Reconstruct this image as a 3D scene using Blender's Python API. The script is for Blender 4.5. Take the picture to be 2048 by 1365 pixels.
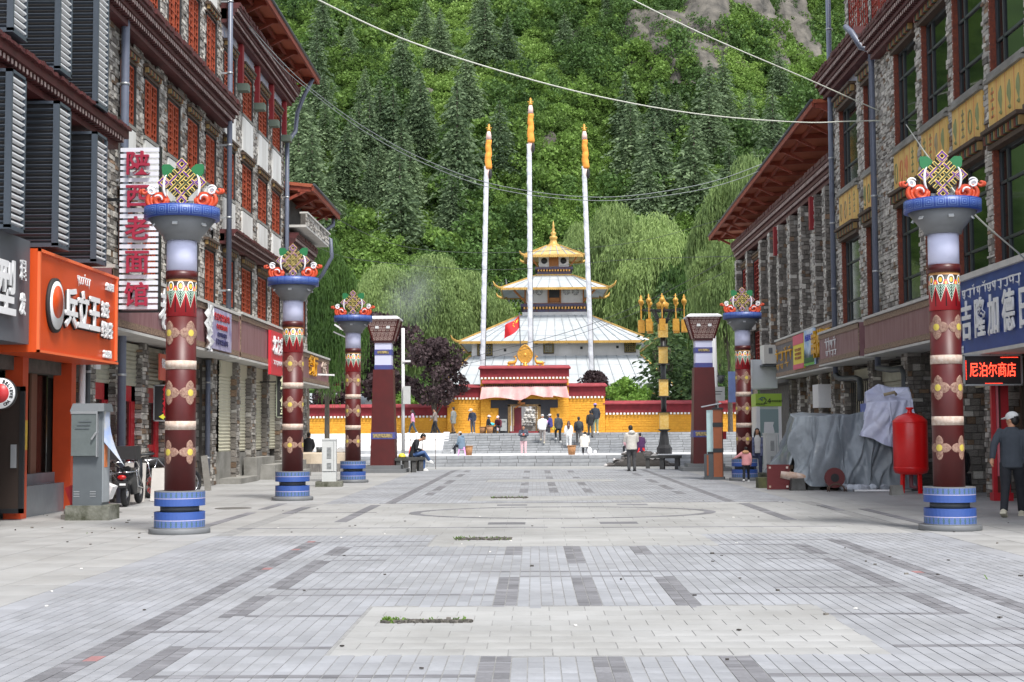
import bpy, math, random
import numpy as np
from mathutils import Vector, Matrix
random.seed(7); RNG=np.random.default_rng(7)
for o in list(bpy.data.objects): bpy.data.objects.remove(o)
SC=bpy.context.scene; COL=SC.collection
rad=math.radians
# ---------------------------------------------------------------- camera, world, sun
FPX=2844.0
_y=Vector((44,-177.5,-FPX)).normalized()
_x=Vector((1,.007,(44-177.5*.007)/FPX)).normalized()
_z=_x.cross(_y)
CAMH=1.5
cd=bpy.data.cameras.new('camera'); cam=bpy.data.objects.new('camera',cd); COL.objects.link(cam)
cd.sensor_width=36; cd.lens=FPX/2048*36; cd.clip_end=2000; cd.clip_start=.1
Rwc=Matrix((( _x[0],_y[0],_z[0]),(_x[1],_y[1],_z[1]),(_x[2],_y[2],_z[2])))
cam.matrix_world=Matrix.Translation((0,0,CAMH))@Rwc.transposed().to_4x4()
SC.camera=cam
wd=bpy.data.worlds.new('World'); SC.world=wd; wd.use_nodes=True
_nt=wd.node_tree; _bg=_nt.nodes['Background']; _sk=_nt.nodes.new('ShaderNodeTexSky')
_sk.sky_type='NISHITA'; _sk.sun_disc=False
SUN_EL,SUN_AZ=60,150
_sk.sun_elevation=rad(SUN_EL); _sk.sun_rotation=rad(SUN_AZ); _sk.dust_density=4.0; _sk.air_density=.8; _sk.ozone_density=.5; _sk.altitude=2800
_hs=_nt.nodes.new('ShaderNodeHueSaturation'); _hs.inputs['Saturation'].default_value=.3   # overcast: the blue is veiled by cloud
_nt.links.new(_sk.outputs[0],_hs.inputs['Color']); _nt.links.new(_hs.outputs[0],_bg.inputs[0]); _bg.inputs[1].default_value=.125
sl=bpy.data.lights.new('sun','SUN'); sl.energy=1.5; sl.angle=rad(14); sl.color=(1,.965,.91)
sun=bpy.data.objects.new('sun',sl); COL.objects.link(sun)
sun.rotation_euler=(rad(90-SUN_EL),0,rad(180-SUN_AZ))
SC.view_settings.view_transform='Standard'; SC.view_settings.look='None'; SC.view_settings.gamma=1
SC.view_settings.exposure=1.8
SC.render.resolution_x=1024; SC.render.resolution_y=682
def W(px,py,Y):
    d=Vector(((px-1024)/FPX,-(py-682.5)/FPX,-1.0))
    w=Vector((_x.dot(d),_y.dot(d),_z.dot(d)))
    t=Y/w.y
    return Vector((w.x*t,Y,CAMH+w.z*t))
# ---------------------------------------------------------------- materials
def S(r,g,b):
    f=lambda c:(c/255/12.92) if c<=10 else ((c/255+.055)/1.055)**2.4
    return (f(r),f(g),f(b))
MATS={}
def mat(name,col,rough=.65,var=0,vscale=3.0,isl=0,bump=0,bscale=20,metal=0,col2=None,spec=.5,emit=0,dirt=0,stretch=None,alpha=None,coat=0):
    """procedural principled material: base colour with noise wear (var / col2), per-piece variation (isl) and bump"""
    if name in MATS: return MATS[name]
    m=bpy.data.materials.new(name); m.use_nodes=True; MATS[name]=m
    nt=m.node_tree; N=nt.nodes; L=nt.links; b=N['Principled BSDF']
    b.inputs['Roughness'].default_value=rough; b.inputs['Metallic'].default_value=metal
    b.inputs['Specular IOR Level'].default_value=spec
    if coat: b.inputs['Coat Weight'].default_value=coat; b.inputs['Coat Roughness'].default_value=.15
    c=(*col,1)
    tc=N.new('ShaderNodeTexCoord'); vec=tc.outputs['Object']
    if stretch:
        mp=N.new('ShaderNodeMapping'); mp.inputs['Scale'].default_value=stretch; L.new(vec,mp.inputs[0]); vec=mp.outputs[0]
    cur=None
    if col2 or var:
        n=N.new('ShaderNodeTexNoise'); n.inputs['Scale'].default_value=vscale; n.inputs['Detail'].default_value=6; n.inputs['Roughness'].default_value=.65
        L.new(vec,n.inputs['Vector'])
        r=N.new('ShaderNodeValToRGB'); r.color_ramp.elements[0].position=.35; r.color_ramp.elements[1].position=.68
        if col2: r.color_ramp.elements[0].color=(*col2,1); r.color_ramp.elements[1].color=c
        else:
            r.color_ramp.elements[0].color=(*[x*(1-var) for x in col],1); r.color_ramp.elements[1].color=(*[min(1,x*(1+var*.6)) for x in col],1)
        L.new(n.outputs['Fac'],r.inputs[0]); cur=r.outputs[0]
    if isl:
        g=N.new('ShaderNodeNewGeometry'); oi=N.new('ShaderNodeObjectInfo')
        a=N.new('ShaderNodeMath'); a.operation='ADD'; L.new(g.outputs['Random Per Island'],a.inputs[0]); L.new(oi.outputs['Random'],a.inputs[1])
        fr=N.new('ShaderNodeMath'); fr.operation='FRACT'; L.new(a.outputs[0],fr.inputs[0])
        mr=N.new('ShaderNodeMapRange'); mr.inputs[3].default_value=1-isl; mr.inputs[4].default_value=1+isl; L.new(fr.outputs[0],mr.inputs[0])
        mx=N.new('ShaderNodeMix'); mx.data_type='RGBA'; mx.blend_type='MULTIPLY'; mx.inputs[0].default_value=1
        if cur: L.new(cur,mx.inputs[6])
        else: mx.inputs[6].default_value=c
        L.new(mr.outputs[0],mx.inputs[7]); cur=mx.outputs[2]
    if dirt:
        gp=N.new('ShaderNodeNewGeometry'); nd=N.new('ShaderNodeTexNoise'); nd.inputs['Scale'].default_value=.55; nd.inputs['Detail'].default_value=9; nd.inputs['Roughness'].default_value=.72; L.new(gp.outputs['Position'],nd.inputs['Vector'])
        rd=N.new('ShaderNodeValToRGB'); rd.color_ramp.elements[0].position=.36; rd.color_ramp.elements[1].position=.6; rd.color_ramp.elements[0].color=(1-dirt,1-dirt*1.05,1-dirt*1.15,1); rd.color_ramp.elements[1].color=(1,1,1,1); L.new(nd.outputs['Fac'],rd.inputs[0])
        md=N.new('ShaderNodeMix'); md.data_type='RGBA'; md.blend_type='MULTIPLY'; md.inputs[0].default_value=1
        if cur: L.new(cur,md.inputs[6])
        else: md.inputs[6].default_value=c
        L.new(rd.outputs[0],md.inputs[7]); cur=md.outputs[2]
    if cur: L.new(cur,b.inputs['Base Color'])
    else: b.inputs['Base Color'].default_value=c
    if bump:
        n2=N.new('ShaderNodeTexNoise'); n2.inputs['Scale'].default_value=bscale; n2.inputs['Detail'].default_value=5; L.new(vec,n2.inputs['Vector'])
        bp=N.new('ShaderNodeBump'); bp.inputs['Strength'].default_value=bump; bp.inputs['Distance'].default_value=.03
        L.new(n2.outputs['Fac'],bp.inputs['Height']); L.new(bp.outputs[0],b.inputs['Normal'])
    if emit:
        b.inputs['Emission Color'].default_value=c; b.inputs['Emission Strength'].default_value=emit
    return m
def leafmat(name,c1,c2,vs=.15,trans=.35,rough=.6):
    """foliage: per-leaf and per-plant variation, light passing through"""
    m=bpy.data.materials.new(name); m.use_nodes=True; MATS[name]=m
    nt=m.node_tree; N=nt.nodes; L=nt.links; b=N['Principled BSDF']; out=N['Material Output']
    g=N.new('ShaderNodeNewGeometry'); oi=N.new('ShaderNodeObjectInfo')
    n=N.new('ShaderNodeTexNoise'); n.inputs['Scale'].default_value=vs; n.inputs['Detail'].default_value=3; L.new(g.outputs['Position'],n.inputs['Vector'])
    a=N.new('ShaderNodeMath'); a.operation='MULTIPLY_ADD'; a.inputs[1].default_value=.45; L.new(g.outputs['Random Per Island'],a.inputs[0]); 
    a2=N.new('ShaderNodeMath'); a2.operation='MULTIPLY_ADD'; a2.inputs[1].default_value=.35; L.new(oi.outputs['Random'],a2.inputs[0]); L.new(a2.outputs[0],a.inputs[2])
    a3=N.new('ShaderNodeMath'); a3.operation='MULTIPLY_ADD'; a3.inputs[1].default_value=1.1; a3.inputs[2].default_value=-.45; L.new(n.outputs['Fac'],a3.inputs[0]); L.new(a3.outputs[0],a2.inputs[2])
    mx=N.new('ShaderNodeMix'); mx.data_type='RGBA'; mx.clamp_factor=True; mx.inputs[6].default_value=(*c1,1); mx.inputs[7].default_value=(*c2,1)
    L.new(a.outputs[0],mx.inputs[0]); L.new(mx.outputs[2],b.inputs['Base Color']); b.inputs['Roughness'].default_value=rough; b.inputs['Specular IOR Level'].default_value=.25
    t=N.new('ShaderNodeBsdfTranslucent'); L.new(mx.outputs[2],t.inputs[0])
    ms=N.new('ShaderNodeMixShader'); ms.inputs[0].default_value=trans; L.new(b.outputs[0],ms.inputs[1]); L.new(t.outputs[0],ms.inputs[2]); L.new(ms.outputs[0],out.inputs[0])
    return m
class NG:
    """tiny helper for math node chains"""
    def __init__(s,m): s.nt=m.node_tree; s.N=s.nt.nodes; s.L=s.nt.links
    def v(s,x,i):
        if isinstance(x,(int,float)): i.default_value=x
        else: s.L.new(x,i)
    def m(s,op,a,b=0.,c=0.):
        n=s.N.new('ShaderNodeMath'); n.operation=op; s.v(a,n.inputs[0]); s.v(b,n.inputs[1]); s.v(c,n.inputs[2]); return n.outputs[0]
    def mix(s,f,a,b):
        n=s.N.new('ShaderNodeMix'); n.data_type='RGBA'; s.v(f,n.inputs[0])
        for x,i in ((a,6),(b,7)):
            if isinstance(x,tuple): n.inputs[i].default_value=(*x,1)
            else: s.L.new(x,n.inputs[i])
        return n.outputs[2]
# ---------------------------------------------------------------- mesh builder
class MB:
    def __init__(s): s.v=[]; s.f=[]; s.mi=[]; s.sm=[]
    def add(s,vs,fs,mi=0,sm=False):
        k=len(s.v); s.v.extend([tuple(p) for p in vs])
        for f in fs: s.f.append([i+k for i in f]); s.mi.append(mi); s.sm.append(sm)
    def box(s,x0,x1,y0,y1,z0,z1,mi=0):
        s.add([(x0,y0,z0),(x1,y0,z0),(x1,y1,z0),(x0,y1,z0),(x0,y0,z1),(x1,y0,z1),(x1,y1,z1),(x0,y1,z1)],
              [(0,3,2,1),(4,5,6,7),(0,1,5,4),(1,2,6,5),(2,3,7,6),(3,0,4,7)],mi)
    def cbox(s,c,d,M=None,mi=0):
        vs=[Vector((sx*d[0]/2,sy*d[1]/2,sz*d[2]/2)) for sz in(-1,1) for sx,sy in((-1,-1),(1,-1),(1,1),(-1,1))]
        if M is not None: vs=[M@v for v in vs]
        c=Vector(c); s.add([v+c for v in vs],[(0,3,2,1),(4,5,6,7),(0,1,5,4),(1,2,6,5),(2,3,7,6),(3,0,4,7)],mi)
    def beam(s,a,b,w,h,mi=0,up=(0,0,1)):
        a=Vector(a); b=Vector(b); d=(b-a); l=d.length; d.normalize(); x=d.cross(Vector(up))
        if x.length<1e-4: x=Vector((1,0,0))
        x.normalize(); z=x.cross(d)
        M=Matrix((x,d,z)).transposed(); s.cbox((a+b)/2,(w,l,h),M,mi)
    def tube(s,pts,r,n=8,mi=0,cap=True,sm=True,flat=1.0):
        pts=[Vector(p) for p in pts]; k=len(pts); R=r if isinstance(r,(list,tuple)) else [r]*k
        t=[(pts[min(i+1,k-1)]-pts[max(i-1,0)]).normalized() for i in range(k)]
        u=t[0].orthogonal().normalized(); vs=[]
        for i in range(k):
            u=(u-t[i]*u.dot(t[i])); u=u.normalized() if u.length>1e-6 else t[i].orthogonal().normalized(); w=t[i].cross(u)
            for j in range(n):
                a=2*math.pi*j/n; vs.append(pts[i]+(u*math.cos(a)+w*math.sin(a)*flat)*R[i])
        fs=[(i*n+j,i*n+(j+1)%n,(i+1)*n+(j+1)%n,(i+1)*n+j) for i in range(k-1) for j in range(n)]
        s.add(vs,fs,mi,sm)
        if cap: s._caps(n,k,mi)
    def lathe(s,prof,c=(0,0,0),n=24,mi=0,sm=True,cap=True,rot=0,sq=False):
        vs=[]
        for r,z in prof:
            for j in range(n):
                a=2*math.pi*j/n+rot; vs.append((c[0]+r*math.cos(a),c[1]+r*math.sin(a),c[2]+z))
        k=len(prof)
        fs=[(i*n+j,i*n+(j+1)%n,(i+1)*n+(j+1)%n,(i+1)*n+j) for i in range(k-1) for j in range(n)]
        s.add(vs,fs,mi,sm)
        if cap: s._caps(n,k,mi)
    def _caps(s,n,k,mi):
        o=len(s.v)-n*k
        for f in ([o+j for j in range(n)][::-1],[o+(k-1)*n+j for j in range(n)]): s.f.append(f); s.mi.append(mi); s.sm.append(False)
    def prism(s,poly,P,d0,d1,mi=0):
        n=len(poly); vs=[P(u,v,d0) for u,v in poly]+[P(u,v,d1) for u,v in poly]
        s.add(vs,[tuple(range(n))[::-1],tuple(range(n,2*n))]+[(i,(i+1)%n,n+(i+1)%n,n+i) for i in range(n)],mi)
    def ell(s,c,r,n=10,k=7,mi=0,M=None):
        vs=[]
        for i in range(k+1):
            th=math.pi*i/k; 
            for j in range(n):
                a=2*math.pi*j/n; p=Vector((r[0]*math.sin(th)*math.cos(a),r[1]*math.sin(th)*math.sin(a),r[2]*math.cos(th)))
                if M is not None: p=M@p
                vs.append(p+Vector(c))
        s.add(vs,[(i*n+j,(i+1)*n+j,(i+1)*n+(j+1)%n,i*n+(j+1)%n) for i in range(k) for j in range(n)],mi,True)
    def mesh(s,name,mats,off=(0,0,0)):
        me=bpy.data.meshes.new(name)
        v=np.array(s.v,dtype=np.float32).reshape(-1,3)-np.array(off,dtype=np.float32)
        me.from_pydata(v.tolist(),[],s.f)
        if not isinstance(mats,(list,tuple)): mats=[mats]
        for m in mats: me.materials.append(m)
        if len(mats)>1: me.polygons.foreach_set('material_index',s.mi)
        me.polygons.foreach_set('use_smooth',s.sm); me.update(); return me
    def build(s,name,mats,parent=None,off=None,loc=(0,0,0)):
        """link as one object; with a parent the coordinates are taken as world ones unless off is given"""
        if off is None: off=org_of(parent)
        return link(name,s.mesh(name,mats,off),parent,loc)
ORG={}
def org_of(p):
    while p is not None:
        if p.name in ORG: return ORG[p.name]
        p=p.parent
    return (0,0,0)
def link(name,me,parent=None,loc=(0,0,0),rot=None,scale=None):
    o=bpy.data.objects.new(name,me); COL.objects.link(o); o.location=loc
    if rot: o.rotation_euler=rot
    if scale: o.scale=scale
    if parent: o.parent=parent
    return o
def thing(name,label,cat,loc=(0,0,0),group=None,rz=0):
    o=bpy.data.objects.new(name,None); COL.objects.link(o); o.location=loc; o.rotation_euler=(0,0,rz); o.empty_display_size=.1
    o['label']=label; o['category']=cat
    if group: o['group']=group
    ORG[o.name]=tuple(loc) if rz==0 else (0,0,0)
    return o
def tag(o,label,cat,group=None):
    o['label']=label; o['category']=cat
    if group: o['group']=group
    return o
def kind(o,k): o['kind']=k; return o
KIDS={}
def copy_tree(o,loc,label=None,rz=None,parent=None,top=True):
    c=o.copy(); COL.objects.link(c)
    if top:
        c.location=loc
        if rz is not None: c.rotation_euler=(0,0,rz)
        if label: c['label']=label
    else: c.parent=parent
    for ch in list(o.children): copy_tree(ch,None,None,None,c,False)
    return c
def qmesh(name,V,F,mats,mi=None,smooth=False):
    """big quad mesh from numpy arrays"""
    me=bpy.data.meshes.new(name); V=np.asarray(V,np.float32); F=np.asarray(F,np.int32); k=F.shape[1]
    me.vertices.add(len(V)); me.vertices.foreach_set('co',V.ravel())
    me.loops.add(F.size); me.loops.foreach_set('vertex_index',F.ravel())
    me.polygons.add(len(F)); me.polygons.foreach_set('loop_start',np.arange(0,F.size,k,dtype=np.int32))
    for m in (mats if isinstance(mats,(list,tuple)) else [mats]): me.materials.append(m)
    if mi is not None: me.polygons.foreach_set('material_index',np.asarray(mi,np.int32))
    me.polygons.foreach_set('use_smooth',np.full(len(F),bool(smooth)))
    me.update(calc_edges=True); me.validate(); return me
def text_mesh(body,size,ext,m,off=0.0,sx=1.0,spacing=1.0):
    c=bpy.data.curves.new('lettering','FONT'); c.body=body; c.size=size; c.extrude=ext; c.offset=off; c.resolution_u=2; c.align_x='CENTER'; c.align_y='CENTER'; c.space_character=spacing
    o=bpy.data.objects.new('lettering',c); COL.objects.link(o); bpy.context.view_layer.update()
    dg=bpy.context.evaluated_depsgraph_get(); me=bpy.data.meshes.new_from_object(o.evaluated_get(dg))
    bpy.data.objects.remove(o); bpy.data.curves.remove(c)
    if sx!=1.0: me.transform(Matrix.Diagonal((sx,1,1,1)))
    me.materials.clear(); me.materials.append(m); return me
def text(body,size,ext,m,parent,loc,face,off=0.0,sx=1.0,name='lettering',spacing=1.0):
    """lettering facing the camera ('c'), the street from the left side ('l') or from the right side ('r')"""
    me=text_mesh(body,size,ext,m,off,sx,spacing); h=math.pi/2
    o=link(name,me,parent); po=Vector(org_of(parent))
    o.location=Vector(loc)-po; o.rotation_euler={'c':(h,0,0),'l':(h,0,h),'r':(h,0,-h)}[face]; return o
class Fac:
    """facade coordinates: u along the street (+Y), v up, d out towards the street"""
    def __init__(s,X,sgn): s.X=X; s.s=sgn
    def P(s,u,v,d): return (s.X+s.s*d,u,v)
    def box(s,mb,u0,u1,v0,v1,d0,d1,mi=0):
        xs=sorted((s.X+s.s*d0,s.X+s.s*d1)); mb.box(xs[0],xs[1],u0,u1,v0,v1,mi)
# ================================================================ SETTING: ground, paving, steps, hill
m_sett=mat('sett_granite',S(151,153,158),.65,var=.16,vscale=.45,isl=.09,dirt=.2,bump=.06,bscale=120)
m_slab=mat('pale_granite_slab',S(159,159,158),.65,var=.16,vscale=.4,isl=.05,dirt=.18,bump=.05,bscale=120)
m_dark=mat('dark_basalt',S(94,93,96),.65,col2=S(124,124,128),vscale=2.2,isl=.2,bump=.1,bscale=40,stretch=(1,5,1))
m_red=mat('red_granite',S(150,110,110),.6,var=.2)
m_orange=mat('ochre_granite',S(214,178,140),.6,var=.15)
m_joint=mat('mortar_joint',S(138,138,137),.9,var=.25,vscale=6)
m_earth=mat('earth',S(112,116,96),.95,var=.4,vscale=.2,bump=.4,bscale=3)
CX=.5
def gz(Y): return 0.0 if Y<53 else -.44*min(1,(Y-53)/22.5)
mb=MB(); 
for a,b in((-40,53),(53,75.6)): mb.add([(-14,a,gz(a)-.004),(16,a,gz(a)-.004),(16,b,gz(b)-.004),(-14,b,gz(b)-.004)],[(0,1,2,3)])
pave=kind(mb.build('pavement',m_joint),'structure')
mb=MB(); mb.add([(-900,-300,-.7),(900,-300,-.7),(900,140,-.7),(-900,140,-.7)],[(0,1,2,3)]); kind(mb.build('ground',m_earth),'structure')
MATL=[m_sett,m_slab,m_dark,m_red,m_orange]
tiles=[]  # x0,x1,y0,y1,mat
def near_kind(xc,yc):
    r=abs(xc-CX)
    if 3.4<r<3.6 and yc<19.45: return 3 if RNG.random()<.02 else 2
    if 2.84<r<3.02 and any(a<yc<b for a,b in((17.2,18.55),(13.6,16.6),(11.65,13.1),(8.7,9.95),(7,7.9))): return 2
    if r<.105 and any(a<yc<b for a,b in((16.1,18.5),(12.2,14.6),(7,9.58))): return 2
    if .7<r<.91 and any(a<yc<b for a,b in((17.2,18.5),(12.2,14.6),(7,9.58))): return 2
    return 0
NL=[(19.35,1.85,3.4),(18.6,1.85,2.86),(17.25,.9,2.86),(16.6,2.2,2.86),(15.2,0,2.86),(14.7,0,.7),(13.6,1.75,2.86),(13.1,.9,2.86),(11.65,1.9,2.86),(10.77,2.9,3.4),(9.95,1.95,2.86),(8.8,.91,2.86),(7.9,.9,2.86)]
def far_kind(xc,yc):
    r=abs(xc-CX)
    if 3.4<r<3.6: return 2
    if 2.84<r<3.02 and any(a<yc<b for a,b in((33,34.5),(35.5,38.5),(40,43),(46,49),(51,53.5))): return 2
    if r<.105 and any(a<yc<b for a,b in((34,37),(38,40.8),(43.5,46),(49,53))): return 2
    if .7<r<.91 and any(a<yc<b for a,b in((34,36.5),(38.6,40.8),(44,45.5),(50,52.5))): return 2
    return 0
FL=[(33,1,2.86),(37.2,.9,2.86),(40.9,.9,2.86),(46.3,1,2.86),(49.5,1,2.86)]
def gran(x,y):
    r=abs(x-CX)
    return r<1.88 and (9.58<y<12.2 or 18.5<y<20.5 or 30.3<y<32.4 or 41.3<y<43.2)
cw=9.75/93
for zone,(Y0,Y1,kf,lines) in enumerate(((7.2,20.5,near_kind,NL),(29.4,57.5,far_kind,FL))):
    for i in range(93):
        x0=-4.35+i*cw; x1=x0+cw; xc=(x0+x1)/2; r=abs(xc-CX)
        ls=[l for l in lines if l[1]<=r<=l[2]]
        L0=.212; y=Y0-(.106 if i%2 and r>2.9 else 0)
        if .9<r<2.9: L0=.3
        while y<Y1:
            y2=min(y+L0*(.96+.08*RNG.random()),Y1)
            if gran(xc,(y+y2)/2): y=y2; continue
            seg=[(y,y2,None)]
            for l in ls:
                a,b=l[0]-.06,l[0]+.06
                if a<y2 and b>y:
                    seg=[(y,max(y,a),None),(max(y,a),min(y2,b),2),(min(y2,b),y2,None)]; break
            for a,b,k in seg:
                if b-a>.012: tiles.append((x0+.003,x1-.003,a+.0012,b-.0012,kf(xc,(a+b)/2) if k is None else k))
            y=y2
def fill(x0,x1,y0,y1,w,l,stag=True,k=1,g=.0022,var=None):
    nx=max(1,round((x1-x0)/w)); w=(x1-x0)/nx
    for i in range(nx):
        y=y0-(l/2 if stag and i%2 else 0)
        while y<y1-.01:
            a,b=max(y,y0),min(y+l,y1)
            kk=k
            if var and RNG.random()<var: kk=4
            if b-a>.02: tiles.append((x0+i*w+g,x0+(i+1)*w-g,a+g,b-g,kk))
            y+=l
def fillx(x0,x1,y0,y1,w,l,k=1,g=.002):
    ny=max(1,round((y1-y0)/l)); l=(y1-y0)/ny
    for j in range(ny):
        x=x0-(w/2 if j%2 else 0)
        while x<x1-.01:
            a,b=max(x,x0),min(x+w,x1)
            if b-a>.02: tiles.append((a+g,b-g,y0+j*l+g,y0+(j+1)*l-g,4 if (RNG.random()<.02 and y0<15) else k))
            x+=w
fillx(CX-1.885,CX+1.885,9.58,12.2,.3,.29); fillx(CX-1.885,CX+1.885,18.5,20.5,.6,.4)
fillx(CX-1.885,CX+1.885,30.3,32.4,.6,.4); fillx(CX-1.885,CX+1.885,41.3,43.2,.6,.5)
fillx(-4.35,5.4,20.5,29.4,.6,.55)
fill(-4.62,-4.35,7.2,20.5,.27,.62,False,0); fill(5.4,5.67,7.2,20.5,.27,.62,False,0)
fill(-12,-4.62,7.2,29.4,.62,.92); fill(5.67,13.6,7.2,29.4,.62,.92)
fill(-13,-4.35,29.4,53,.62,.92); fill(5.4,14.6,29.4,53,.62,.92)
fill(-13,15,57.5,75.5,.9,1.4); fill(-13,-4.35,53,57.5,.9,1.5); fill(5.4,15,53,57.5,.9,1.5)
# darker runs laid in the pale band and the small square insets
T=np.array(tiles)
xc=(T[:,0]+T[:,1])/2; yc=(T[:,2]+T[:,3])/2; r=np.abs(xc-CX)
for (ax,ay) in((-.62,23.0),(1.62,23.1),(-.5,28.6),(2.0,28.8)):
    k=np.argmin((xc-ax)**2+(yc-ay)**2); T[k,4]=2
vis=(np.abs(xc-.1)<yc*.37)&(yc>8.2)
order=np.argsort(np.where(vis,yc-(T[:,1]-T[:,0])*(T[:,3]-T[:,2])*25,1e9)); single=set(order[:290].tolist())
rest=np.array([i for i in range(len(T)) if i not in single])
def tile_mesh(T):
    n=len(T); z=np.array([gz(y) for y in (T[:,2]+T[:,3])/2])+RNG.normal(0,.0004,n); b=.0015
    tx,ty=RNG.normal(0,.0003,n),RNG.normal(0,.0003,n)
    x0,x1,y0,y1=T[:,0],T[:,1],T[:,2],T[:,3]; V=np.zeros((n,8,3),np.float32)
    for j,(x,y,zz) in enumerate(((x0,y0,z-.02),(x1,y0,z-.02),(x1,y1,z-.02),(x0,y1,z-.02),(x0+b,y0+b,z-tx-ty),(x1-b,y0+b,z+tx-ty),(x1-b,y1-b,z+tx+ty),(x0+b,y1-b,z-tx+ty))):
        V[:,j,0]=x;V[:,j,1]=y;V[:,j,2]=zz
    base=(np.arange(n)*8)[:,None,None]; q=np.array([(4,5,6,7),(0,1,5,4),(1,2,6,5),(2,3,7,6),(3,0,4,7)])[None]
    return V.reshape(-1,3),(base+q).reshape(-1,4),np.repeat(T[:,4].astype(int),5)
V,F,MI=tile_mesh(T[rest])
kind(link('paving_setts',qmesh('paving_setts',V,F,MATL,MI),pave),'stuff')
unit={}
for k in range(5):
    u=MB(); u.add([(-.5,-.5,-.02),(.5,-.5,-.02),(.5,.5,-.02),(-.5,.5,-.02),(-.492,-.495,0),(.492,-.495,0),(.492,.495,0),(-.492,.495,0)],[(4,5,6,7),(0,1,5,4),(1,2,6,5),(2,3,7,6),(3,0,4,7)]); unit[k]=u.mesh('paving_sett',MATL[k])
for i in sorted(single):
    t=T[i]; link('paving_sett',unit[int(t[4])],pave,((t[0]+t[1])/2,(t[2]+t[3])/2,RNG.normal(0,.0004)),None,(t[1]-t[0],t[3]-t[2],1))
def strip(x0,x1,y0,y1,name='paving_band'):
    mb=MB(); y=y0
    while y<y1-.05:
        b=min(y+.42,y1); mb.box(x0,x1,y+.004,b-.004,-.02,.0045); y=b
    kind(mb.build(name,m_dark,pave),'stuff')
strip(-3.3,-3.1,23.5,28.8); strip(4.1,4.3,23.5,28.8); strip(-5.32,-5.14,22.3,26.4); strip(6.0,6.18,22.4,26.6); strip(-5.32,-5.14,27.4,29.6); strip(-4.6,-4.42,26.0,28.2); strip(5.5,5.66,26.2,28.0)
mb=MB()
for a,b,y in((-4.6,.2,22.0),(-4.4,-2.9,26.2),(-3.2,5,29.35),(.4,4.6,21.9)):
    x=a
    while x<b: mb.box(x+.004,min(x+.6,b),y,y+.07,-.02,.0045); x+=.6
kind(mb.build('paving_band',m_dark,pave),'stuff')
mb=MB()
for k in range(72):
    a0,a1=2*math.pi*k/72,2*math.pi*(k+.94)/72
    pts=[(CX+ (2.78-dr)*math.cos(a),26.0+(1.86-dr*.8)*math.sin(a)) for dr,a in((0,a0),(0,a1),(.2,a1),(.2,a0))]
    mb.prism(pts,lambda u,v,d:(u,v,d),-.02,.0045)
kind(mb.build('paving_ring',m_dark,pave),'stuff')
# weeds and broken stone in the worn joints
m_weed=leafmat('weed_leaf',S(70,96,40),S(110,140,60),2,.3)
def weeds(name,x0,x1,y,n,dy,st):
    mb=MB()
    for _ in range(n):
        x=random.uniform(x0,x1); yy=y+random.gauss(0,dy); h=random.uniform(.01,.045)
        if random.random()<.9-.5*(x<x0+.08):
            mb.cbox((x,yy,.006),(random.uniform(.01,.05),random.uniform(.01,.05),random.uniform(.01,.03)),Matrix.Rotation(random.random()*3,3,'Z'),1)
        else:
            a=random.random()*6.28; w=.008; dx,dyy=math.cos(a)*h*.7,math.sin(a)*h*.7
            mb.add([(x-w,yy,0),(x+w,yy,0),(x+dx+w*.6,yy+dyy,h),(x+dx-w*.6,yy+dyy,h)],[(0,1,2,3)],0)
    o=mb.build(name,[m_weed,mat('crumbled_stone',S(92,88,82),.9,isl=.6)]); kind(o,'stuff')
weeds('weeds',-1.18,-.5,11.25,420,.014,1); weeds('weeds',-1.2,-1.0,11.25,160,.03,1); weeds('weeds',-1.1,-.33,19.7,420,.09,1); weeds('weeds',-.95,-.15,31.6,260,.12,1)
weeds('weeds',-9,-5.6,21.5,12,1.2,1); weeds('weeds',-3,6,14,14,3,1)
m_litter=mat('pale_litter',S(225,222,215),.7); m_specks=mat('dark_litter',S(60,54,48),.8,isl=.4)
mb=MB()
for _ in range(55):
    y=random.uniform(9,30); x=random.uniform(-.36,.34)*y
    mb.cbox((x,y,.008),(random.uniform(.012,.04),random.uniform(.012,.03),.008),Matrix.Rotation(random.random()*3,3,'Z'),random.random()<.75)
kind(mb.build('litter',[m_litter,m_specks]),'stuff')
m_iron=mat('cast_iron',S(96,94,90),.6,var=.3,bump=.3,bscale=50)
for px,py,lab in((205,1025,'round iron manhole cover in front of grey utility cabinet'),(467,1018,'round iron manhole cover between the first two left pillars'),(1010,1046,'')):
    if not lab: continue
    s=(py-865)/1.5; mb=MB(); mb.lathe([(.36,-.02),(.36,.004),(.34,.008),(.30,.004)],n=28)
    o=mb.build('manhole_cover',m_iron,None,(0,0,0),((px-1068)/s,FPX/s,0)); tag(o,lab,'manhole cover','manhole covers in the paving')
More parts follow.
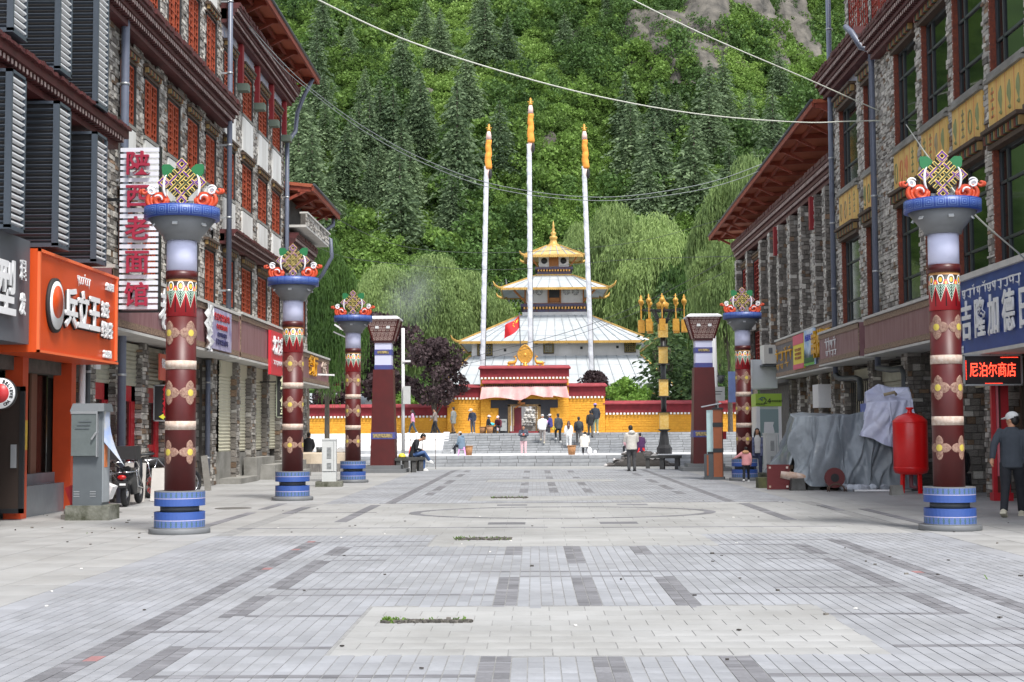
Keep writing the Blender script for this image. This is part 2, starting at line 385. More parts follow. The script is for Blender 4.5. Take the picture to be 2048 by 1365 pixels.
# ---------------------------------------------------------------- lower steps, landing, upper stairs, terrace
m_step=mat('grey_step_stone',S(150,152,154),.7,var=.25,vscale=1.5,isl=.13,bump=.3,bscale=12)
m_land=mat('landing_stone',S(205,205,206),.6,var=.08,isl=.05)
m_riser=mat('step_joint_dark',S(66,64,62),.9)
m_marble=mat('white_marble_panel',S(216,215,212),.45,var=.08,vscale=.6,isl=.04)
def stairs(name,x0,x1,y0,z0,n,rise,tread,pw,deep):
    sb=MB()
    for i in range(n): sb.box(x0,x1,y0+i*tread+.02,y0+n*tread+deep,(z0-.6 if i==0 else z0+i*rise-.06),z0+(i+1)*rise-.012)
    st=kind(sb.build(name,m_riser),'structure')
    rnd=random.Random(3); cnt=0; um=MB(); um.cbox((0,0,0),(1,1,1)); me=um.mesh('step_stone',m_step)
    for i in range(n):
        y=y0+i*tread; x=x0+rnd.uniform(-.3,0)
        while x<x1-.1:
            b=min(x+pw,x1); a=max(x,x0)
            link('step_stone',me,st,((a+b)/2,y+(tread+.1)/2,z0+(i+1)*rise-rise/2+.004),None,(b-a-.02,tread+.1,rise-.012)); x+=pw
        
    return st
def MB_box(name,x0,x1,y0,y1,z0,z1,m,parent=None):
    b=MB(); b.box(x0,x1,y0,y1,z0,z1); return b.build(name,m,parent)
stairs('lower_steps',-14,14,75.5,-.44,3,.187,.36,.95,.1)
mb=MB(); mb.box(-14,14,76.5,84.2,-.6,.119); landing=kind(mb.build('landing',m_joint),'structure')
lt=[]; tiles.clear(); fill(-14,14,76.6,84.1,1.0,1.25,True,1)
T=np.array(tiles); V,F,MI=tile_mesh(T); V[:,2]+= .124-np.array(-.44); kind(link('landing_slabs',qmesh('landing_slabs',V,F,[m_land,m_land],np.zeros(len(F),int)),landing),'stuff')
stairs('upper_steps',-5.4,13.5,84.0,.119,8,.147,.36,.72,.2)
terr=kind(MB_box('terrace',-16,18,86.9,150,-.5,1.285,m_step),'structure')
mb=MB()
for a in np.arange(-16,-5.4,1.55):
    b=min(a+1.53,-5.5); mb.add([(a,84.6,.1),(b,84.6,.1),(b,86.6,1.33),(a,86.6,1.33),(a,87.2,1.33),(b,87.2,1.33)],[(0,1,2,3),(3,2,5,4)])
rw=thing('ramp_wall','sloping white marble retaining wall left of the grey temple stairs','wall',(-10,84.6,0))
mb.build('marble_panel',m_marble,rw)
b=MB(); b.add([(-5.5,84.35,.1),(-5.15,84.35,.1),(-5.15,86.7,1.4),(-5.5,86.7,1.4),(-5.5,87.2,1.4),(-5.15,87.2,1.4),(-5.5,87.2,.1),(-5.15,87.2,.1)],[(0,1,2,3),(3,2,5,4),(0,3,4,6),(1,7,5,2)]); b.build('end_kerb',mat('pale_kerb',S(196,197,200),.5,var=.12),rw)
b=MB(); b.box(-16,-5.2,84.1,84.58,.119,.33); b.build('footing',m_step,rw)
b=MB(); b.add([(12.6,84.2,.1),(12.9,84.2,.1),(12.9,86.9,1.45),(12.6,86.9,1.45),(12.6,87.2,1.45),(12.9,87.2,1.45),(12.6,87.2,.1),(12.9,87.2,.1)],[(0,1,2,3),(3,2,5,4),(0,3,4,6),(1,7,5,2)])
tag(b.build('stair_kerb',mat('pale_kerb',(.5,.5,.5))),'pale sloping stone kerb at right end of the temple stairs','kerb')
# ---------------------------------------------------------------- hillside
from mathutils import noise as MN
def hz(x,Y):
    t=Y-150
    z=1.2+(.3*t if t<28 else 8.4+.93*(t-28))
    z+=MN.fractal(Vector((x*.022,Y*.022,3.1)),1,2,4)*min(7,max(0,t)*.16)
    z+= -abs(x+10)*.03
    c=math.exp(-((x-22)/20)**2-((Y-243)/16)**2); z+=c*9
    return z
nx,ny=120,100; xs=np.linspace(-150,150,nx); ys=np.linspace(148,330,ny)
V=np.array([(x,y,hz(x,y)) for y in ys for x in xs]); F=np.array([(j*nx+i,j*nx+i+1,(j+1)*nx+i+1,(j+1)*nx+i) for j in range(ny-1) for i in range(nx-1)])
m_hill=mat('hillside_grass',S(70,98,44),.9,col2=S(44,66,32),vscale=.07,bump=.8,bscale=1.2)
kind(link('hillside',qmesh('hillside',V,F,m_hill,None,True)),'structure')
# ================================================================ ORNAMENTAL PILLARS
m_burg=mat('burgundy_paint',S(82,19,18),.45,var=.22,vscale=1.6,bump=.05,bscale=4)
m_burg2=mat('dark_burgundy_paint',S(78,24,24),.4,var=.12)
m_grey=mat('grey_painted_metal',S(112,114,116),.5,var=.08,vscale=3)
m_greyd=mat('dark_grey_metal',S(72,76,78),.5,var=.1)
m_tube=mat('lilac_lamp_tube',S(205,207,232),.35,spec=.6)
m_band=mat('cream_band',S(205,192,180),.6,col2=S(176,150,132),vscale=14)
m_flower=mat('tan_flower',S(168,138,120),.65,col2=S(120,84,72),vscale=34)
m_fcent=mat('yellow_flower_centre',S(206,186,84),.6,var=.15)
m_white=mat('white_paint',S(226,226,226),.5,var=.06,vscale=2)
m_orng=mat('orange_cloud_paint',S(196,72,38),.5,var=.2,vscale=9)
m_green=mat('green_leaf_paint',S(24,108,60),.45)
m_black=mat('black_metal',S(26,26,28),.45)
m_blacks=mat('soft_black',S(38,37,38),.7)
m_yel=mat('yellow_outline',S(236,206,110),.5)
m_purple=mat('purple_strip',S(98,48,134),.5)
m_dgreen=mat('dark_olive_strip',S(58,66,40),.5)
m_paleglass=mat('pale_lens',S(190,192,192),.3)
def blue_pattern(name,lo,hi,flip,n):
    """printed frieze: plain blue field and a row of lotus motifs round the drum"""
    m=mat(name,S(54,84,150),.45); g=NG(m); tc=g.N.new('ShaderNodeTexCoord'); sp=g.N.new('ShaderNodeSeparateXYZ'); g.L.new(tc.outputs['Object'],sp.inputs[0])
    ang=g.m('ARCTAN2',sp.outputs[1],sp.outputs[0]); z=g.m('DIVIDE',g.m('SUBTRACT',sp.outputs[2],lo),hi-lo)
    if flip: z=g.m('SUBTRACT',1.,z)
    t=g.m('MULTIPLY_ADD',g.m('PINGPONG',g.m('MULTIPLY',ang,n/6.2832),.5),2.)      # 0..1 triangular
    zz=g.m('MULTIPLY_ADD',z,2.0,-1.0)                                              # frieze is the upper half
    d=g.m('ABSOLUTE',g.m('SINE',g.m('MULTIPLY',g.m('ADD',g.m('POWER',t,2.),g.m('MULTIPLY',zz,1.3)),9.)))
    motif=g.m('MULTIPLY',g.m('GREATER_THAN',d,.62),g.m('GREATER_THAN',z,.52))
    c=g.mix(motif,S(54,84,152),S(104,124,170))
    core=g.m('MULTIPLY',g.m('LESS_THAN',g.m('ADD',g.m('MULTIPLY',t,1.1),g.m('ABSOLUTE',g.m('SUBTRACT',zz,.45))),.5),g.m('GREATER_THAN',z,.52))
    c=g.mix(core,c,S(70,100,110))
    line=g.m('LESS_THAN',g.m('ABSOLUTE',g.m('SUBTRACT',z,.5)),.02); c=g.mix(line,c,S(190,180,200))
    edge=g.m('GREATER_THAN',z,.93); c=g.mix(edge,c,S(116,118,120))
    g.L.new(c,g.N['Principled BSDF'].inputs['Base Color']); return m
m_drumU=blue_pattern('blue_drum_print',.41,.63,False,30); m_drumL=blue_pattern('blue_drum_print_low',.08,.32,True,30)
def greek():
    m=mat('blue_key_rim',S(44,76,160),.4); g=NG(m); tc=g.N.new('ShaderNodeTexCoord'); sp=g.N.new('ShaderNodeSeparateXYZ'); g.L.new(tc.outputs['Object'],sp.inputs[0])
    ang=g.m('ARCTAN2',sp.outputs[1],sp.outputs[0]); z=g.m('DIVIDE',g.m('SUBTRACT',sp.outputs[2],4.69),.17)
    u=g.m('PINGPONG',g.m('MULTIPLY',ang,20/6.2832),.5); a=g.m('MAXIMUM',g.m('ABSOLUTE',g.m('SUBTRACT',z,.5)),u)
    f=g.m('GREATER_THAN',g.m('SINE',g.m('MULTIPLY',a,38.)),.55)
    f=g.m('MULTIPLY',f,g.m('LESS_THAN',g.m('ABSOLUTE',g.m('SUBTRACT',z,.5)),.38))
    g.L.new(g.mix(f,S(40,66,138),S(104,128,178)),g.N['Principled BSDF'].inputs['Base Color']); return m
m_key=greek()
def teeth():
    """painted textile band: red field, pointed striped pendants, beads under a tan border"""
    m=mat('painted_pendants',S(170,24,34),.45); g=NG(m); tc=g.N.new('ShaderNodeTexCoord'); sp=g.N.new('ShaderNodeSeparateXYZ'); g.L.new(tc.outputs['Object'],sp.inputs[0])
    ang=g.m('ARCTAN2',sp.outputs[1],sp.outputs[0]); z=g.m('DIVIDE',g.m('SUBTRACT',sp.outputs[2],3.22),.56)
    t=g.m('MULTIPLY',g.m('PINGPONG',g.m('MULTIPLY',ang,9/6.2832),.5),2.)   # 0 at pendant axis .. 1 between
    bound=g.m('MULTIPLY_ADD',t,.42,.24)
    inp=g.m('GREATER_THAN',z,bound)
    st=g.m('GREATER_THAN',g.m('SINE',g.m('MULTIPLY',g.m('SUBTRACT',z,g.m('MULTIPLY',t,-.25)),78.)),.1)
    pend=g.mix(st,S(40,44,40),S(176,206,186))
    pend=g.mix(g.m('LESS_THAN',t,.08),pend,S(44,60,48))
    c=g.mix(inp,S(168,24,34),pend)
    c=g.mix(g.m('LESS_THAN',g.m('ABSOLUTE',g.m('SUBTRACT',z,bound)),.022),c,S(222,214,196))
    drop=g.m('MULTIPLY',g.m('LESS_THAN',g.m('ABSOLUTE',g.m('SUBTRACT',t,1.)),.12),g.m('LESS_THAN',g.m('ABSOLUTE',g.m('SUBTRACT',z,.3)),.2))
    c=g.mix(drop,c,S(64,16,20))
    up=g.m('GREATER_THAN',z,.68)
    bead=g.m('SQRT',g.m('ADD',g.m('POWER',g.m('MULTIPLY',g.m('SUBTRACT',t,0.),.9),2.),g.m('POWER',g.m('MULTIPLY',g.m('SUBTRACT',z,.8),4.4),2.)))
    top=g.mix(g.m('LESS_THAN',bead,.62),S(52,46,44),S(222,222,214)); top=g.mix(g.m('LESS_THAN',bead,.45),top,S(44,44,52)); top=g.mix(g.m('LESS_THAN',bead,.3),top,S(206,166,52))
    b2=g.m('SQRT',g.m('ADD',g.m('POWER',g.m('MULTIPLY',g.m('SUBTRACT',t,1.),.9),2.),g.m('POWER',g.m('MULTIPLY',g.m('SUBTRACT',z,.72),5.),2.)))
    top=g.mix(g.m('LESS_THAN',b2,.42),top,S(206,60,60)); top=g.mix(g.m('LESS_THAN',b2,.2),top,S(216,180,80))
    c=g.mix(up,c,top); c=g.mix(g.m('GREATER_THAN',z,.93),c,S(178,132,84))
    g.L.new(c,g.N['Principled BSDF'].inputs['Base Color']); return m
m_teeth=teeth()
def petal(mb,k,r,t,z0,a0,rr=.185,w=.078):
    """one petal of the medallion, wrapped round the shaft as a thin raised sheet"""
    c,s_=math.cos(k*math.pi/2),math.sin(k*math.pi/2); vs=[]
    for i in range(9):
        f=i/8; s=rr*(.15+.85*f); ww=w*math.sin(math.pi*min(1,.16+.84*f))**.7 if i<8 else .002
        for j in range(5):
            x=ww*(j-2)/2; u,v=x*c-s*s_,x*s_+s*c; q=r+t*(1 if 0<j<4 and i<8 else -.6); vs.append((q*math.cos(a0+u/r),q*math.sin(a0+u/r),z0+v))
    mb.add(vs,[(i*5+j,i*5+j+1,(i+1)*5+j+1,(i+1)*5+j) for i in range(8) for j in range(4)])
def dome(mb,r,t,z0,a0,R):
    vs=[((r+t)*math.cos(a0),(r+t)*math.sin(a0),z0)]
    for k in range(12):
        u,v=R*math.cos(k*.5236),R*math.sin(k*.5236); vs.append(((r+t*.6)*math.cos(a0+u/r),(r+t*.6)*math.sin(a0+u/r),z0+v))
    for k in range(12):
        u,v=R*1.05*math.cos(k*.5236),R*1.05*math.sin(k*.5236); vs.append(((r-.003)*math.cos(a0+u/r),(r-.003)*math.sin(a0+u/r),z0+v))
    mb.add(vs,[(0,1+k,1+(k+1)%12) for k in range(12)]+[(1+k,13+k,13+(k+1)%12,1+(k+1)%12) for k in range(12)])
def make_pillar(label,loc,ang,parts=True):
    t=thing('ornamental_pillar',label,'pillar',loc,'round painted pillars lining the street')
    B=lambda name,m,f: (lambda mb:(f(mb),mb.build(name,m,t,(0,0,0)))[1])(MB())
    B('base_plate',m_grey,lambda b:b.lathe([(.45,-.02),(.45,.07),(.44,.08)],n=40))
    B('base_drum',m_drumL,lambda b:b.lathe([(.372,.08),(.372,.318),(.365,.32)],n=40,sm=False))
    B('base_core',m_greyd,lambda b:b.lathe([(.285,.32),(.285,.41)],n=36))
    B('base_drum',m_drumU,lambda b:b.lathe([(.372,.41),(.372,.628),(.365,.63)],n=40,sm=False))
    B('shaft',m_burg,lambda b:b.lathe([(.228,.63),(.222,3.22)],n=40))
    B('painted_band',m_teeth,lambda b:b.lathe([(.225,3.22),(.225,3.78)],n=48))
    B('collar',m_burg2,lambda b:b.lathe([(.236,3.78),(.236,3.9)],n=36))
    B('lamp_tube',m_tube,lambda b:b.lathe([(.225,3.9),(.225,4.37)],n=36))
    bowl=B('bowl',m_grey,lambda b:b.lathe([(.27,4.36),(.29,4.44),(.31,4.45),(.5,4.69)],n=40))
    B('rim',m_key,lambda b:b.lathe([(.5,4.688),(.56,4.69),(.56,4.86),(.5,4.862)],n=48))
    for k in range(6):
        a=-math.pi/2+k*math.pi/3; b=MB()
        M=Matrix.Rotation(a,3,'Z')@Matrix.Rotation(rad(52),3,'Y')
        b.cbox((.43*math.cos(a),.43*math.sin(a),4.595),(.075,.075,.02),M); b.build('spotlight',m_paleglass,bowl,(0,0,0))
    for z in(2.43,1.53): B('white_band',m_band,lambda b:b.lathe([(.2285,z),(.2285,z+.13)],n=40))
    for z in(2.97,2.08,1.2):
        for q in range(4):
            b=MB(); a=ang+q*math.pi/2
            for k in range(4): petal(b,k,.227,.004,z,a)
            fl=b.build('flower_medallion',m_flower,t,(0,0,0))
            b=MB(); dome(b,.228,.009,z,a,.05); b.build('flower_centre',m_fcent,fl,(0,0,0))
    # endless knot
    b=MB(); zc=5.25; p=.0735
    Pk=lambda a,c,d:((a-c)*.7071*p*1.0,d,zc+(a+c)*.7071*p*1.0)
    R=lambda a0,a1,c0,c1,d0,d1,mi:b.prism([(a0,c0),(a1,c0),(a1,c1),(a0,c1)],Pk,d0,d1,mi)
    R(-3.05,3.05,-3.05,3.05,-.03,.0,0)
    for (sa,sc) in((1,1),(-1,-1),(1,-1),(-1,1)):
        a0,c0=sa*2.35,sc*2.35; R(a0-.95,a0+.95,c0-.95,c0+.95,-.032,.002,0)
    def strip_a(c,a0,a1,col,h): 
        R(a0,a1,c-.30,c+.30,-.045-h,-.02,1); R(a0+.09,a1-.09,c-.165,c+.165,-.05-h,-.03,col)
    def strip_c(a,c0,c1,col,h):
        R(a-.30,a+.30,c0,c1,-.045-h,-.02,1); R(a-.165,a+.165,c0+.09,c1-.09,-.05-h,-.03,col)
    for i,c in enumerate((-1.8,-.6,.6,1.8)): strip_a(c,-3.1,3.1,3 if abs(c)<1 else 2,0)
    for j,a in enumerate((-1.8,-.6,.6,1.8)):
        cs=[-3.1]+[c for i,c in enumerate((-1.8,-.6,.6,1.8)) if (i+j)%2==0]+[3.1]
        for k in range(len(cs)-1):
            lo=cs[k]+(.32 if k>0 else 0); hi=cs[k+1]-(.32 if k<len(cs)-2 else 0)
            if hi-lo>.3: strip_c(a,lo,hi,3 if abs(a)<1 else 2,.004)
    for (sa,sc) in((1,1),(-1,-1),(1,-1),(-1,1)):
        a0,c0=sa*2.7,sc*2.7; h=.008
        for q in(-.62,.62): strip_a(c0+q,a0-.92,a0+.92,2,h); strip_c(a0+q,c0-.92,c0+.92,2,h+.002)
    kn=b.build('endless_knot',[m_blacks,m_yel,m_purple,m_dgreen],t,(0,0,0))
    for s in(-1,1):
        b=MB(); b.tube([(s*(.215+.055*math.cos(x)),-.055,5.2+.17*math.sin(x)) for x in np.linspace(-1.35,1.35,9)],[.005,.012,.017,.02,.021,.02,.017,.012,.005],8); b.build('white_arc',m_white,kn,(0,0,0))
        b=MB(); pol=[(.16,.0),(.12,.1),(.13,.2),(.2,.26),(.3,.26),(.32,.22),(.31,.12),(.24,.03)]
        b.prism([(s*u,v) for u,v in pol],lambda u,v,d:(u,d,5.28+v),.01,.05); b.build('leaf',m_green,t,(0,0,0))
        cl=MB()
        def spiral(cx,cz,r0,r1,t0,t1,rr,mi,y=-.05):
            n=14; pts=[]; R2=[]
            for i in range(n):
                f=i/(n-1); th=t0+(t1-t0)*f; r=r0+(r1-r0)*f
                pts.append((s*(cx+r*math.cos(th)),y,cz+r*math.sin(th))); R2.append(rr*(.35+.65*math.sin(math.pi*min(1,f*.8+.12))))
            cl.tube(pts,R2,8,mi)
        spiral(.33,4.98,.10,.03,-3.4,3.6,.042,0); spiral(.34,4.985,.135,.12,-3.3,.3,.038,0,-.04); spiral(.40,5.0,.14,.10,-1.8,1.2,.036,0,-.035)
        spiral(.34,4.985,.075,.05,.6,3.2,.016,1,-.075); spiral(.46,5.13,.06,.02,-2.6,3.2,.018,1); spiral(.45,5.13,.075,.07,.2,2.6,.014,1,-.04)
        spiral(.565,5.12,.045,.015,-3.2,2.4,.028,0); spiral(.6,5.115,.03,.03,-2,1.4,.022,0,-.04)
        cl.prism([(s*(.335+.135*math.cos(a)),4.985+.125*math.sin(a)) for a in np.linspace(0,6.28,21)[:-1]],lambda u,v,d:(u,-.01-d,v),-.02,.03,0); cl.prism([(s*(.43+.07*math.cos(a)),4.96+.085*math.sin(a)) for a in np.linspace(0,6.28,17)[:-1]],lambda u,v,d:(u,-.005-d,v),-.02,.03,0); cl.prism([(s*(.455+.06*math.cos(a)),5.12+.06*math.sin(a)) for a in np.linspace(0,6.28,15)[:-1]],lambda u,v,d:(u,-.01-d,v),-.02,.03,1)
        cl.beam((s*.33,-.0,4.85),(s*.33,-.0,5.0),.05,.03,2); cl.beam((s*.36,.0,5.0),(s*.5,.0,5.1),.03,.03,2)
        cl.build('cloud_scroll',[m_orng,m_white,m_grey],t,(0,0,0))
    b=MB(); b.box(-.04,.04,-.02,.05,4.85,5.0); b.box(-.16,.16,.0,.03,4.86,4.98); b.build('knot_stand',m_grey,t,(0,0,0))
    return t
D=lambda a:rad(-90+a)
make_pillar('round burgundy pillar with blue drum base in front of the orange shop, nearest on the left',(-5.28,21.2,0),D(-37))
make_pillar('round burgundy pillar with endless knot beside the shuttered stone shop, second on the left',(-5.28,31.1,0),D(-6))
make_pillar('round burgundy pillar behind the white utility cabinet, third and farthest on the left',(-5.28,41.5,0),D(-42))
make_pillar('round burgundy pillar beside the red tank and blue shop sign, nearest on the right',(6.1,21.1,0),D(40))
make_pillar('round burgundy pillar behind the child in pink, farthest on the right',(6.1,41.5,0),D(18))
# ---------------------------------------------------------------- square lantern pillars
def lattice_print():
    m=mat('burgundy_fret',S(74,32,30),.45); g=NG(m); tc=g.N.new('ShaderNodeTexCoord'); sp=g.N.new('ShaderNodeSeparateXYZ'); g.L.new(tc.outputs['Object'],sp.inputs[0])
    u=g.m('ADD',sp.outputs[0],sp.outputs[1]); a=g.m('PINGPONG',g.m('MULTIPLY',u,7.),.5); b=g.m('PINGPONG',g.m('MULTIPLY_ADD',sp.outputs[2],6.,.1),.5)
    f=g.m('GREATER_THAN',g.m('SINE',g.m('MULTIPLY',g.m('MAXIMUM',a,b),24.)),.1)
    g.L.new(g.mix(f,S(96,42,40),S(200,180,170)),g.N['Principled BSDF'].inputs['Base Color']); return m
m_fret=lattice_print()
m_blueb=mat('blue_painted_strip',S(62,84,150),.5,col2=S(80,70,130),vscale=12)
m_ochre=mat('ochre_painted_strip',S(200,176,110),.5,col2=S(60,60,70),vscale=16)
def sq(b,pro,mi=0): b.lathe([(r*1.4142,z) for r,z in pro],n=4,rot=math.pi/4,mi=mi,sm=False)
def make_square(label,loc):
    t=thing('lantern_pillar',label,'pillar',loc,'square lantern pillars at the end of the street')
    B=lambda name,m,f: (lambda mb:(f(mb),mb.build(name,m,t,(0,0,0)))[1])(MB())
    B('plinth',m_grey,lambda b:(b.box(-.86,.86,-.86,.86,-.05,.13),b.box(-.66,.66,-.66,.66,.13,.26)))
    B('shaft',m_burg,lambda b:sq(b,[(.45,.26),(.425,1.22)])); B('shaft',m_burg,lambda b:sq(b,[(.42,1.42),(.355,3.7)]))
    B('painted_band',m_blueb,lambda b:(sq(b,[(.437,1.2),(.43,1.44)])))
    B('band_ornament',m_ochre,lambda b:[b.cbox((0,-.435,1.32),(.7,.015,.14)),b.cbox((0,-.44,1.32),(.16,.02,.12))])
    B('lamp_panel',m_tube,lambda b:sq(b,[(.30,3.86),(.30,4.22)])); B('lamp_panel',m_tube,lambda b:sq(b,[(.30,4.42),(.30,4.66)]))
    B('blue_band',m_blueb,lambda b:sq(b,[(.312,3.7),(.312,3.86)])); B('blue_band',m_blueb,lambda b:sq(b,[(.312,4.22),(.312,4.42)]))
    B('band_ornament',m_ochre,lambda b:b.cbox((0,-.315,4.32),(.4,.012,.1)))
    B('neck',m_burg2,lambda b:sq(b,[(.33,4.66),(.33,4.74)]))
    cap=B('flared_cap',m_fret,lambda b:sq(b,[(.36,4.74),(.58,5.5)]))
    B('corner_trim',m_burg2,lambda b:[b.beam((sx*.365,sy*.365,4.74),(sx*.585,sy*.585,5.5),.05,.05) for sx in(-1,1) for sy in(-1,1)])
    for x in(-.2,.2):
        b=MB(); b.cbox((x,-.505,5.22),(.13,.03,.12),Matrix.Rotation(rad(-16),3,'X')); b.build('spotlight',m_paleglass,cap,(0,0,0))
    B('cap_roof',m_white,lambda b:(sq(b,[(.63,5.5),(.63,5.55),(.5,5.62)])))
    return t
make_square('square burgundy lantern pillar beside the seated man in blue jeans',(-5.42,51.4,0))
make_square('square burgundy lantern pillar behind the brown information post',(6.12,51.4,0))
# ---------------------------------------------------------------- golden lantern lamp
m_gold=mat('gold_lantern',S(196,150,58),.45,col2=S(168,118,38),vscale=8,metal=.15)
m_goldp=mat('gold_panel',S(192,148,60),.45,col2=S(206,176,108),vscale=10)
lz=.124; t=thing('lantern_lamp','tall black lamp post carrying clusters of golden lanterns by the temple steps','street lamp',(7.2,79,lz))
b=MB(); b.lathe([(.42,0),(.42,.32),(.3,.5),(.2,1.25),(.3,1.3),(.3,1.36)],n=8,sm=False); b.build('base',m_blacks,t,(0,0,0))
b=MB(); b.tube([(0,0,1.3),(0,0,7.3)],.15,12); b.build('post',m_black,t,(0,0,0))
for z in(1.36,3.2,5.0):
    b=MB(); b.box(-.24,.24,-.24,.24,z,z+.92); p=b.build('gold_sleeve',m_goldp,t,(0,0,0)); [(lambda q:(q.box(-.32,.32,-.32,.32,a_,c_),q.build('sleeve_trim',m_black,p,(0,0,0))))(MB()) for a_,c_ in((z-.05,z),(z+.92,z+.96))]
b=MB(); b.box(-.26,.26,-.26,.26,6.45,7.2); b.build('gold_sleeve',m_goldp,t,(0,0,0))
b=MB()
for k in range(8):
    a=k*math.pi/4; c,s=math.cos(a),math.sin(a); b.beam((.1*c,.1*s,7.0),(.62*c,.62*s,7.95),.06,.06); b.beam((.62*c,.62*s,7.95),(1.28*c,1.28*s,8.0),.06,.06); a2=a+math.pi/4; b.beam((.62*c,.62*s,7.95),(.62*math.cos(a2),.62*math.sin(a2),7.95),.06,.08); b.beam((.4*c,.4*s,7.5),(.4*math.cos(a2),.4*math.sin(a2),7.5),.05,.05)
b.build('bracket_frame',m_black,t,(0,0,0))
for k in range(10):
    a=k*2*math.pi/10+.2; c,s=1.25*math.cos(a),1.25*math.sin(a)
    b=MB(); b.box(c-.165,c+.165,s-.17,s+.17,6.75,7.4); b.lathe([(.05,7.4),(.03,7.5),(.035,8.25),(.05,8.3)],(c,s,0),8); b.lathe([(.06,8.25),(.16,8.45),(.12,8.52),(.03,8.6),(.03,8.8)],(c,s,0),10); b.beam((c-.09,s,8.68),(c+.09,s,8.68),.03,.03); b.build('lantern',m_gold,t,(0,0,0))
b=MB(); b.lathe([(.3,8.0),(.36,8.35),(.2,8.45),(.05,8.8)],n=8); b.build('lantern',m_gold,t,(0,0,0))
# ---------------------------------------------------------------- prayer-flag poles and flag
m_flagw=mat('grey_white_prayer_flag',S(206,208,212),.8,col2=S(184,186,192),vscale=1.4,stretch=(1,1,2.2))
m_saf=mat('saffron_cloth',S(232,150,56),.75,var=.2,vscale=2)
m_pinkw=mat('pale_pink_cloth',S(226,208,204),.8,col2=S(214,170,160),vscale=1.2)
m_pole=mat('dark_pole_wood',S(74,74,76),.7,var=.3)
for x,top,Y,lab in((978,248,103.5,'prayer flag pole left of the temple spire, topped by a saffron streamer'),(1061,196,104,'tallest prayer flag pole, in the middle in front of the temple'),(1168,248,105,'prayer flag pole right of the temple spire, leaning slightly left')):
    pt=W(x,top,Y); bx={978:968,1061:1064,1168:1186}[x]; pb=W(bx,735,Y); base=Vector((pb.x+(pb.x-pt.x)*.25,Y,1.285)); d=pt-base; L=d.length; d.normalize()
    t=thing('prayer_flag_pole',lab,'flagpole',tuple(base),'tall prayer flag poles before the temple'); q=lambda f:tuple(d*(L*f))
    b=MB(); b.tube([q(0),q(.96)],[.13,.07],10); b.build('pole',m_pole,t,(0,0,0))
    b=MB(); n=60; w=.28
    vs=[];fs=[]
    for i in range(n+1):
        f=.06+.8*i/n; c=Vector(q(f)); k=.025*math.sin(i*1.7)+.02*math.sin(i*.6)
        for j,(dx,dy) in enumerate(((.06,-.13),(-.2,-.17+k),(-w-.03*(i%3==0),-.1+k),(-w,.02+k))): vs.append((c.x+dx,c.y+dy,c.z))
    for i in range(n):
        for j in range(3): fs.append((i*4+j,i*4+j+1,(i+1)*4+j+1,(i+1)*4+j))
    b.add(vs,fs); b.build('prayer_flag',m_flagw,t,(0,0,0))
    b=MB(); H=L
    pr=[(L-3.35,.27),(L-3.0,.29),(L-2.0,.23),(L-1.2,.2)]
    zz=np.linspace(L-3.35,L-1.2,14); b.tube([d*float(z)+Vector((.03*math.sin(i*1.1),.03*math.cos(i*1.7),0)) for i,z in enumerate(zz)],[.27-.07*i/13+.015*math.sin(i*2.3) for i in range(14)],12)
    b.build('streamer',m_saf,t,(0,0,0))
    b=MB(); b.tube([d*(L-1.2),d*(L-.85),d*(L-.5)],[.205,.19,.1],10); b.tube([d*(L-4.1),d*(L-3.35)],[.14,.22],9); b.build('streamer_top',m_pinkw,t,(0,0,0))
    b=MB(); b.ell(d*(L-3.75)+Vector((.16,-.1,0)),(.15,.15,.4)); b.build('dark_tassel',m_blacks,t,(0,0,0))
    b=MB(); b.tube([d*(L-.6),d*(L-.42),d*(L-.35),d*(L-.1),d*L],[.12,.16,.07,.1,.02],8); b.beam(d*(L-.3)+Vector((-.22,0,0)),d*(L-.3)+Vector((.22,0,0)),.06,.06); b.build('gold_finial',m_gold,t,(0,0,0))
t=thing('national_flag','red flag with yellow stars on a thin pole above the gate','flag',(-.86,99.4,5.6))
b=MB(); b.tube([(0,0,0),(-.12,0,4.1)],.035,6); b.build('flag_pole',m_greyd,t,(0,0,0))
Fl=lambda u,v:(-.12-u*.92+(1-v)*.06,-.02+.16*math.sin(u*5+v*2),4.0-v*.95-u*.75-.1*math.sin(u*4))
b=MB(); nu,nv=14,8; b.add([Fl(u/nu*1.15,v/nv) for v in range(nv+1) for u in range(nu+1)],[(v*(nu+1)+u,v*(nu+1)+u+1,(v+1)*(nu+1)+u+1,(v+1)*(nu+1)+u) for v in range(nv) for u in range(nu)],0,True); fl=b.build('flag_cloth',mat('red_flag_cloth',S(222,40,48),.7),t,(0,0,0))
b=MB()
def star(cu,cv,r):
    pts=[(cu+(r if i%2==0 else r*.4)*math.sin(i*math.pi/5),cv+(r if i%2==0 else r*.4)*math.cos(i*math.pi/5)) for i in range(10)]
    b.prism(pts,lambda u,v,d:(lambda p:(p[0],p[1]+d,p[2]))(Fl(u,v)),-.035,-.015)
star(.22,.25,.16)
for c in((.42,.1),(.5,.22),(.5,.36),(.42,.48)): star(c[0],c[1],.055)
b.build('yellow_stars',mat('flag_yellow',S(240,206,60),.7),fl,(0,0,0))
MN0=lambda a,b:math.sin(a*2.1+b*1.3)*math.cos(a*.7-b*1.9)
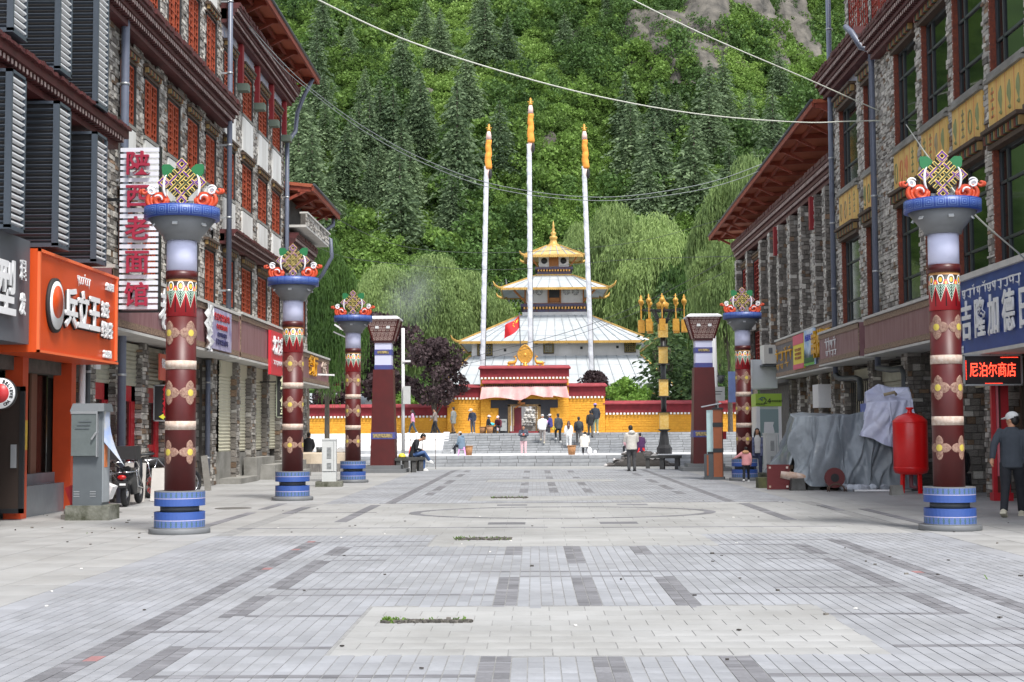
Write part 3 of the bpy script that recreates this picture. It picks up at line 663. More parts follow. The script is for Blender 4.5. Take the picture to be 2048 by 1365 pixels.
# ================================================================ BUILDINGS
m_stA=mat('grey_facade_stone',S(196,192,184),.85,col2=S(150,145,138),vscale=5,isl=.3,bump=.6,bscale=18)
m_stB=mat('dark_and_shaded_facade_stone',S(138,132,124),.85,col2=S(98,93,88),vscale=5,isl=.3,bump=.6,bscale=18)  # real dark stones, and also the painted shade on camera-facing pier sides
m_stC=mat('brown_facade_stone',S(150,124,100),.85,col2=S(100,84,70),vscale=5,isl=.35,bump=.6,bscale=18)
m_stW=mat('pale_facade_stone',S(206,202,192),.85,col2=S(168,163,154),vscale=6,isl=.25,bump=.5,bscale=18)
m_back=mat('mortar_backing',S(92,88,83),.95,var=.3,vscale=4)
m_conc=mat('grey_concrete',S(150,148,142),.85,col2=S(112,110,104),vscale=1.2,bump=.3,bscale=10)
m_render=mat('white_render_panel',S(226,226,222),.75,col2=S(196,194,188),vscale=1.3,stretch=(1,1,.25))
m_lat=mat('orange_red_lattice',S(158,66,34),.6,var=.2,vscale=6)
m_latd=mat('deep_red_lattice',S(150,44,30),.55,var=.2,vscale=6)
m_glassd=mat('dark_window_glass',S(26,22,20),.12,spec=.5)
m_glassg=mat('green_tinted_glass',S(10,20,19),.05,spec=.7)
m_alu=mat('charcoal_window_frame',S(52,56,60),.45)
m_jamb=mat('orange_painted_jamb',S(136,66,42),.65,col2=S(92,44,34),vscale=20)
m_corn=mat('maroon_cornice',S(84,36,36),.6,var=.3,vscale=6)
m_dent=mat('dentil_ends',S(176,156,150),.7,isl=.2)
m_dentd=mat('maroon_dentil',S(70,30,30),.6,isl=.25)
m_frz=mat('painted_frieze',S(120,140,176),.6,col2=S(176,160,150),vscale=5,stretch=(1,1.5,1))
m_lint=mat('carved_lintel',S(96,76,60),.7,col2=S(56,44,38),vscale=18)
m_lintc=[mat('lintel_gold',S(140,112,66),.6),mat('lintel_green',S(64,82,68),.6),mat('lintel_red',S(112,52,42),.6)]
m_ply=mat('orange_roof_soffit',S(172,92,62),.7,col2=S(142,70,46),vscale=1.2,stretch=(1,.3,1))
m_raft=mat('red_brown_rafter',S(136,58,38),.65,var=.25,vscale=3)
m_fasci=mat('dull_maroon_sign_board',S(120,78,82),.5,col2=S(142,108,110),vscale=1.6,stretch=(1,3,.5))
m_trim=mat('gilded_fret_trim',S(168,144,120),.6,col2=S(84,58,52),vscale=22)
m_soff=mat('pale_soffit',S(190,188,182),.8,var=.12)
m_pipe=mat('blue_grey_downpipe',S(98,104,120),.4,var=.1)
m_shut=mat('cream_roller_shutter',S(206,202,178),.5,var=.08,vscale=2)
m_redp=mat('red_shop_frame',S(178,34,44),.4,var=.15)
m_redd=mat('deep_red_panel',S(150,40,52),.5,var=.2)
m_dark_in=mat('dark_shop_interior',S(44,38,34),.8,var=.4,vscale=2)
m_clamp=mat('pipe_clamp_metal',S(170,172,174),.4,metal=.6)
STU=MB(); STU.add([(-.5,-.5,0),(.5,-.5,0),(.5,.5,0),(-.5,.5,0),(-.47,-.44,1),(.46,-.45,1),(.44,.45,1),(-.46,.44,1)],[(4,5,6,7),(0,1,5,4),(1,2,6,5),(2,3,7,6),(3,0,4,7)])
class Stones:
    """collects facade stones; the ones that show largest become parts of the building, the rest one mass"""
    def __init__(s,F,root,seed=1): s.F=F; s.root=root; s.r=random.Random(seed); s.L=[]
    def lay(s,u0,u1,v0,v1,d=0.0,hmin=.05,hmax=.14,lmin=.1,lmax=.34,mix=(.5,.36,.05,.09),axis='u',at=None,prd=(.012,.05)):
        r=s.r; v=v0
        while v<v1-.02:
            h=min(r.uniform(hmin,hmax),v1-v); 
            if v1-v-h<.05: h=v1-v
            u=u0
            while u<u1-.02:
                l=min(r.uniform(lmin,lmax),u1-u)
                if u1-u-l<.07: l=u1-u
                x=r.random(); k=0
                for kk,w in enumerate(mix):
                    if x<w: k=kk; break
                    x-=w
                s.L.append((u+.004,u+l-.004,v+.004,v+h-.004,d,r.uniform(*prd),k,axis,at)); u+=l
            v+=h
    def flush(s,n=230,score=None):
        F=s.F; L=s.L
        def sc(t): 
            Y=(t[0]+t[1])/2 if t[7]=='u' else t[8]
            return (t[1]-t[0])*(t[3]-t[2])/Y**2*(min(1,9/Y) if t[7]=='u' else 1) if inside(F.P(Y,(t[2]+t[3])/2,0)) else -1
        idx=sorted(range(len(L)),key=lambda i:-sc(L[i])); big=set(idx[:n]); mbs=MB(); org=Vector(ORG[s.root.name])
        mats=[m_stA,m_stB,m_stC,m_stW]; me=[STU.mesh('facade_stone',m) for m in mats]
        for i,t in enumerate(L):
            a,b,v0,v1,d,pr,k,ax,at=t; um,vm=(a+b)/2,(v0+v1)/2; sx,sz=b-a,v1-v0
            if ax=='u':   # local x->u , y->v , z->outward
                o=Vector(F.P(um,vm,d)); M=Matrix(((0,0,F.s*pr),(sx,0,0),(0,sz,0)))
            else:         # face turned to the camera (-Y); a..b is outward extent
                o=Vector(F.P(at,vm,um)); M=Matrix(((F.s*sx,0,0),(0,0,-pr),(0,sz,0)))
            if i in big:
                ob=bpy.data.objects.new('facade_stone',me[k]); COL.objects.link(ob); ob.parent=s.root; ob.matrix_local=Matrix.Translation(o-org)@M.to_4x4()
            else:
                mbs.add([M@Vector(p)+o for p in STU.v],STU.f,k)
        if mbs.v: kind(mbs.build('stone_cladding',mats,s.root),'stuff')
def inside(p):
    d=Vector(p)-Vector((0,0,CAMH)); c=Vector((d.x*_x[0]+d.y*_y[0]+d.z*_z[0],d.x*_x[1]+d.y*_y[1]+d.z*_z[1],d.x*_x[2]+d.y*_y[2]+d.z*_z[2]))
    if c.z>=0: return False
    return abs(c.x/-c.z*FPX)<1030 and abs(c.y/-c.z*FPX)<690
def cornice(F,root,u0,u1,v0,h,pr,pitch=.16,name='cornice'):
    b=MB(); F.box(b,u0,u1,v0,v0+h*.18,-.1,pr*.45); F.box(b,u0,u1,v0+h*.36,v0+h*.5,-.1,pr*.7); F.box(b,u0,u1,v0+h*.7,v0+h*.82,-.1,pr*.95); F.box(b,u0,u1,v0+h*.18,v0+h*.7,-.1,pr*.3)
    c=b.build(name,m_corn,root)
    b=MB(); u=u0
    while u<u1-pitch*.5:
        for a,e,pp in((.18,.36,.62),(.5,.7,.86)):
            F.box(b,u,u+pitch*.55,v0+h*a,v0+h*e,.0,pr*pp,0); F.box(b,u+.01,u+pitch*.55-.01,v0+h*(a+.03),v0+h*(e-.03),pr*pp,pr*pp+.012,1)
        u+=pitch
    kind(b.build('dentil_rows',[m_dentd,m_dent],c),'stuff')
    b=MB(); u=u0
    while u<u1:
        F.box(b,u,min(u+.19,u1),v0+h*.82,v0+h*(.97+.03*random.random()),-.1,pr*random.uniform(.96,1.06)); u+=.2
    kind(b.build('coping_tiles',m_corn,c),'stuff')
    return c
def roof(F,root,u0,u1,vw,d0,d1,ve,pitch=1.9,drop=0.0):
    """overhanging plank roof with exposed rafters; ve is the height of the eave underside"""
    b=MB(); F_=lambda u,v,d:F.P(u,v-drop*(u-u0)/(u1-u0),d)
    n=int((u1-u0)/.6); 
    b.add([F_(u0,vw,d0),F_(u1,vw,d0),F_(u1,ve,d1),F_(u0,ve,d1),F_(u0,vw+.12,d0),F_(u1,vw+.12,d0),F_(u1,ve+.12,d1),F_(u0,ve+.12,d1)],[(0,1,2,3),(4,7,6,5),(0,4,5,1),(1,5,6,2),(2,6,7,3),(3,7,4,0)])
    rf=b.build('roof_soffit',m_ply,root)
    u=u0+.1; 
    while u<=u1:
        b=MB(); b.beam(F_(u,vw-.14,d0+.2),F_(u,ve-.07,d1-.06),.1,.16); b.beam(F_(u,vw-1.05 if False else ve-.45,.05),F_(u,ve-.1,d1*.75),.08,.1); b.build('rafter',m_raft,rf); u+=pitch
    b=MB(); b.beam(F_(u0,ve-.03,d1),F_(u1,ve-.03,d1),.07,.2); b.beam(F_(u0,ve-.1,d1*.5),F_(u1,ve-.1,d1*.5),.09,.12); b.beam(F_(u1-.03,vw-.02,d0),F_(u1-.03,ve-.02,d1),.07,.2); b.build('eave_board',m_raft,rf)
    b=MB(); b.tube([F_(u0,ve+.1,d1+.05),F_(u1,ve+.1,d1+.05)],.05,8); b.build('gutter',m_greyd,rf)
    return rf
def lattice_window(F,root,u0,u1,v0,v1,m=None,dd=.025,lintel=True,sill=True,nv=5,nh=9):
    m=m or m_lat; w=u1-u0; h=v1-v0
    b=MB(); F.box(b,u0,u1,v0,v1,dd-.1,dd-.08); pane=b.build('window',m_glassd,root)
    b=MB()
    for a,c,e,f in((u0,u0+.05,v0,v1),(u1-.05,u1,v0,v1),(u0,u1,v0,v0+.05),(u0,u1,v1-.05,v1)): F.box(b,a,c,e,f,dd-.08,.02)
    F.box(b,u1-.07,u1,v0,v1,dd-.08,.06); b.build('black_reveal',m_blacks,pane)
    b=MB(); a0,a1,e0,e1=u0+.05,u1-.05,v0+.05,v1-.05; t=.017
    for i in range(nv+1):
        x=a0+(a1-a0)*i/nv; F.box(b,x-t,x+t,e0,e1,dd-.05,dd-.02)
    for j in range(nh+1):
        z=e0+(e1-e0)*j/nh
        F.box(b,a0,a1,z-t,z+t,dd-.052,dd-.012) if j%3==0 else [F.box(b,a0+(a1-a0)*i/nv,a0+(a1-a0)*(i+1)/nv,z-t,z+t,dd-.048,dd-.016) for i in range(nv) if (i+j)%2==0 or i%3==1]
    for q in((a0,a0+.035,e0,e1),(a1-.035,a1,e0,e1),((a0+a1)/2-.022,(a0+a1)/2+.022,e0,e1),(a0,a1,e0,e0+.04),(a0,a1,e1-.04,e1)): F.box(b,*q,dd-.055,dd-.006)
    b.build('lattice',m,pane)
    if lintel:
        b=MB(); F.box(b,u0-.08,u1+.08,v1+.0,v1+.07,-.1,.06); F.box(b,u0-.1,u1+.1,v1+.2,v1+.27,-.1,.16); F.box(b,u0-.06,u1+.06,v1+.07,v1+.2,-.1,.05); l=b.build('lintel',m_lint,pane)
        b=MB(); x=u0-.06;k=0
        while x<u1: F.box(b,x,x+.05,v1+.08,v1+.19,.04,.13,k%3); x+=.095; k+=1
        b.build('lintel_blocks',m_lintc,pane)
    if sill:
        b=MB(); F.box(b,u0-.06,u1+.06,v0-.08,v0,-.15,.07); b.build('sill',m_conc,pane)
    return pane
def pipe(label,F,u,v0,v1,d=.18,r=.075,extra=None,m=None):
    t=thing('downpipe',label,'drainpipe',F.P(u,v0,d)); b=MB()
    pts=[F.P(u,v0,d),F.P(u,v1,d)]+([] if not extra else extra); b.tube([Vector(p) for p in pts],r,10); b.build('pipe',m or m_pipe,t)
    z=v0+.6
    while z<v1: 
        b=MB(); b.tube([F.P(u,z,d),F.P(u,z+.05,d)],r+.012,10); F.box(b,u-.02,u+.02,z,z+.05,0,d); b.build('pipe_clamp',m_clamp,t); z+=2.1
    return t
def shutter(F,root,u0,u1,v0,v1,d,m=None):
    b=MB(); z=v0; 
    while z<v1-.01:
        e=min(z+.1,v1); b.add([F.P(u0,z,d),F.P(u1,z,d),F.P(u1,z+.06,d+.025),F.P(u0,z+.06,d+.025),F.P(u1,e,d),F.P(u0,e,d)],[(0,1,2,3),(3,2,4,5)]); z=e
    F.box(b,u0,u1,v1-.4 if v1-v0>1.5 else v1-.1,v1,d+.02,d+.06); return b.build('roller_shutter',m or m_shut,root)
def fascia(F,root,u0,u1,v0,v1,d=.6,m=None,trim=True):
    b=MB(); F.box(b,u0,u1,v0,v1,.0,d); f=b.build('sign_board',m or m_fasci,root)
    if trim:
        b=MB(); F.box(b,u0,u1,v1-.16,v1-.02,d,d+.03); F.box(b,u0,u1,v0+.02,v0+.16,d,d+.03); F.box(b,u0,u0+.06,v0,v1,d,d+.025); b.build('fret_trim',m_trim,f)
    b=MB(); F.box(b,u0,u1,v1,v1+.07,.0,d+.07); F.box(b,u0,u1,v0-.06,v0,-.4,d+.03); b.build('ledge',m_soff,f)
    return f
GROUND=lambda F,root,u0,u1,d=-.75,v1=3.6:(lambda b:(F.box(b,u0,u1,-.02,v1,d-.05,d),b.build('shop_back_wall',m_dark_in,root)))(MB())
# ---------------------------------------------------------------- left: tall stone house with red lattice windows
FL_=Fac(-9.0,1)
A=thing('stone_house','tall stone house with small eave cornice and red lattice windows, left behind the noodle sign','building',(-9,30,0))
b=MB(); FL_.box(b,29.4,40.4,3.4,16.5,-6,-.28); b.build('wall',m_back,A)
st=Stones(FL_,A,1); cols=[31.05,33.0,35.08,37.1,39.15]; hw=.58; rows=[(4.95,6.55),(8.35,9.75),(11.5,13.1),(14.6,16.2)]
ed=[29.5]+[x for c in cols for x in(c-hw,c+hw)]+[40.4]
for i in range(0,len(ed),2): st.lay(ed[i],ed[i+1],4.8,16.2,-.02)
for c in cols:
    z=4.8
    for (a,e) in rows:
        lattice_window(FL_,A,c-hw,c+hw,a,e)
        if e+.3<16: 
            nx=[r[0] for r in rows if r[0]>e]
            if nx and e>5: 
                st.lay(c-hw,c+hw,e+.28,nx[0]-.08,-.1)
                b=MB(); FL_.box(b,c-hw,c+hw,nx[0]-1.15,nx[0]-.1,-.1,.06); b.build('white_panel',m_render,A)
cornice(FL_,A,28.0,40.6,10.28,.7,.6); cornice(FL_,A,29.6,40.4,16.3,.7,.6)
fa=fascia(FL_,A,28.1,40.3,3.62,4.78)
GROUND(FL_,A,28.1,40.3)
for c in(28.85,30.8,32.85,34.95,36.8,40.0):
    b=MB(); FL_.box(b,c-.25,c+.25,0,3.6,-.7,-.03); b.build('stone_pier',m_back,A); st.lay(c-.27,c+.27,0,3.56,-.03,mix=(.42,.45,.08,.05)); st.lay(-.3,0,0,3.56,0,axis='d',at=c-.25,mix=(.25,.6,.12,.03))  # camera side laid mostly in dark stone: its shade put into the colour
for a,e in((29.1,30.55),(31.05,32.6),(33.1,34.7),(35.2,36.5)):
    shutter(FL_,A,a,e,2.55,3.5,-.16,mat('aged_shutter',S(170,168,150),.6,var=.15)); b=MB()
    for q in((a,e,2.2,2.55),(a,a+.14,0,2.55),(e-.32,e,0,2.55),(a,e,0,.62)): FL_.box(b,*q,-.3,-.17)
    dr=b.build('shop_front',m_redp,A); b=MB(); FL_.box(b,a+.14,e-.32,.62,2.2,-.27,-.22); b.build('glass',m_glassd,dr); b=MB(); FL_.box(b,a+.14,e-.32,1.05,1.2,-.22,-.215); b.build('red_stripe',m_redp,dr)
st.lay(37.1,39.7,0,3.5,-.4,hmin=.12,hmax=.26,lmin=.25,lmax=.6,mix=(.2,.5,.28,.02))
text('老面馆',1.0,.02,m_white,fa,(-8.36,33.0,4.2),'l',off=.012,sx=.95)
st.flush(290)
pipe('blue grey drainpipe running down the house edge beside the red noodle sign',FL_,30.25,.0,16.5,.2,.09)
pipe('blue grey drainpipe between the two stone houses on the left',FL_,40.35,4.9,16.5,.3,.075)
pipe('blue grey drainpipe against the dark stone recess below the purple poster',FL_,39.6,.15,3.5,-.1,.07)
# ---------------------------------------------------------------- left: second stone house with white panels and roof
A2=thing('stone_house','three storey stone house with white panels under its windows and an orange overhanging roof','building',(-9,45,0))
b=MB(); FL_.box(b,40.4,51,.0,14.6,-6,-.28); b.build('wall',m_back,A2)
st=Stones(FL_,A2,2); cols=[41.55,44.2,46.75,49.25]; hw=.74; rows=[(5.15,6.6),(8.4,9.85),(11.35,12.7)]
ed=[40.4]+[x for c in cols for x in(c-hw,c+hw)]+[51]
for i in range(0,len(ed),2): st.lay(ed[i],ed[i+1],4.8,13.4,-.02)
for c in cols:
    for k,(a,e) in enumerate(rows):
        lattice_window(FL_,A2,c-hw,c+hw,a,e)
        if k: b=MB(); FL_.box(b,c-hw-.05,c+hw+.05,a-1.15,a-.1,-.1,.06); b.build('white_panel',m_render,A2)
        if k<2: st.lay(c-hw,c+hw,e+.28,rows[k+1][0]-1.1,-.1)
    b=MB(); FL_.box(b,c-hw-.2,c+hw+.2,12.98,13.36,-.1,.03); b.build('frieze',m_frz,A2)
    b=MB(); FL_.box(b,c-hw,c+hw,6.75,6.88,-.1,.06); b.build('frieze',m_frz,A2)
for c in(42.9,45.5,48.0,50.5):
    b=MB(); FL_.box(b,c-.12,c+.12,12.1,13.35,.0,.16); b.build('bracket_cloth',mat('red_bracket',S(134,26,34),.6),A2); b=MB(); FL_.box(b,c-.18,c+.18,11.9,12.12,.0,.34); b.build('bracket_stone',mat('greenish_bracket',S(96,108,96),.7),A2)
cornice(FL_,A2,40.5,51.2,13.36,.6,.55); cornice(FL_,A2,40.45,51.0,6.9,.42,.5)
roof(FL_,A2,40.6,52.6,14.9,-2.2,1.0,14.62)
fa2=fascia(FL_,A2,40.5,50.6,3.62,4.86,.6)
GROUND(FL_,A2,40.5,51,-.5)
for a,e in((40.6,42.2),(42.75,44.4),(45.25,47.0),(47.55,49.5)): shutter(FL_,A2,a,e,.9 if a<48 else .5,3.55,-.03)
for a,e in((42.2,42.75),(44.4,45.25),(47.0,47.55),(49.5,50.5)):
    b=MB(); FL_.box(b,a,e,0,3.55,-.6,.12); b.build('stone_pier',m_back,A2); st.lay(a-.02,e+.02,0,3.55,.12,mix=(.5,.4,.08,.02)); st.lay(-.05,.17,0,3.55,0,axis='d',at=a,hmin=.1,hmax=.22,lmin=.2,lmax=.5,mix=(.12,.7,.16,.02))  # near faces of the piers get dark stones to stand for shade
b=MB(); FL_.box(b,40.6,42.5,0,.92,-.4,.0); FL_.box(b,43.2,47.5,0,.86,-.4,.02); b.build('plinth',m_conc,A2)
st.flush(290)
sp=thing('concrete_steps','worn concrete steps up to the cream shutters on the left','steps',(-8.6,45,0))
for (u0,u1,d0,d1,h) in((43.6,46.6,.1,.5,.7),(44.2,47.2,.5,.95,.46),(44.6,48.2,.95,1.45,.23),(40.7,43.4,.0,.6,.16),(48.3,50.6,.1,.9,.5)):
    b=MB(); FL_.box(b,u0,u1,-.02,h,d0,d1); b.build('step',m_conc,sp)
pipe('blue grey drainpipe with roof bend at the far corner of the white panelled house',FL_,50.75,.9,11.9,.15,.08,[FL_.P(51.6,12.5,.3),FL_.P(51.7,13.2,.35),FL_.P(51.6,13.8,.6),FL_.P(51.8,14.5,.9)])
# ---------------------------------------------------------------- left: far low house with balcony and gold sign
B_=thing('stone_house','low stone house with balcony at the far end of the left row','building',(-9,54,0))
b=MB(); FL_.box(b,51,56.8,0,10.2,-6,-.1); b.build('wall',m_back,B_); st=Stones(FL_,B_,3); st.lay(51,56.8,0,8.2,-.1,mix=(.55,.3,.05,.1)); 
b=MB(); FL_.box(b,50.9,56.6,8.86,8.95,-2,.82); b.build('balcony_soffit',m_soff,B_); b=MB(); FL_.box(b,50.9,56.6,8.95,9.36,.62,.8); b.build('balcony_parapet',m_back,B_); st.lay(50.9,56.6,8.95,9.36,.8,mix=(.7,.15,0,.15),hmax=.14)
b=MB(); FL_.box(b,50.9,56.65,9.36,9.42,.58,.88); b.build('balcony_coping',m_soff,B_)
cornice(FL_,B_,51,56,8.0,.7,.5); roof(FL_,B_,51.2,58.3,10.7,-2.2,1.0,10.36)
lattice_window(FL_,B_,52.2,53.4,5.2,6.7); lattice_window(FL_,B_,54.4,55.6,5.2,6.7)
fb=fascia(FL_,B_,49.6,56.3,3.25,4.3,.86); text('餐厅',.8,.03,mat('gold_letters',S(226,164,40),.4,metal=.2),fb,(-8.12,52.3,3.85),'l',off=.015,sx=1.3)
text('住宿',.45,.04,m_band,fb,(-8.12,54.9,3.9),'l',off=.01,sx=1.3)
b=MB(); b.beam((-8.1,53.2,3.62),(-7.5,53.4,3.6),.06,.06); b.build('lamp_arm',m_white,fb)
st.flush(120)
t=thing('downpipe','grey gutter pipe crooked around the balcony of the far left house','drainpipe',(-8.1,57,8)); b=MB(); b.tube([(-8.2,58.0,10.3),(-8.15,57.6,9.9),(-8.6,57.2,9.5),(-8.15,56.9,9.2),(-8.1,56.9,8.5),(-8.5,57,7.8),(-9,57,7.2)],.08,8); b.build('pipe',m_pipe,t)
# ---------------------------------------------------------------- left, nearest: house behind louvre screens
A0=thing('shop_house','stone shop house behind the dark louvre screens, nearest on the left','building',(-9,22,0))
b=MB(); FL_.box(b,12,29.3,2.6,16,-6,-.1); b.build('wall',m_back,A0); st=Stones(FL_,A0,4); st.lay(19,29.3,4.4,12.5,-.1,mix=(.5,.4,.05,.05))
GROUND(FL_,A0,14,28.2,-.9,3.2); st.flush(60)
b=MB(); FL_.box(b,16,28.5,7.45,7.6,-.1,.8); FL_.box(b,16,28.4,7.22,7.34,-.1,.62); ev=b.build('small_eave',m_corn,A0)
b=MB(); u=16
while u<28.4: FL_.box(b,u,u+.09,7.34,7.45,.0,.74,0); FL_.box(b,u+.01,u+.08,7.36,7.44,.74,.75,1); u+=.17
kind(b.build('eave_blocks',[m_dentd,m_dent],ev),'stuff')
b=MB(); u=16
while u<28.4: FL_.box(b,u,u+.11,7.6,7.6+.05+.03*random.random(),.0,.84+.05*random.random()); u+=.12
kind(b.build('eave_tiles',m_corn,ev),'stuff')
b=MB(); b.box(-9.06,-8.95,28.95,29.25,2.8,11.5); b.build('white_corner_strip',m_white,A0)
m_lou=mat('slate_louvre_frame',S(70,78,88),.45,var=.06); m_slat=mat('slate_louvre_slat',S(78,86,96),.4,isl=.06); m_slw=mat('silver_louvre_slat',S(222,224,226),.4,isl=.06)
fm=MB(); fm.add([(-.41,0,-.035),(.41,0,-.035),(.41,-.05,-.005),(-.41,-.05,-.005),(-.41,-.05,.006),(.41,-.05,.006)],[(0,1,2,3),(3,2,5,4)]); fme=fm.mesh('slat',m_slat)
sm_=MB(); sm_.add([(0,-.31,-.03),(0,.31,-.03),(.05,.31,-.004),(.05,-.31,-.004),(.05,.31,.02),(.05,-.31,.02)],[(0,1,2,3),(3,2,4,5)]); sme=sm_.mesh('slat',m_slw)
def louvre(label,u0,u1,v0,v1):
    t=thing('louvre_screen',label,'louvre screen',(-9,u0,v0),'dark louvre screens over the orange shop'); h=v1-v0
    b=MB(); b.box(-.02,.82,.06,u1-u0-.06,.03,h-.02); b.build('core',m_blacks,t,(0,0,0))
    b=MB(); w=u1-u0
    for x0,x1,y0,y1 in((.8,.9,0,.06),(.84,.9,w-.05,w),(0,.06,0,.06)): b.box(x0,x1,y0,y1,0,h)
    for z in(0,h-.05): b.box(0,.9,0,.05,z,z+.05); b.box(.85,.9,0,w,z,z+.05)
    b.box(0,.9,0,w,-.02,.0); b.build('frame',m_lou,t,(0,0,0))
    n=int((h-.12)/.108)
    for i in range(n):
        z=.1+i*.108; link('slat',fme,t,(.43,.052,z)); link('slat',sme,t,(.845,w/2,z))
        
louvre('lower dark louvre box cut by the left picture edge, beside grey sign',21.75,22.4,4.68,7.18); louvre('middle dark louvre box of the lower row, above the orange sign',23.95,24.6,4.68,7.18); louvre('dark louvre box of the lower row closest to the noodle sign',26.07,26.75,4.66,7.1)
louvre('upper dark louvre box at top left corner of the picture',21.75,22.4,7.78,10.4); louvre('upper dark louvre box in the middle, its slatted base just over the eave',23.95,24.6,7.74,10.3); louvre('upper dark louvre box next to the white corner strip of the stone house',26.07,26.75,7.62,10.2)
pipe('white plastic pipe beside the orange shop pillar',FL_,28.05,.25,2.9,.05,.065,None,m_white); pipe('black pipe standing between the white pipe and the red shop',FL_,28.55,.0,2.9,.0,.06,None,m_greyd)
# orange tea shop front
m_oran=mat('orange_sign_paint',S(206,76,26),.4,var=.06,vscale=2); m_orand=mat('orange_pillar_paint',S(190,70,30),.45,var=.1)
t=thing('shop_sign','big orange tea shop sign board with white raised characters','shop sign',(-8.6,25.5,2.83))
b=MB(); b.box(-8.98,-8.2,23.3,27.8,2.83,4.55); b.build('board',m_oran,t)
b=MB(); 
for q in((23.3,23.36,2.83,4.55),(27.68,27.74,2.9,4.5),(23.3,27.8,4.5,4.55),(23.3,27.8,2.83,2.87)): b.box(-8.2,-8.16,*q)
b.build('rim',mat('orange_sign_rim',S(234,110,64),.4),t)
text('兵立王',.72,.016,m_white,t,(-8.13,25.5,3.64),'l',off=.02,sx=.92); text('兵立王',.72,.016,m_blacks,t,(-8.165,25.52,3.62),'l',off=.026,sx=.92)  # black copy stands for the shadow and dark sides of the raised letters
text('奶茶',.31,.012,m_white,t,(-8.13,26.82,3.8),'l',off=.008,sx=.75); text('鲜果茶',.32,.012,m_white,t,(-8.13,26.95,3.42),'l',off=.008,sx=.72)
text('奶茶',.31,.01,m_blacks,t,(-8.155,26.83,3.79),'l',off=.012,sx=.75); text('鲜果茶',.32,.01,m_blacks,t,(-8.155,26.96,3.41),'l',off=.012,sx=.72)  # black copies set behind and lower, as painted shadow of the small characters
b=MB(); b.lathe([(.0,0),(.5,0),(.5,.06),(0,.06)],n=28); me=b.mesh('round_badge',m_blacks); me.transform(Matrix.Diagonal((.8,.94,1,1))); o=link('round_badge',me,t,(.40,-1.4,.84)); o.rotation_euler=(math.pi/2,0,math.pi/2)
b=MB(); b.lathe([(0,.06),(.44,.06),(.44,.075),(0,.075)],n=28); me=b.mesh('badge_face',m_white); me.transform(Matrix.Diagonal((.8,.94,1,1))); link('badge_face',me,o)
b=MB(); b.lathe([(0,.075),(.33,.075),(.33,.085),(0,.085)],n=28); me=b.mesh('badge_disc',m_oran); me.transform(Matrix.Translation((0,.06,0))@Matrix.Diagonal((.8,.85,1,1))); link('badge_disc',me,o)
def tib(parent,F,u0,v0,n,h,w,m,d,seed,vertical=False):
    """brush-like Tibetan syllables built from strokes: flat head stroke, hanging stems and hooks"""
    r=random.Random(seed); b=MB(); u=u0; s=h*.09
    P=lambda x,y:F.P(x,y,d)
    for i in range(n):
        ww=w*r.uniform(.55,.9); top=v0+h*r.uniform(-.02,.03); sg=F.s
        def q(x): return u+sg*x
        b.beam(P(q(0),top),P(q(ww),top),s*1.2,s*1.3)
        k=r.choice((0,1,2,3)); x=q(ww*.75)
        b.tube([P(x,top),P(x,top-h*.35),P(x-sg*s*.6,top-h*r.uniform(.6,.95))],[s*.8,s*.7,s*.2],5)
        if k in(0,2): b.tube([P(q(ww*.2),top),P(q(ww*.1),top-h*.2),P(q(ww*.25),top-h*.4),P(q(ww*.6),top-h*.3)],[s*.6,s*.7,s*.7,s*.4],5)
        if k in(1,2): b.tube([P(q(ww*.1),top-h*.5),P(q(ww*.5),top-h*.62),P(q(ww*.8),top-h*.5)],[s*.3,s*.7,s*.5],5)
        if k==3: b.tube([P(q(ww*.1),top+h*.3),P(q(ww*.4),top+h*.16),P(q(ww*.7),top+h*.34)],[s*.3,s*.6,s*.3],5)
        u+=sg*w*.95
        if r.random()<.5: b.cbox(P(u-sg*w*.12,top-h*.02),(s,s,s*1.4))
    return b.build('tibetan_lettering',m,parent)
b=MB(); b.box(-8.2,-8.17,25.2,26.0,4.12,4.36); tib(t,Fac(-8.2,1),25.25,4.3,6,.2,.13,m_white,.04,5)
text('全国连锁',.15,.02,m_white,t,(-8.17,27.2,4.28),'l',off=.004,sx=.8); text('加盟热线',.15,.02,m_white,t,(-8.17,27.1,2.98),'l',off=.004,sx=.8)
t=thing('tea_shop_entrance','orange tea shop entrance with black framed glass door','shop front',(-9,25.5,0))
for (u0,u1,d1) in((24.75,25.02,.06),(27.25,27.52,.1)): b=MB(); FL_.box(b,u0,u1,0,2.83,-.25,d1); b.build('orange_pillar',m_orand,t)
b=MB(); FL_.box(b,20,24.75,0,2.83,-.5,-.42); b.build('glass',m_glassd,t); b=MB(); FL_.box(b,25.02,27.25,.6,2.83,-.4,-.36); b.build('glass',m_glassd,t)
b=MB(); FL_.box(b,25.02,27.25,0,.55,-.5,-.02); FL_.box(b,25.6,27.25,.55,.75,-.5,-.2); b.build('grey_plinth',mat('polished_grey_tile',S(112,118,124),.25,var=.1),t)
b=MB()
for x0,x1,z0,z1 in((-9.45,-9.36,.12,2.3),(-8.86,-8.78,.12,2.3),(-9.45,-8.78,.12,.2),(-9.45,-8.78,2.22,2.3)): b.box(x0,x1,24.4,24.46,z0,z1)
b.build('door_frame',m_black,t); b=MB(); b.box(-9.36,-8.86,24.42,24.44,.2,2.22); b.build('door_glass',mat('smoky_glass',S(60,52,48),.1,spec=.6),t)
b=MB(); b.box(-9.0,-8.9,24.38,24.4,.9,1.3); b.build('door_handle',m_clamp,t)
b=MB(); FL_.box(b,24.78,24.99,1.2,1.72,.06,.07); n=b.build('yellow_notice',mat('yellow_notice_paper',S(214,176,60),.6,var=.15,vscale=12),t)
b=MB(); FL_.box(b,23.4,23.8,0,2.7,-.4,-.1); FL_.box(b,26.2,26.5,.6,2.7,-.34,-.3); b.build('inner_panel',mat('brown_shop_panel',S(110,78,62),.5),t)
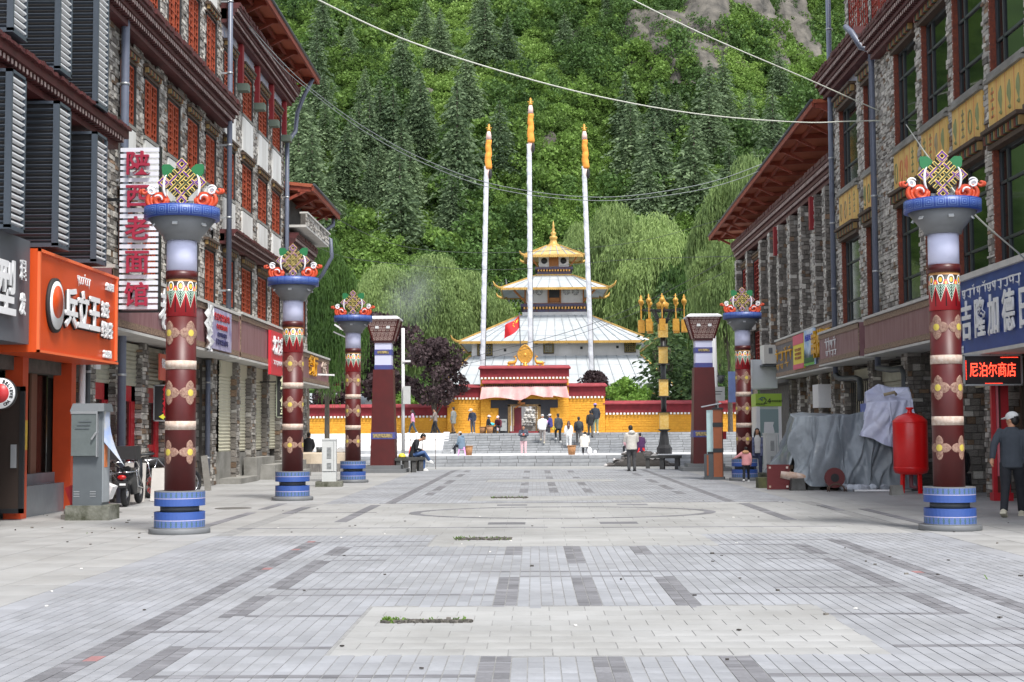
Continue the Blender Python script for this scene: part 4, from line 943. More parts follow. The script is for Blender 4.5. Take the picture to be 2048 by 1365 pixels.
t=thing('shop_sign','round red and white sign lettered BELIEVE WO at left picture edge','shop sign',(-8.36,22.2,2.12)); 
for nm,r0,y,mm in(('rim',.24,-.03,m_white),('red_disc',.155,-.036,mat('round_sign_red',S(176,36,40),.4))):
    b=MB(); b.lathe([(0,0),(r0,0),(r0,.05),(0,.05)],n=32); me=b.mesh(nm,mm); o=link(nm,me,t,(0,y,0)); o.rotation_euler=(math.pi/2,0,0)
b=MB(); b.lathe([(.235,-.03),(.25,-.03),(.25,.03),(.235,.03)],n=32); o=link('edge_ring',b.mesh('edge_ring',m_black),t); o.rotation_euler=(math.pi/2,0,0)
for i,ch in enumerate('BELIEVE WO'):
    if ch==' ': continue
    a=rad(68-i*13.5*1.05); me=text_mesh(ch,.07,.003,m_blacks,.003); o=link('letter',me,t,(.195*math.cos(a),-.087,.195*math.sin(a))); o.rotation_euler=(math.pi/2,a-math.pi/2+0,0) if False else (math.pi/2,math.pi/2-a,0)
b=MB(); b.beam((-.7,0,0),(-.2,0,0),.04,.04); b.build('arm',m_black,t,(0,0,0))
t=thing('shop_sign','dark grey hair salon sign board cut by the left picture edge','shop sign',(-8.6,20,2.95)); b=MB(); b.box(-8.95,-8.3,16,23.22,2.95,4.66); b.build('board',mat('slate_sign_board',S(88,92,98),.5,var=.05),t)
text('造型',.95,.015,m_white,t,(-8.24,21.6,3.7),'l',off=.02,sx=.9); text('理',.36,.012,m_white,t,(-8.24,22.75,4.1),'l',off=.01,sx=.7); text('发',.36,.012,m_white,t,(-8.24,22.75,3.55),'l',off=.01,sx=.7)
# vertical noodle sign
t=thing('noodle_sign','tall vertical noodle shop sign of white slats with red calligraphy characters','shop sign',(-7.8,28.0,3.9))
b=MB(); b.box(-7.44,-7.4,27.96,28.06,3.9,7.19); b.box(-8.22,-8.18,27.96,28.06,3.9,7.19); b.box(-8.22,-7.4,27.96,28.06,3.87,3.91); b.box(-8.98,-8.18,27.98,28.04,6.1,6.16); b.box(-8.4,-8.18,27.98,28.04,4.4,4.46); b.build('frame',m_black,t)
for i in range(27): z=3.93+i*.121; MB_box('slat',-8.2,-7.43,27.92,27.95,z,z+.08,mat('white_sign_slat',S(214,216,224),.45,isl=.04),t)
m_cal=mat('crimson_letters',S(150,32,58),.5)
for i,ch in enumerate('陕西老面馆'): text(ch,.5,.035,m_cal,t,(-7.83,27.86,6.8-i*.655),'c',off=.008)
# other left signs
t=thing('poster_board','purple and white printed poster board on the maroon fascia at left','poster',(-8.3,37.6,3.7)); b=MB(); b.box(-8.36,-8.3,36.4,38.9,3.66,4.72); b.build('board',mat('purple_poster',S(120,112,160),.5,col2=S(190,186,205),vscale=3),t)
for z,ss in((4.5,.2),(4.25,.14),(4.05,.12),(3.85,.16)): text('住宿餐饮停车'[:6],ss,.006,m_redp if z>4.2 else mat('navy_ink',S(50,48,96),.5),t,(-8.29,37.7,z),'l',off=.004,sx=1.6)
t=thing('plastic_sheet','white plastic sheet and torn papers hanging beside the purple poster','plastic sheet',(-8.2,36.3,4)); b=MB(); b.add([(-8.28+.1*MN0(i*.9,j*.8),35.95+.55*i/8*(1-.35*j/9)+.04*MN0(j,i),4.75-1.15*j/9-.05*MN0(i*.5,3)) for j in range(10) for i in range(9)],[(j*9+i,j*9+i+1,(j+1)*9+i+1,(j+1)*9+i) for j in range(9) for i in range(8)],0,True); b.build('sheet',m_white,t)
t=thing('hotel_sign','red hotel sign with white characters hung on the left fascia','shop sign',(-8.3,45.8,3.5)); b=MB(); b.box(-8.37,-8.28,44.7,47.6,3.3,4.7); b.build('board',mat('bright_red_sign',S(206,46,58),.45),t)
text('北方宾馆',.62,.012,m_white,t,(-8.26,46.2,4.2),'l',off=.014,sx=1.05); tib(t,Fac(-8.28,1),45.0,3.75,8,.2,.28,m_white,.03,8)
t=thing('parking_sign','black lodging and parking sign with pale characters, half behind the second pillar','shop sign',(-8.3,46.6,1.95)); b=MB(); b.box(-8.45,-7.85,46.55,46.65,1.95,3.32); b.build('board',m_blacks,t); b=MB(); 
for q in((-8.45,-8.42,1.95,3.32),(-7.88,-7.85,1.95,3.32),(-8.45,-7.85,1.95,1.98),(-8.45,-7.85,3.29,3.32)): b.box(q[0],q[1],46.52,46.56,q[2],q[3])
b.build('frame',mat('pale_green_frame',S(150,156,136),.5),t); b=MB(); b.box(-9,-8.4,46.58,46.62,3.1,3.14); b.build('bracket',m_black,t)
for i,ch in enumerate('住宿停车'): text(ch,.34,.01,mat('pale_green_letters',S(214,216,180),.5),t,(-8.15,46.53,3.12-i*.33),'c',off=.012)
t=thing('parking_sign','small black sign with red characters and yellow arrow beside the nearest left pillar','shop sign',(-8.7,33.4,1.8)); b=MB(); b.box(-8.92,-8.2,33.36,33.42,1.78,2.58); b.build('board',m_blacks,t); b=MB(); b.box(-8.95,-8.17,33.34,33.37,2.58,2.61); b.box(-8.95,-8.17,33.34,33.37,1.75,1.78); b.box(-8.95,-8.92,33.34,33.37,1.75,2.61); b.build('frame',m_clamp,t)
for i,ch in enumerate('停车住宿'): text(ch,.21,.008,m_redp,t,(-8.62,33.34,2.47-i*.165),'c',off=.012)
b=MB(); b.prism([(-.2,0),(-.08,.07),(-.08,.03),(.2,.03),(.2,-.03),(-.08,-.03),(-.08,-.07)],lambda u,v,d:(-8.62+u,33.35+d,1.86+v),-.012,0); b.build('arrow',mat('arrow_yellow',S(220,220,70),.5),t)
t=thing('shop_sign','small red shop banner under the maroon fascia at left','shop sign',(-8.9,33.9,2.7)); b=MB(); b.box(-8.8,-8.76,33.2,35.0,2.72,3.34); b.build('board',mat('soft_red_banner',S(190,70,66),.5,col2=S(206,110,70),vscale=2),t); text('特产零售批发',.24,.006,m_white,t,(-8.745,34.1,3.1),'l',off=.004,sx=1.1)
t=thing('yellow_pole','yellow painted post beside the small black parking sign','post',(-8.8,34.6,0)); b=MB(); b.box(-8.86,-8.76,34.55,34.65,0,1.95); b.build('post',mat('yellow_post',S(226,170,50),.5),t)
# ---------------------------------------------------------------- RIGHT: big stone house with green glass
FR=Fac(9.7,-1)
D_=thing('stone_house','large stone house with tall green glass windows and yellow painted panels on the right','building',(9.7,33,0))
b=MB(); FR.box(b,16,45.4,3.4,12.6,-6,-.45); FR.box(b,39.6,45.4,12.4,18,-6,-.5); FR.box(b,16,39.6,12.3,18,-6,-3); b.build('wall',m_back,D_)
st=Stones(FR,D_,5); op=[(42.1,44.5),(39.85,41.2)]+[(a-2.15,a) for a in(37.7,35.0,32.4,29.8,27.2,24.6,22.0)]
gaps=[(44.5,45.4),(41.2,42.1),(37.7,39.85)]+[(35.0+.0,35.55),(32.4,32.85),(29.8,30.25),(27.2,27.65),(24.6,25.05),(22,22.45)]
for a,e in gaps: 
    b=MB(); FR.box(b,a,e,4.6,11.9,-.45,-.03); b.build('stone_pier',m_back,D_)
    st.lay(a,e,4.6,11.9,-.03,mix=(.55,.17,.05,.23),prd=(.02,.07)); st.lay(-.2,.02,4.6,11.9,0,axis='d',at=a,mix=(.05,.93,.02,0),hmin=.1)  # pale lit front, dark camera side: shade set by stone colour
m_pan=mat('yellow_painted_panel',S(222,192,118),.6,col2=S(206,160,84),vscale=2.2,stretch=(1,5,.4)); m_line=mat('panel_orange_line',S(196,110,60),.6); m_motif=[mat('motif_green',S(128,136,92),.6),mat('motif_red',S(196,124,84),.6),mat('motif_grey',S(150,138,106),.6)]
rp=random.Random(5)
for wi,(a,e) in enumerate(op):
    for (v0,v1) in((4.75,7.3),(8.95,11.45)):
        b=MB(); FR.box(b,a,e,v0,v1,-.17,-.14); wn=b.build('window',m_glassg,D_)
        b=MB(); x1=e-.1
        for q in((a,a+.06,v0,v1),(e-.16,e-.1,v0,v1),(e-.62,e-.56,v0,v1),(a,e-.1,v0,v0+.06),(a,e-.1,v1-.06,v1),(a,e-.1,v0+.62,v0+.68),(a,e-.1,v1-.75,v1-.69)): FR.box(b,*q,-.15,-.10)
        b.build('mullions',m_alu,wn)
        b=MB(); FR.box(b,e-.075,e,v0,v1,-.16,.015); b.build('orange_jamb',m_jamb,wn)
        b=MB(); 
        for k in range(14): FR.box(b,e-.05,e-.03,v0+.1+k*(v1-v0)/14,v0+.12+k*(v1-v0)/14,.015,.022)
        b.build('jamb_studs',m_white,wn)
        b=MB(); FR.box(b,a-.04,e+.04,v1,v1+.1,-.3,.1); FR.box(b,a-.04,e+.04,v1+.32,v1+.4,-.3,.24); FR.box(b,a-.02,e+.02,v1+.1,v1+.32,-.3,.06); b.build('lintel',m_lint,wn)
        b=MB(); x=a;k=0
        while x<e: FR.box(b,x,x+.07,v1+.12,v1+.3,.05,.17,k%3); x+=.125;k+=1
        b.build('lintel_blocks',m_lintc,wn)
    b=MB(); FR.box(b,a,e,7.72,8.72,-.2,.06); pn=b.build('yellow_panel',m_pan,D_); nn=4 if e-a>1.6 else 3
    for k in range(nn):
        c=a+(e-a)*(k+.5)/nn; b=MB()
        if k: x=a+(e-a)*k/nn; FR.box(b,x-.012,x+.012,7.74,8.7,.06,.066,1)
        mi=rp.choice((0,1,2)); kind_=rp.choice((0,1,2))
        if kind_==0: b.lathe([(.02,7.9),(.06,7.94),(.02,8.0),(.07,8.2),(.06,8.36),(.02,8.5)],FR.P(c,0,.055),8,mi)
        elif kind_==1:
            for zz in(7.95,8.12,8.3,8.45): FR.box(b,c-.1,c+.1,zz,zz+.05,.06,.07,mi); FR.box(b,c-.02,c+.02,zz,zz+.14,.06,.07,0)
        else:
            b.tube([FR.P(c+.12*math.cos(x),8.2+.26*math.sin(x),.065) for x in np.linspace(0,6.28,13)],.02,5,mi); FR.box(b,c-.05,c+.05,7.92,8.0,.06,.07,1)
        b.build('painted_motif',[m_motif[0],m_motif[1],m_motif[2]],pn)
    b=MB(); FR.box(b,a-.05,e+.05,8.72,8.8,-.3,.14); FR.box(b,a-.05,e+.05,8.84,8.93,-.3,.08); b.build('sill',m_conc,D_)
    b=MB(); FR.box(b,a-.2,e+.25,11.84,12.1,-.3,.02); b.build('frieze',m_frz,D_)
cornice(FR,D_,39.7,45.6,12.1,.75,.6,.17); cornice(FR,D_,16,39.15,11.72,.7,.6,.17)
FR2=Fac(10.15,-1); st2=Stones(FR2,D_,6); st2.lay(39.6,45.4,12.8,17.2,-.02)
for a,e in((42.2,44.7),(40.0,41.7)): lattice_window(FR2,D_,a,e,13.2,16.6,m_latd,.06,False,True,9,14)
fd=fascia(FR,D_,39.75,45.3,3.5,4.45,.6); tib(fd,Fac(9.1,-1),44.2,4.15,4,.3,.42,m_white,.05,11); tib(fd,Fac(9.1,-1),44.1,3.85,4,.22,.42,m_white,.05,12)
fd2=fascia(FR,D_,30.2,39.1,3.5,4.45,.6)
GROUND(FR,D_,16,45.3,-1.2)
for c in(45.0,41.2,37.4,33.3,30.6,27.0):
    b=MB(); FR.box(b,c-.26,c+.26,0,3.45,-1.1,-.05); b.build('stone_pier',m_back,D_); st.lay(c-.28,c+.28,0,3.44,-.05,mix=(.3,.5,.1,.1)); st.lay(-1.1,-.02,0,3.44,0,axis='d',at=c-.26,mix=(.12,.76,.1,.02),hmin=.1,hmax=.2)  # side courses towards the camera darkened by the stone mix, as shade
shutter(FR,D_,37.8,40.9,1.2,3.2,-.35,mat('aged_shutter',(.4,.4,.3))); shutter(FR,D_,41.5,44.7,1.6,3.3,-.4); shutter(FR,D_,31.0,33.0,2.4,3.1,-.5)
b=MB(); FR.box(b,37.7,38.2,0,3.1,-.55,-.5); b.build('plywood_panel',mat('tan_plywood',S(196,152,104),.6,var=.15),D_)
b=MB(); FR.box(b,30.95,32.0,0,2.4,-.6,-.55); b.build('concrete_wall',m_conc,D_); b=MB(); FR.box(b,31.7,31.98,.7,2.3,-.54,-.52); b.build('white_panel',m_white,D_)
st.flush(280); st2.flush(40)
gr=thing('iron_grille','black iron gate grille before the shutters between the right drainpipes','gate',FR.P(42.8,1,-.2)); 
for k in range(12): b=MB(); FR.box(b,41.6+k*.26,41.63+k*.26,.4,2.95,-.22,-.19); b.build('bar',m_black,gr)
b=MB(); FR.box(b,41.5,44.6,2.9,2.96,-.23,-.18); FR.box(b,41.5,44.6,1.6,1.65,-.23,-.18); b.ell(FR.P(42.6,1.85,-.18),(.06,.35,.3)); b.build('rail',m_black,gr)
pipe('blue grey drainpipe at the far corner of the green glass house',FR,45.25,3.2,17.5,.12,.085,None)
pipe('blue grey drainpipe with elbow between the right green glass windows',FR,39.35,3.1,12.0,.2,.085,[FR.P(39.4,12.4,.4),FR.P(39.5,12.9,.75),FR.P(39.6,13.0,1.0)] if False else [FR.P(39.45,12.15,.45),FR.P(39.5,12.6,.7),FR.P(40.2,12.95,.7)])
t=thing('black_pipe','black pipe bent across and down the shop pier behind the red tank','drainpipe',FR.P(37.6,.5,.1)); b=MB(); b.tube([FR.P(39.35,3.15,.2),FR.P(38.3,3.05,.1),FR.P(37.6,3.05,0),FR.P(37.35,2.9,0),FR.P(37.35,.2,0)],.085,10); b.build('pipe',m_greyd,t)
t=thing('black_pipe','black pipe bent under the far end of the right maroon sign board','drainpipe',FR.P(44.5,2.4,.1)); b=MB(); b.tube([FR.P(45.25,3.2,.12),FR.P(45.0,3.05,.05),FR.P(43.0,3.0,0),FR.P(42.5,2.95,0),FR.P(42.4,2.3,0)],.085,10); b.build('pipe',m_greyd,t)
# blue sign, LED sign, red door
t=thing('shop_sign','large blue shop sign with raised white characters on the right','shop sign',(9,27,3)); b=MB(); b.box(8.96,9.68,20,30.2,3.02,4.52); b.build('board',mat('blue_sign_board',S(48,76,150),.45,col2=S(40,62,128),vscale=2),t)
b=MB(); b.box(8.88,9.7,20,30.25,4.52,4.64); b.build('ledge',m_soff,t); b=MB(); b.box(8.9,9.7,20,30.2,2.95,3.02); b.build('soffit',m_soff,t)
for i,ch in enumerate('吉隆加德日'): 
    y=29.25-i*.86; text(ch,.84,.014,m_white,t,(8.89,y,3.62),'r',off=.014,sx=.8)
tib(t,Fac(8.96,-1),29.5,4.3,11,.24,.34,m_white,.06,21)
b=MB(); b.ell((8.93,29.95,3.65),(.03,.22,.5),16,10); em=b.build('round_emblem',mat('emblem_blue_white',S(120,170,216),.5,col2=S(216,220,228),vscale=2.5),t)
text('24小时',.16,.01,m_white,t,(8.94,29.9,3.1),'r',off=.004)
t=thing('led_sign','black LED sign with glowing red characters below the blue shop sign','shop sign',(9.1,28.4,2.6)); b=MB(); b.box(8.56,9.69,28.4,28.48,2.34,2.92); b.build('housing',m_blacks,t)
b=MB(); 
for q in((8.54,8.57,2.33,2.93),(9.68,9.71,2.33,2.93),(8.54,9.71,2.32,2.35),(8.54,9.71,2.91,2.94)): b.box(q[0],q[1],28.36,28.42,q[2],q[3])
b.build('frame',m_clamp,t); m_led=mat('red_led',S(255,64,44),.4,emit=1.3); text('尼泊尔商店',.31,.003,m_led,t,(9.125,28.385,2.615),'c',off=.0,sx=.6)
b=MB()
for k in range(14): b.cbox((9.3+k*.025,28.395,2.88),(.012,.006,.012)); b.cbox((8.98+k*.025,28.395,2.365),(.012,.006,.012)); b.cbox((8.6,28.395,2.45+k*.028),(.012,.006,.012))
b.build('led_dots',m_led,t); b=MB(); b.beam((9.1,28.44,2.92),(9.1,28.44,3.0),.03,.03); b.beam((9.4,28.44,2.92),(9.4,28.44,3.0),.03,.03); b.build('hanger',m_black,t)
t=thing('door_frame','red wooden shop door frame behind the man in the white cap','door frame',(9.5,29.3,0)); 
for x0,x1,y0 in((9.36,9.44,29.25),(9.56,9.72,29.3),(10.1,10.24,29.2)): b=MB(); b.box(x0,x1,y0,y0+.1,.1,2.95); b.build('post',m_redp,t)
b=MB(); b.box(9.34,9.74,29.2,29.45,-.01,.16); b.build('foot',m_redp,t); b=MB(); b.box(9.44,9.56,29.3,29.36,.16,2.9); b.build('panel',mat('dark_red_wood',S(92,34,26),.5),t); b=MB(); b.box(9.45,9.49,29.22,29.27,.5,2.9); b.build('pink_strip',mat('pink_strip',S(206,110,120),.5),t)
t=thing('wood_partition','dark brown timber shop partition at the right picture edge','partition',(10.2,28,0)); 
for k in range(9): b=MB(); b.box(9.85+k*.16,9.97+k*.16,28.9-k*.05,29.0-k*.05,0,2.9); b.build('board',mat('dark_timber_board',S(66,52,42),.6,isl=.3,var=.2),t)
b=MB(); b.box(9.3,10.9,24.6,27.2,0,.75); tag(b.build('counter',mat('tan_counter',S(196,160,130),.6,var=.1)),'tan low counter behind the walking man at the right edge','counter')
# ---------------------------------------------------------------- right, farther: low stone house with orange roof
FC=Fac(10.1,-1)
C_=thing('stone_house','long stone house with projecting piers and orange roof, farther on the right','building',(10.1,57,0))
b=MB(); FC.box(b,45.4,70,3.4,10.7,-6,-.3); FC.box(b,45.4,70,-.3,3.4,-6,-1.0); b.build('wall',m_back,C_); st=Stones(FC,C_,7)
pil=[47.9,49.7,52.2,54.5,57.0,59.1,61.5,65.3,68.8]
for c in pil:
    b=MB(); FC.box(b,c-.55,c,4.7,9.6,-.3,.28); b.build('stone_pier',m_back,C_); st.lay(c-.57,c+.02,4.7,9.6,.28,mix=(.55,.2,.05,.2)); st.lay(-.3,.33,4.7,9.6,0,axis='d',at=c-.56,hmin=.1,hmax=.2,mix=(.1,.82,.06,.02))  # shade on the camera flank of each pier is painted with dark stone
for i in range(len(pil)-1):
    a,e=pil[i],pil[i+1]-.55
    if i<4:
        c=(a+e)/2; 
        for v0,v1 in((8.3,9.35),(5.2,6.4)): lattice_window(FC,C_,c-.3,c+.3,v0,v1,m_latd,.025,False,True,3,7)
        st.lay(a,c-.3,4.7,9.6,-.02,mix=(.6,.22,.03,.15)); st.lay(c+.3,e,4.7,9.6,-.02,mix=(.6,.22,.03,.15)); st.lay(c-.3,c+.3,4.7,5.12,-.02); st.lay(c-.3,c+.3,6.42,8.22,-.02); st.lay(c-.3,c+.3,9.37,9.6,-.02)
    elif i in(6,7,5):
        if i==5: st.lay(a,e,4.7,9.6,-.02); continue
        for v0,v1 in((7.1,9.1),(3.9,5.9)): lattice_window(FC,C_,a+.1,e-.1,v0,v1,m_latd,.025,True,True,6,10)
        st.lay(a,e,6.2,7.0,-.02)
    else: st.lay(a,e,4.7,9.6,-.02)
st.lay(45.4,47.35,4.7,9.6,-.02)
cornice(FC,C_,45.5,69.2,9.65,.85,.45,.2); roof(FC,C_,45.6,73.0,12.2,-2.6,1.0,12.0,2.2,.7)
for c in(49.4,56.8): 
    b=MB(); FC.box(b,c-.12,c+.12,8.4,9.55,.3,.45); b.build('bracket_cloth',mat('red_bracket',(.3,.02,.02)),C_)
fc=fascia(FC,C_,45.5,56.3,3.5,4.9,.5,mat('weathered_plank_board',S(118,112,112),.7,col2=S(90,84,86),vscale=2,stretch=(1,6,.3)))
m_gl=mat('gold_sign_letters',S(214,160,34),.4,metal=.2)
text('串烤吧',.95,.05,m_gl,fc,(9.52,47.2,4.25),'r',off=.02,sx=1.05)
tib(fc,Fac(9.6,-1),55.9,4.4,4,.5,.95,m_gl,.1,31); tib(fc,Fac(9.6,-1),55.7,3.95,3,.25,.95,m_gl,.1,32)
t=thing('poster_board','yellow and pink menu board on the plank fascia at right','poster',(9.5,50.5,4.2)); b=MB(); b.box(9.5,9.56,50.1,52.1,3.62,4.85); b.build('board',mat('yellow_menu',S(224,204,60),.5),t); b=MB(); b.box(9.49,9.5,50.1,52.1,4.5,4.85); b.box(9.49,9.5,50.1,52.1,3.62,3.8); b.build('pink_strip',mat('pink_menu_strip',S(206,84,110),.5),t)
for z in(4.3,4.15,4.0): text('特色烧烤',.12,.003,m_redd,t,(9.48,51.1,z),'r',sx=2.5)
t=thing('poster_board','bright landscape poster of waterfall and trees on the plank fascia at right','poster',(9.5,48.9,4.2)); b=MB(); b.box(9.5,9.56,48.2,50.0,3.66,4.9); b.build('board',mat('sky_blue_poster',S(120,176,226),.5,col2=S(226,232,240),vscale=2),t); b=MB(); b.box(9.49,9.5,48.2,50.0,3.66,3.92); b.build('green_foot',mat('poster_green',S(96,176,60),.5),t)
b=MB()
for k in range(9): y=48.3+k*.2; h=.3+.2*abs(k-4)/4; b.add([(9.485,y-.09,3.75),(9.485,y+.09,3.75),(9.485,y,3.85+h)],[(0,1,2)])
b.build('printed_trees',mat('poster_trees',S(40,80,60),.6),t); text('西藏风光',.25,.004,mat('poster_blue',S(60,70,190),.5),t,(9.485,49.1,4.6),'r',sx=1.4)
GROUND(FC,C_,45.5,60,-.9)
for c in(46.3,48.2,50.3,52.4,54.4,56.2):
    b=MB(); FC.box(b,c-.25,c+.25,-.1,3.4,-.8,-.02); b.build('stone_pier',m_back,C_); st.lay(c-.27,c+.27,-.1,3.4,-.02,mix=(.35,.5,.1,.05)); st.lay(-.8,.0,-.1,3.4,0,axis='d',at=c-.25,mix=(.12,.76,.1,.02),hmin=.1,hmax=.2)  # dark mix on the camera side paints in the pier's shade
for a,e in((46.6,47.9),(48.5,50.0),(50.6,52.1),(52.7,54.1),(54.7,55.9)): shutter(FC,C_,a,e,1.9+random.random()*.3,3.4,-.3); b=MB(); FC.box(b,a,e,0,1.9,-.55,-.5); b.build('shop_door',mat('brown_shop_door',S(120,84,60),.6,var=.3),C_)
st.flush(260)
b=MB(); FC.box(b,48.9,49.9,2.2,3.0,-.1,.35); tag(b.build('canopy_awning',m_white),'small white awning under the plank sign board at right','awning') 
# ATM kiosk, white box, air conditioner
t=thing('cash_kiosk','white cash machine kiosk with green illuminated 24 sign at far right','kiosk',(9.2,56,0))
b=MB(); b.box(8.72,9.7,56,57.5,-.05,2.75); b.build('cabin',mat('pale_kiosk_panel',S(196,202,200),.35,var=.06),t); b=MB(); b.box(8.7,9.72,55.95,57.5,2.36,2.86); b.build('header',mat('lime_green_header',S(150,184,60),.45),t)
text('24',.3,.01,m_blacks,t,(9.15,55.93,2.56),'c'); text('小时自助服务',.09,.006,m_blacks,t,(9.5,55.93,2.56),'c'); text('中国电信',.09,.006,m_blacks,t,(8.88,55.93,2.44),'c')
b=MB(); b.tube([(8.98+.1*math.cos(x),55.93,2.66+.06*math.sin(x)) for x in np.linspace(.5,4.5,8)],.015,5); b.tube([(8.82,55.93,2.64),(8.95,55.93,2.72),(8.95,55.93,2.56)],.015,5); b.build('emblem',mat('emblem_navy',S(30,70,120),.5),t)
b=MB(); b.box(8.86,9.58,55.95,55.99,.1,2.25); b.build('glass',mat('kiosk_glass',S(140,160,160),.15,spec=.7),t)
b=MB(); b.prism([(-.18,.75),(.2,.75),(.16,.6),(.22,.35),(.1,.2),(.25,.05),(.05,-.05),(-.16,0),(-.2,.4)],lambda u,v,d:(9.2+u,55.94+d,1.0+v),-.004,0); b.build('torn_paper',m_white,t)
MB_box('frame_post',8.72,8.86,55.94,55.98,0,2.36,m_white,t); MB_box('frame_post',9.58,9.7,55.94,55.98,0,2.36,m_white,t)
t=thing('metal_cabinet','large white metal box mounted above the cash kiosk','cabinet',(9.2,57,3.1)); b=MB(); b.box(8.75,9.75,57,59,3.1,4.25); b.build('box',mat('white_sheet_metal',S(206,208,212),.4,var=.05),t); b=MB(); b.box(8.7,8.76,57,59,3.1,4.25); b.build('door',m_white,t)
t=thing('air_conditioner','white air conditioner unit on a bracket above the cash kiosk','air conditioner',(9.4,56.4,4.1)); b=MB(); b.box(9.12,9.62,56.3,57.3,4.05,4.8); b.build('body',mat('off_white_casing',S(206,204,196),.5),t); b=MB(); b.box(9.3,9.45,56.28,56.3,4.45,4.68); b.build('label_plate',m_grey,t); b=MB(); b.box(9.05,10.1,56.3,57.2,3.95,4.02); b.build('bracket',m_greyd,t)
t=thing('air_conditioner','grey condenser unit high on the wall behind the far right pillar knot','air conditioner',(9.8,64,6.3)); b=MB(); b.box(9.4,9.95,63.5,64.5,5.9,6.9); b.build('body',mat('off_white_casing',(.6,.6,.55)),t); b=MB(); b.lathe([(.0,0),(.3,0),(.3,.03),(0,.03)],n=16); o=link('fan',b.mesh('fan',m_greyd),t,(-.12,-.52,.1)); o.rotation_euler=(math.pi/2,0,0)
t=thing('light_blue_board','light blue notice board partly behind the far right pillar','notice board',(8.3,60,2.5)); b=MB(); b.box(8.2,9.2,60,60.06,2.6,3.9); b.build('board',mat('light_blue_panel',S(140,160,214),.5,var=.15),t)
# ================================================================ TEMPLE, GATE WALL
m_roofw=mat('pale_sheet_roof',S(186,190,192),.5,col2=S(160,166,169),vscale=.5,stretch=(1,1,1)); m_seam=mat('roof_seam',S(150,155,158),.5)
m_ivory=mat('white_limewash',S(214,212,210),.8,col2=S(186,183,180),vscale=.5,stretch=(1,1,.5))
m_goldt=mat('gilt_edge',S(196,160,84),.45,col2=S(164,126,60),vscale=3,metal=.1); m_goldr=mat('gilt_roof',S(204,182,124),.45,col2=S(172,148,92),vscale=2,metal=.1)
m_woodt=mat('amber_timber',S(150,92,36),.6,var=.25,vscale=6); m_bluet=mat('blue_painted_beam',S(58,66,96),.6,col2=S(78,54,60),vscale=6)
m_ybr=mat('ochre_limewash',S(228,170,58),.85,col2=S(208,146,44),vscale=1.4,isl=.05,bump=.5,bscale=6); m_ybk=mat('ochre_joint',S(206,146,44),.95,var=.25)
m_rdw=mat('maroon_limewash',S(134,36,44),.8,col2=S(110,30,36),vscale=2); m_rdc=mat('red_clay_coping',S(160,62,68),.75,col2=S(128,46,52),vscale=2.5)
m_dot=mat('white_dot',S(236,232,224),.7)
TX,TY=1.75,119.2
T_=thing('temple','white Nepalese style pagoda temple with four tiered roofs and gilt spire','temple',(TX,TY,1.285))
def ring(hw0,z0,hw1,z1): return [(sx*hw0,sy*hw0,z0) for sx,sy in((-1,-1),(1,-1),(1,1),(-1,1))]+[(sx*hw1,sy*hw1,z1) for sx,sy in((-1,-1),(1,-1),(1,1),(-1,1))]
def tier_roof(h0,z0,h1,z1,mm,ns,edge=.22,horn=True,rows=3):
    z0-=1.285; z1-=1.285
    b=MB(); b.add(ring(h0,z0,h1,z1)+ring(h0,z0-.06,h1,z1-.06),[(0,1,5,4),(1,2,6,5),(2,3,7,6),(3,0,4,7),(8,12,13,9),(9,13,14,10),(10,14,15,11),(11,15,12,8),(4,5,6,7)])
    r=b.build('roof',mm,T_,(0,0,0))
    for k in range(ns):   # the sheets that face the street, each its own panel
        f0,f1=-1+2*k/ns,-1+2*(k+1)/ns
        for q in range(rows):
            t0,t1=q/rows,(q+1)/rows
            def pp(f,t): 
                h=h0+(h1-h0)*t; return (max(-h,min(h,f*(h0+(h1-h0)*t*.55))),-h,z0+(z1-z0)*t+.03+.02*(t==t0))
            g=.03; mbp=MB(); mbp.add([pp(f0+g/ns,t0+.004),pp(f1-g/ns,t0+.004),pp(f1-g/ns,t1-.004),pp(f0+g/ns,t1-.004)],[(0,1,2,3)]); mbp.build('roof_sheet',mm,r,(0,0,0))
        b=MB(); b.beam((f0*h0,-h0,z0+.05),(max(-h1,min(h1,f0*(h0*.45+h1*.55))),-h1,z1+.05),.06,.07); b.build('seam_rib',m_seam,r,(0,0,0))
    b=MB(); e=edge
    for s in(-1,1): b.box(-h0,h0,s*h0-.06,s*h0+.06,z0-e,z0+.03); b.box(s*h0-.06,s*h0+.06,-h0,h0,z0-e,z0+.03)
    n=int(h0*2/.16)
    for k in range(n): x=-h0+k*2*h0/n; b.box(x,x+.1,-h0-.08,-h0-.06,z0-e-.05,z0-.02)
    for sx in(-1,1):
        for sy in(-1,1): b.beam((sx*h0,sy*h0,z0+.05),(sx*h1,sy*h1,z1+.08),.13,.12)
    b.build('gilt_eave',m_goldt,r,(0,0,0))
    if horn:
        for sx in(-1,1):
            for sy in(-1,1):
                b=MB(); k=min(1,h0/4); b.tube([(sx*(h0-.3*k),sy*(h0-.3*k),z0-.02),(sx*(h0+.2*k),sy*(h0+.2*k),z0+.02),(sx*(h0+.5*k),sy*(h0+.5*k),z0+.2*k),(sx*(h0+.62*k),sy*(h0+.62*k),z0+.5*k)],[.1,.11,.09,.02],8); b.build('horn',m_goldt,r,(0,0,0))
    return r
tb=lambda f,name,m:(lambda b:(f(b),b.build(name,m,T_,(0,0,0)))[1])(MB())
dz=-1.285
tb(lambda b:b.box(-8.6,8.6,-8.6,8.6,0,4.4+dz),'wall',m_ivory)
tier_roof(9.6,4.25,6.75,7.3,m_roofw,20,.13,False,4)
tb(lambda b:b.box(-6.65,6.65,-6.65,6.65,7.25+dz,8.9+dz),'wall',m_ivory)
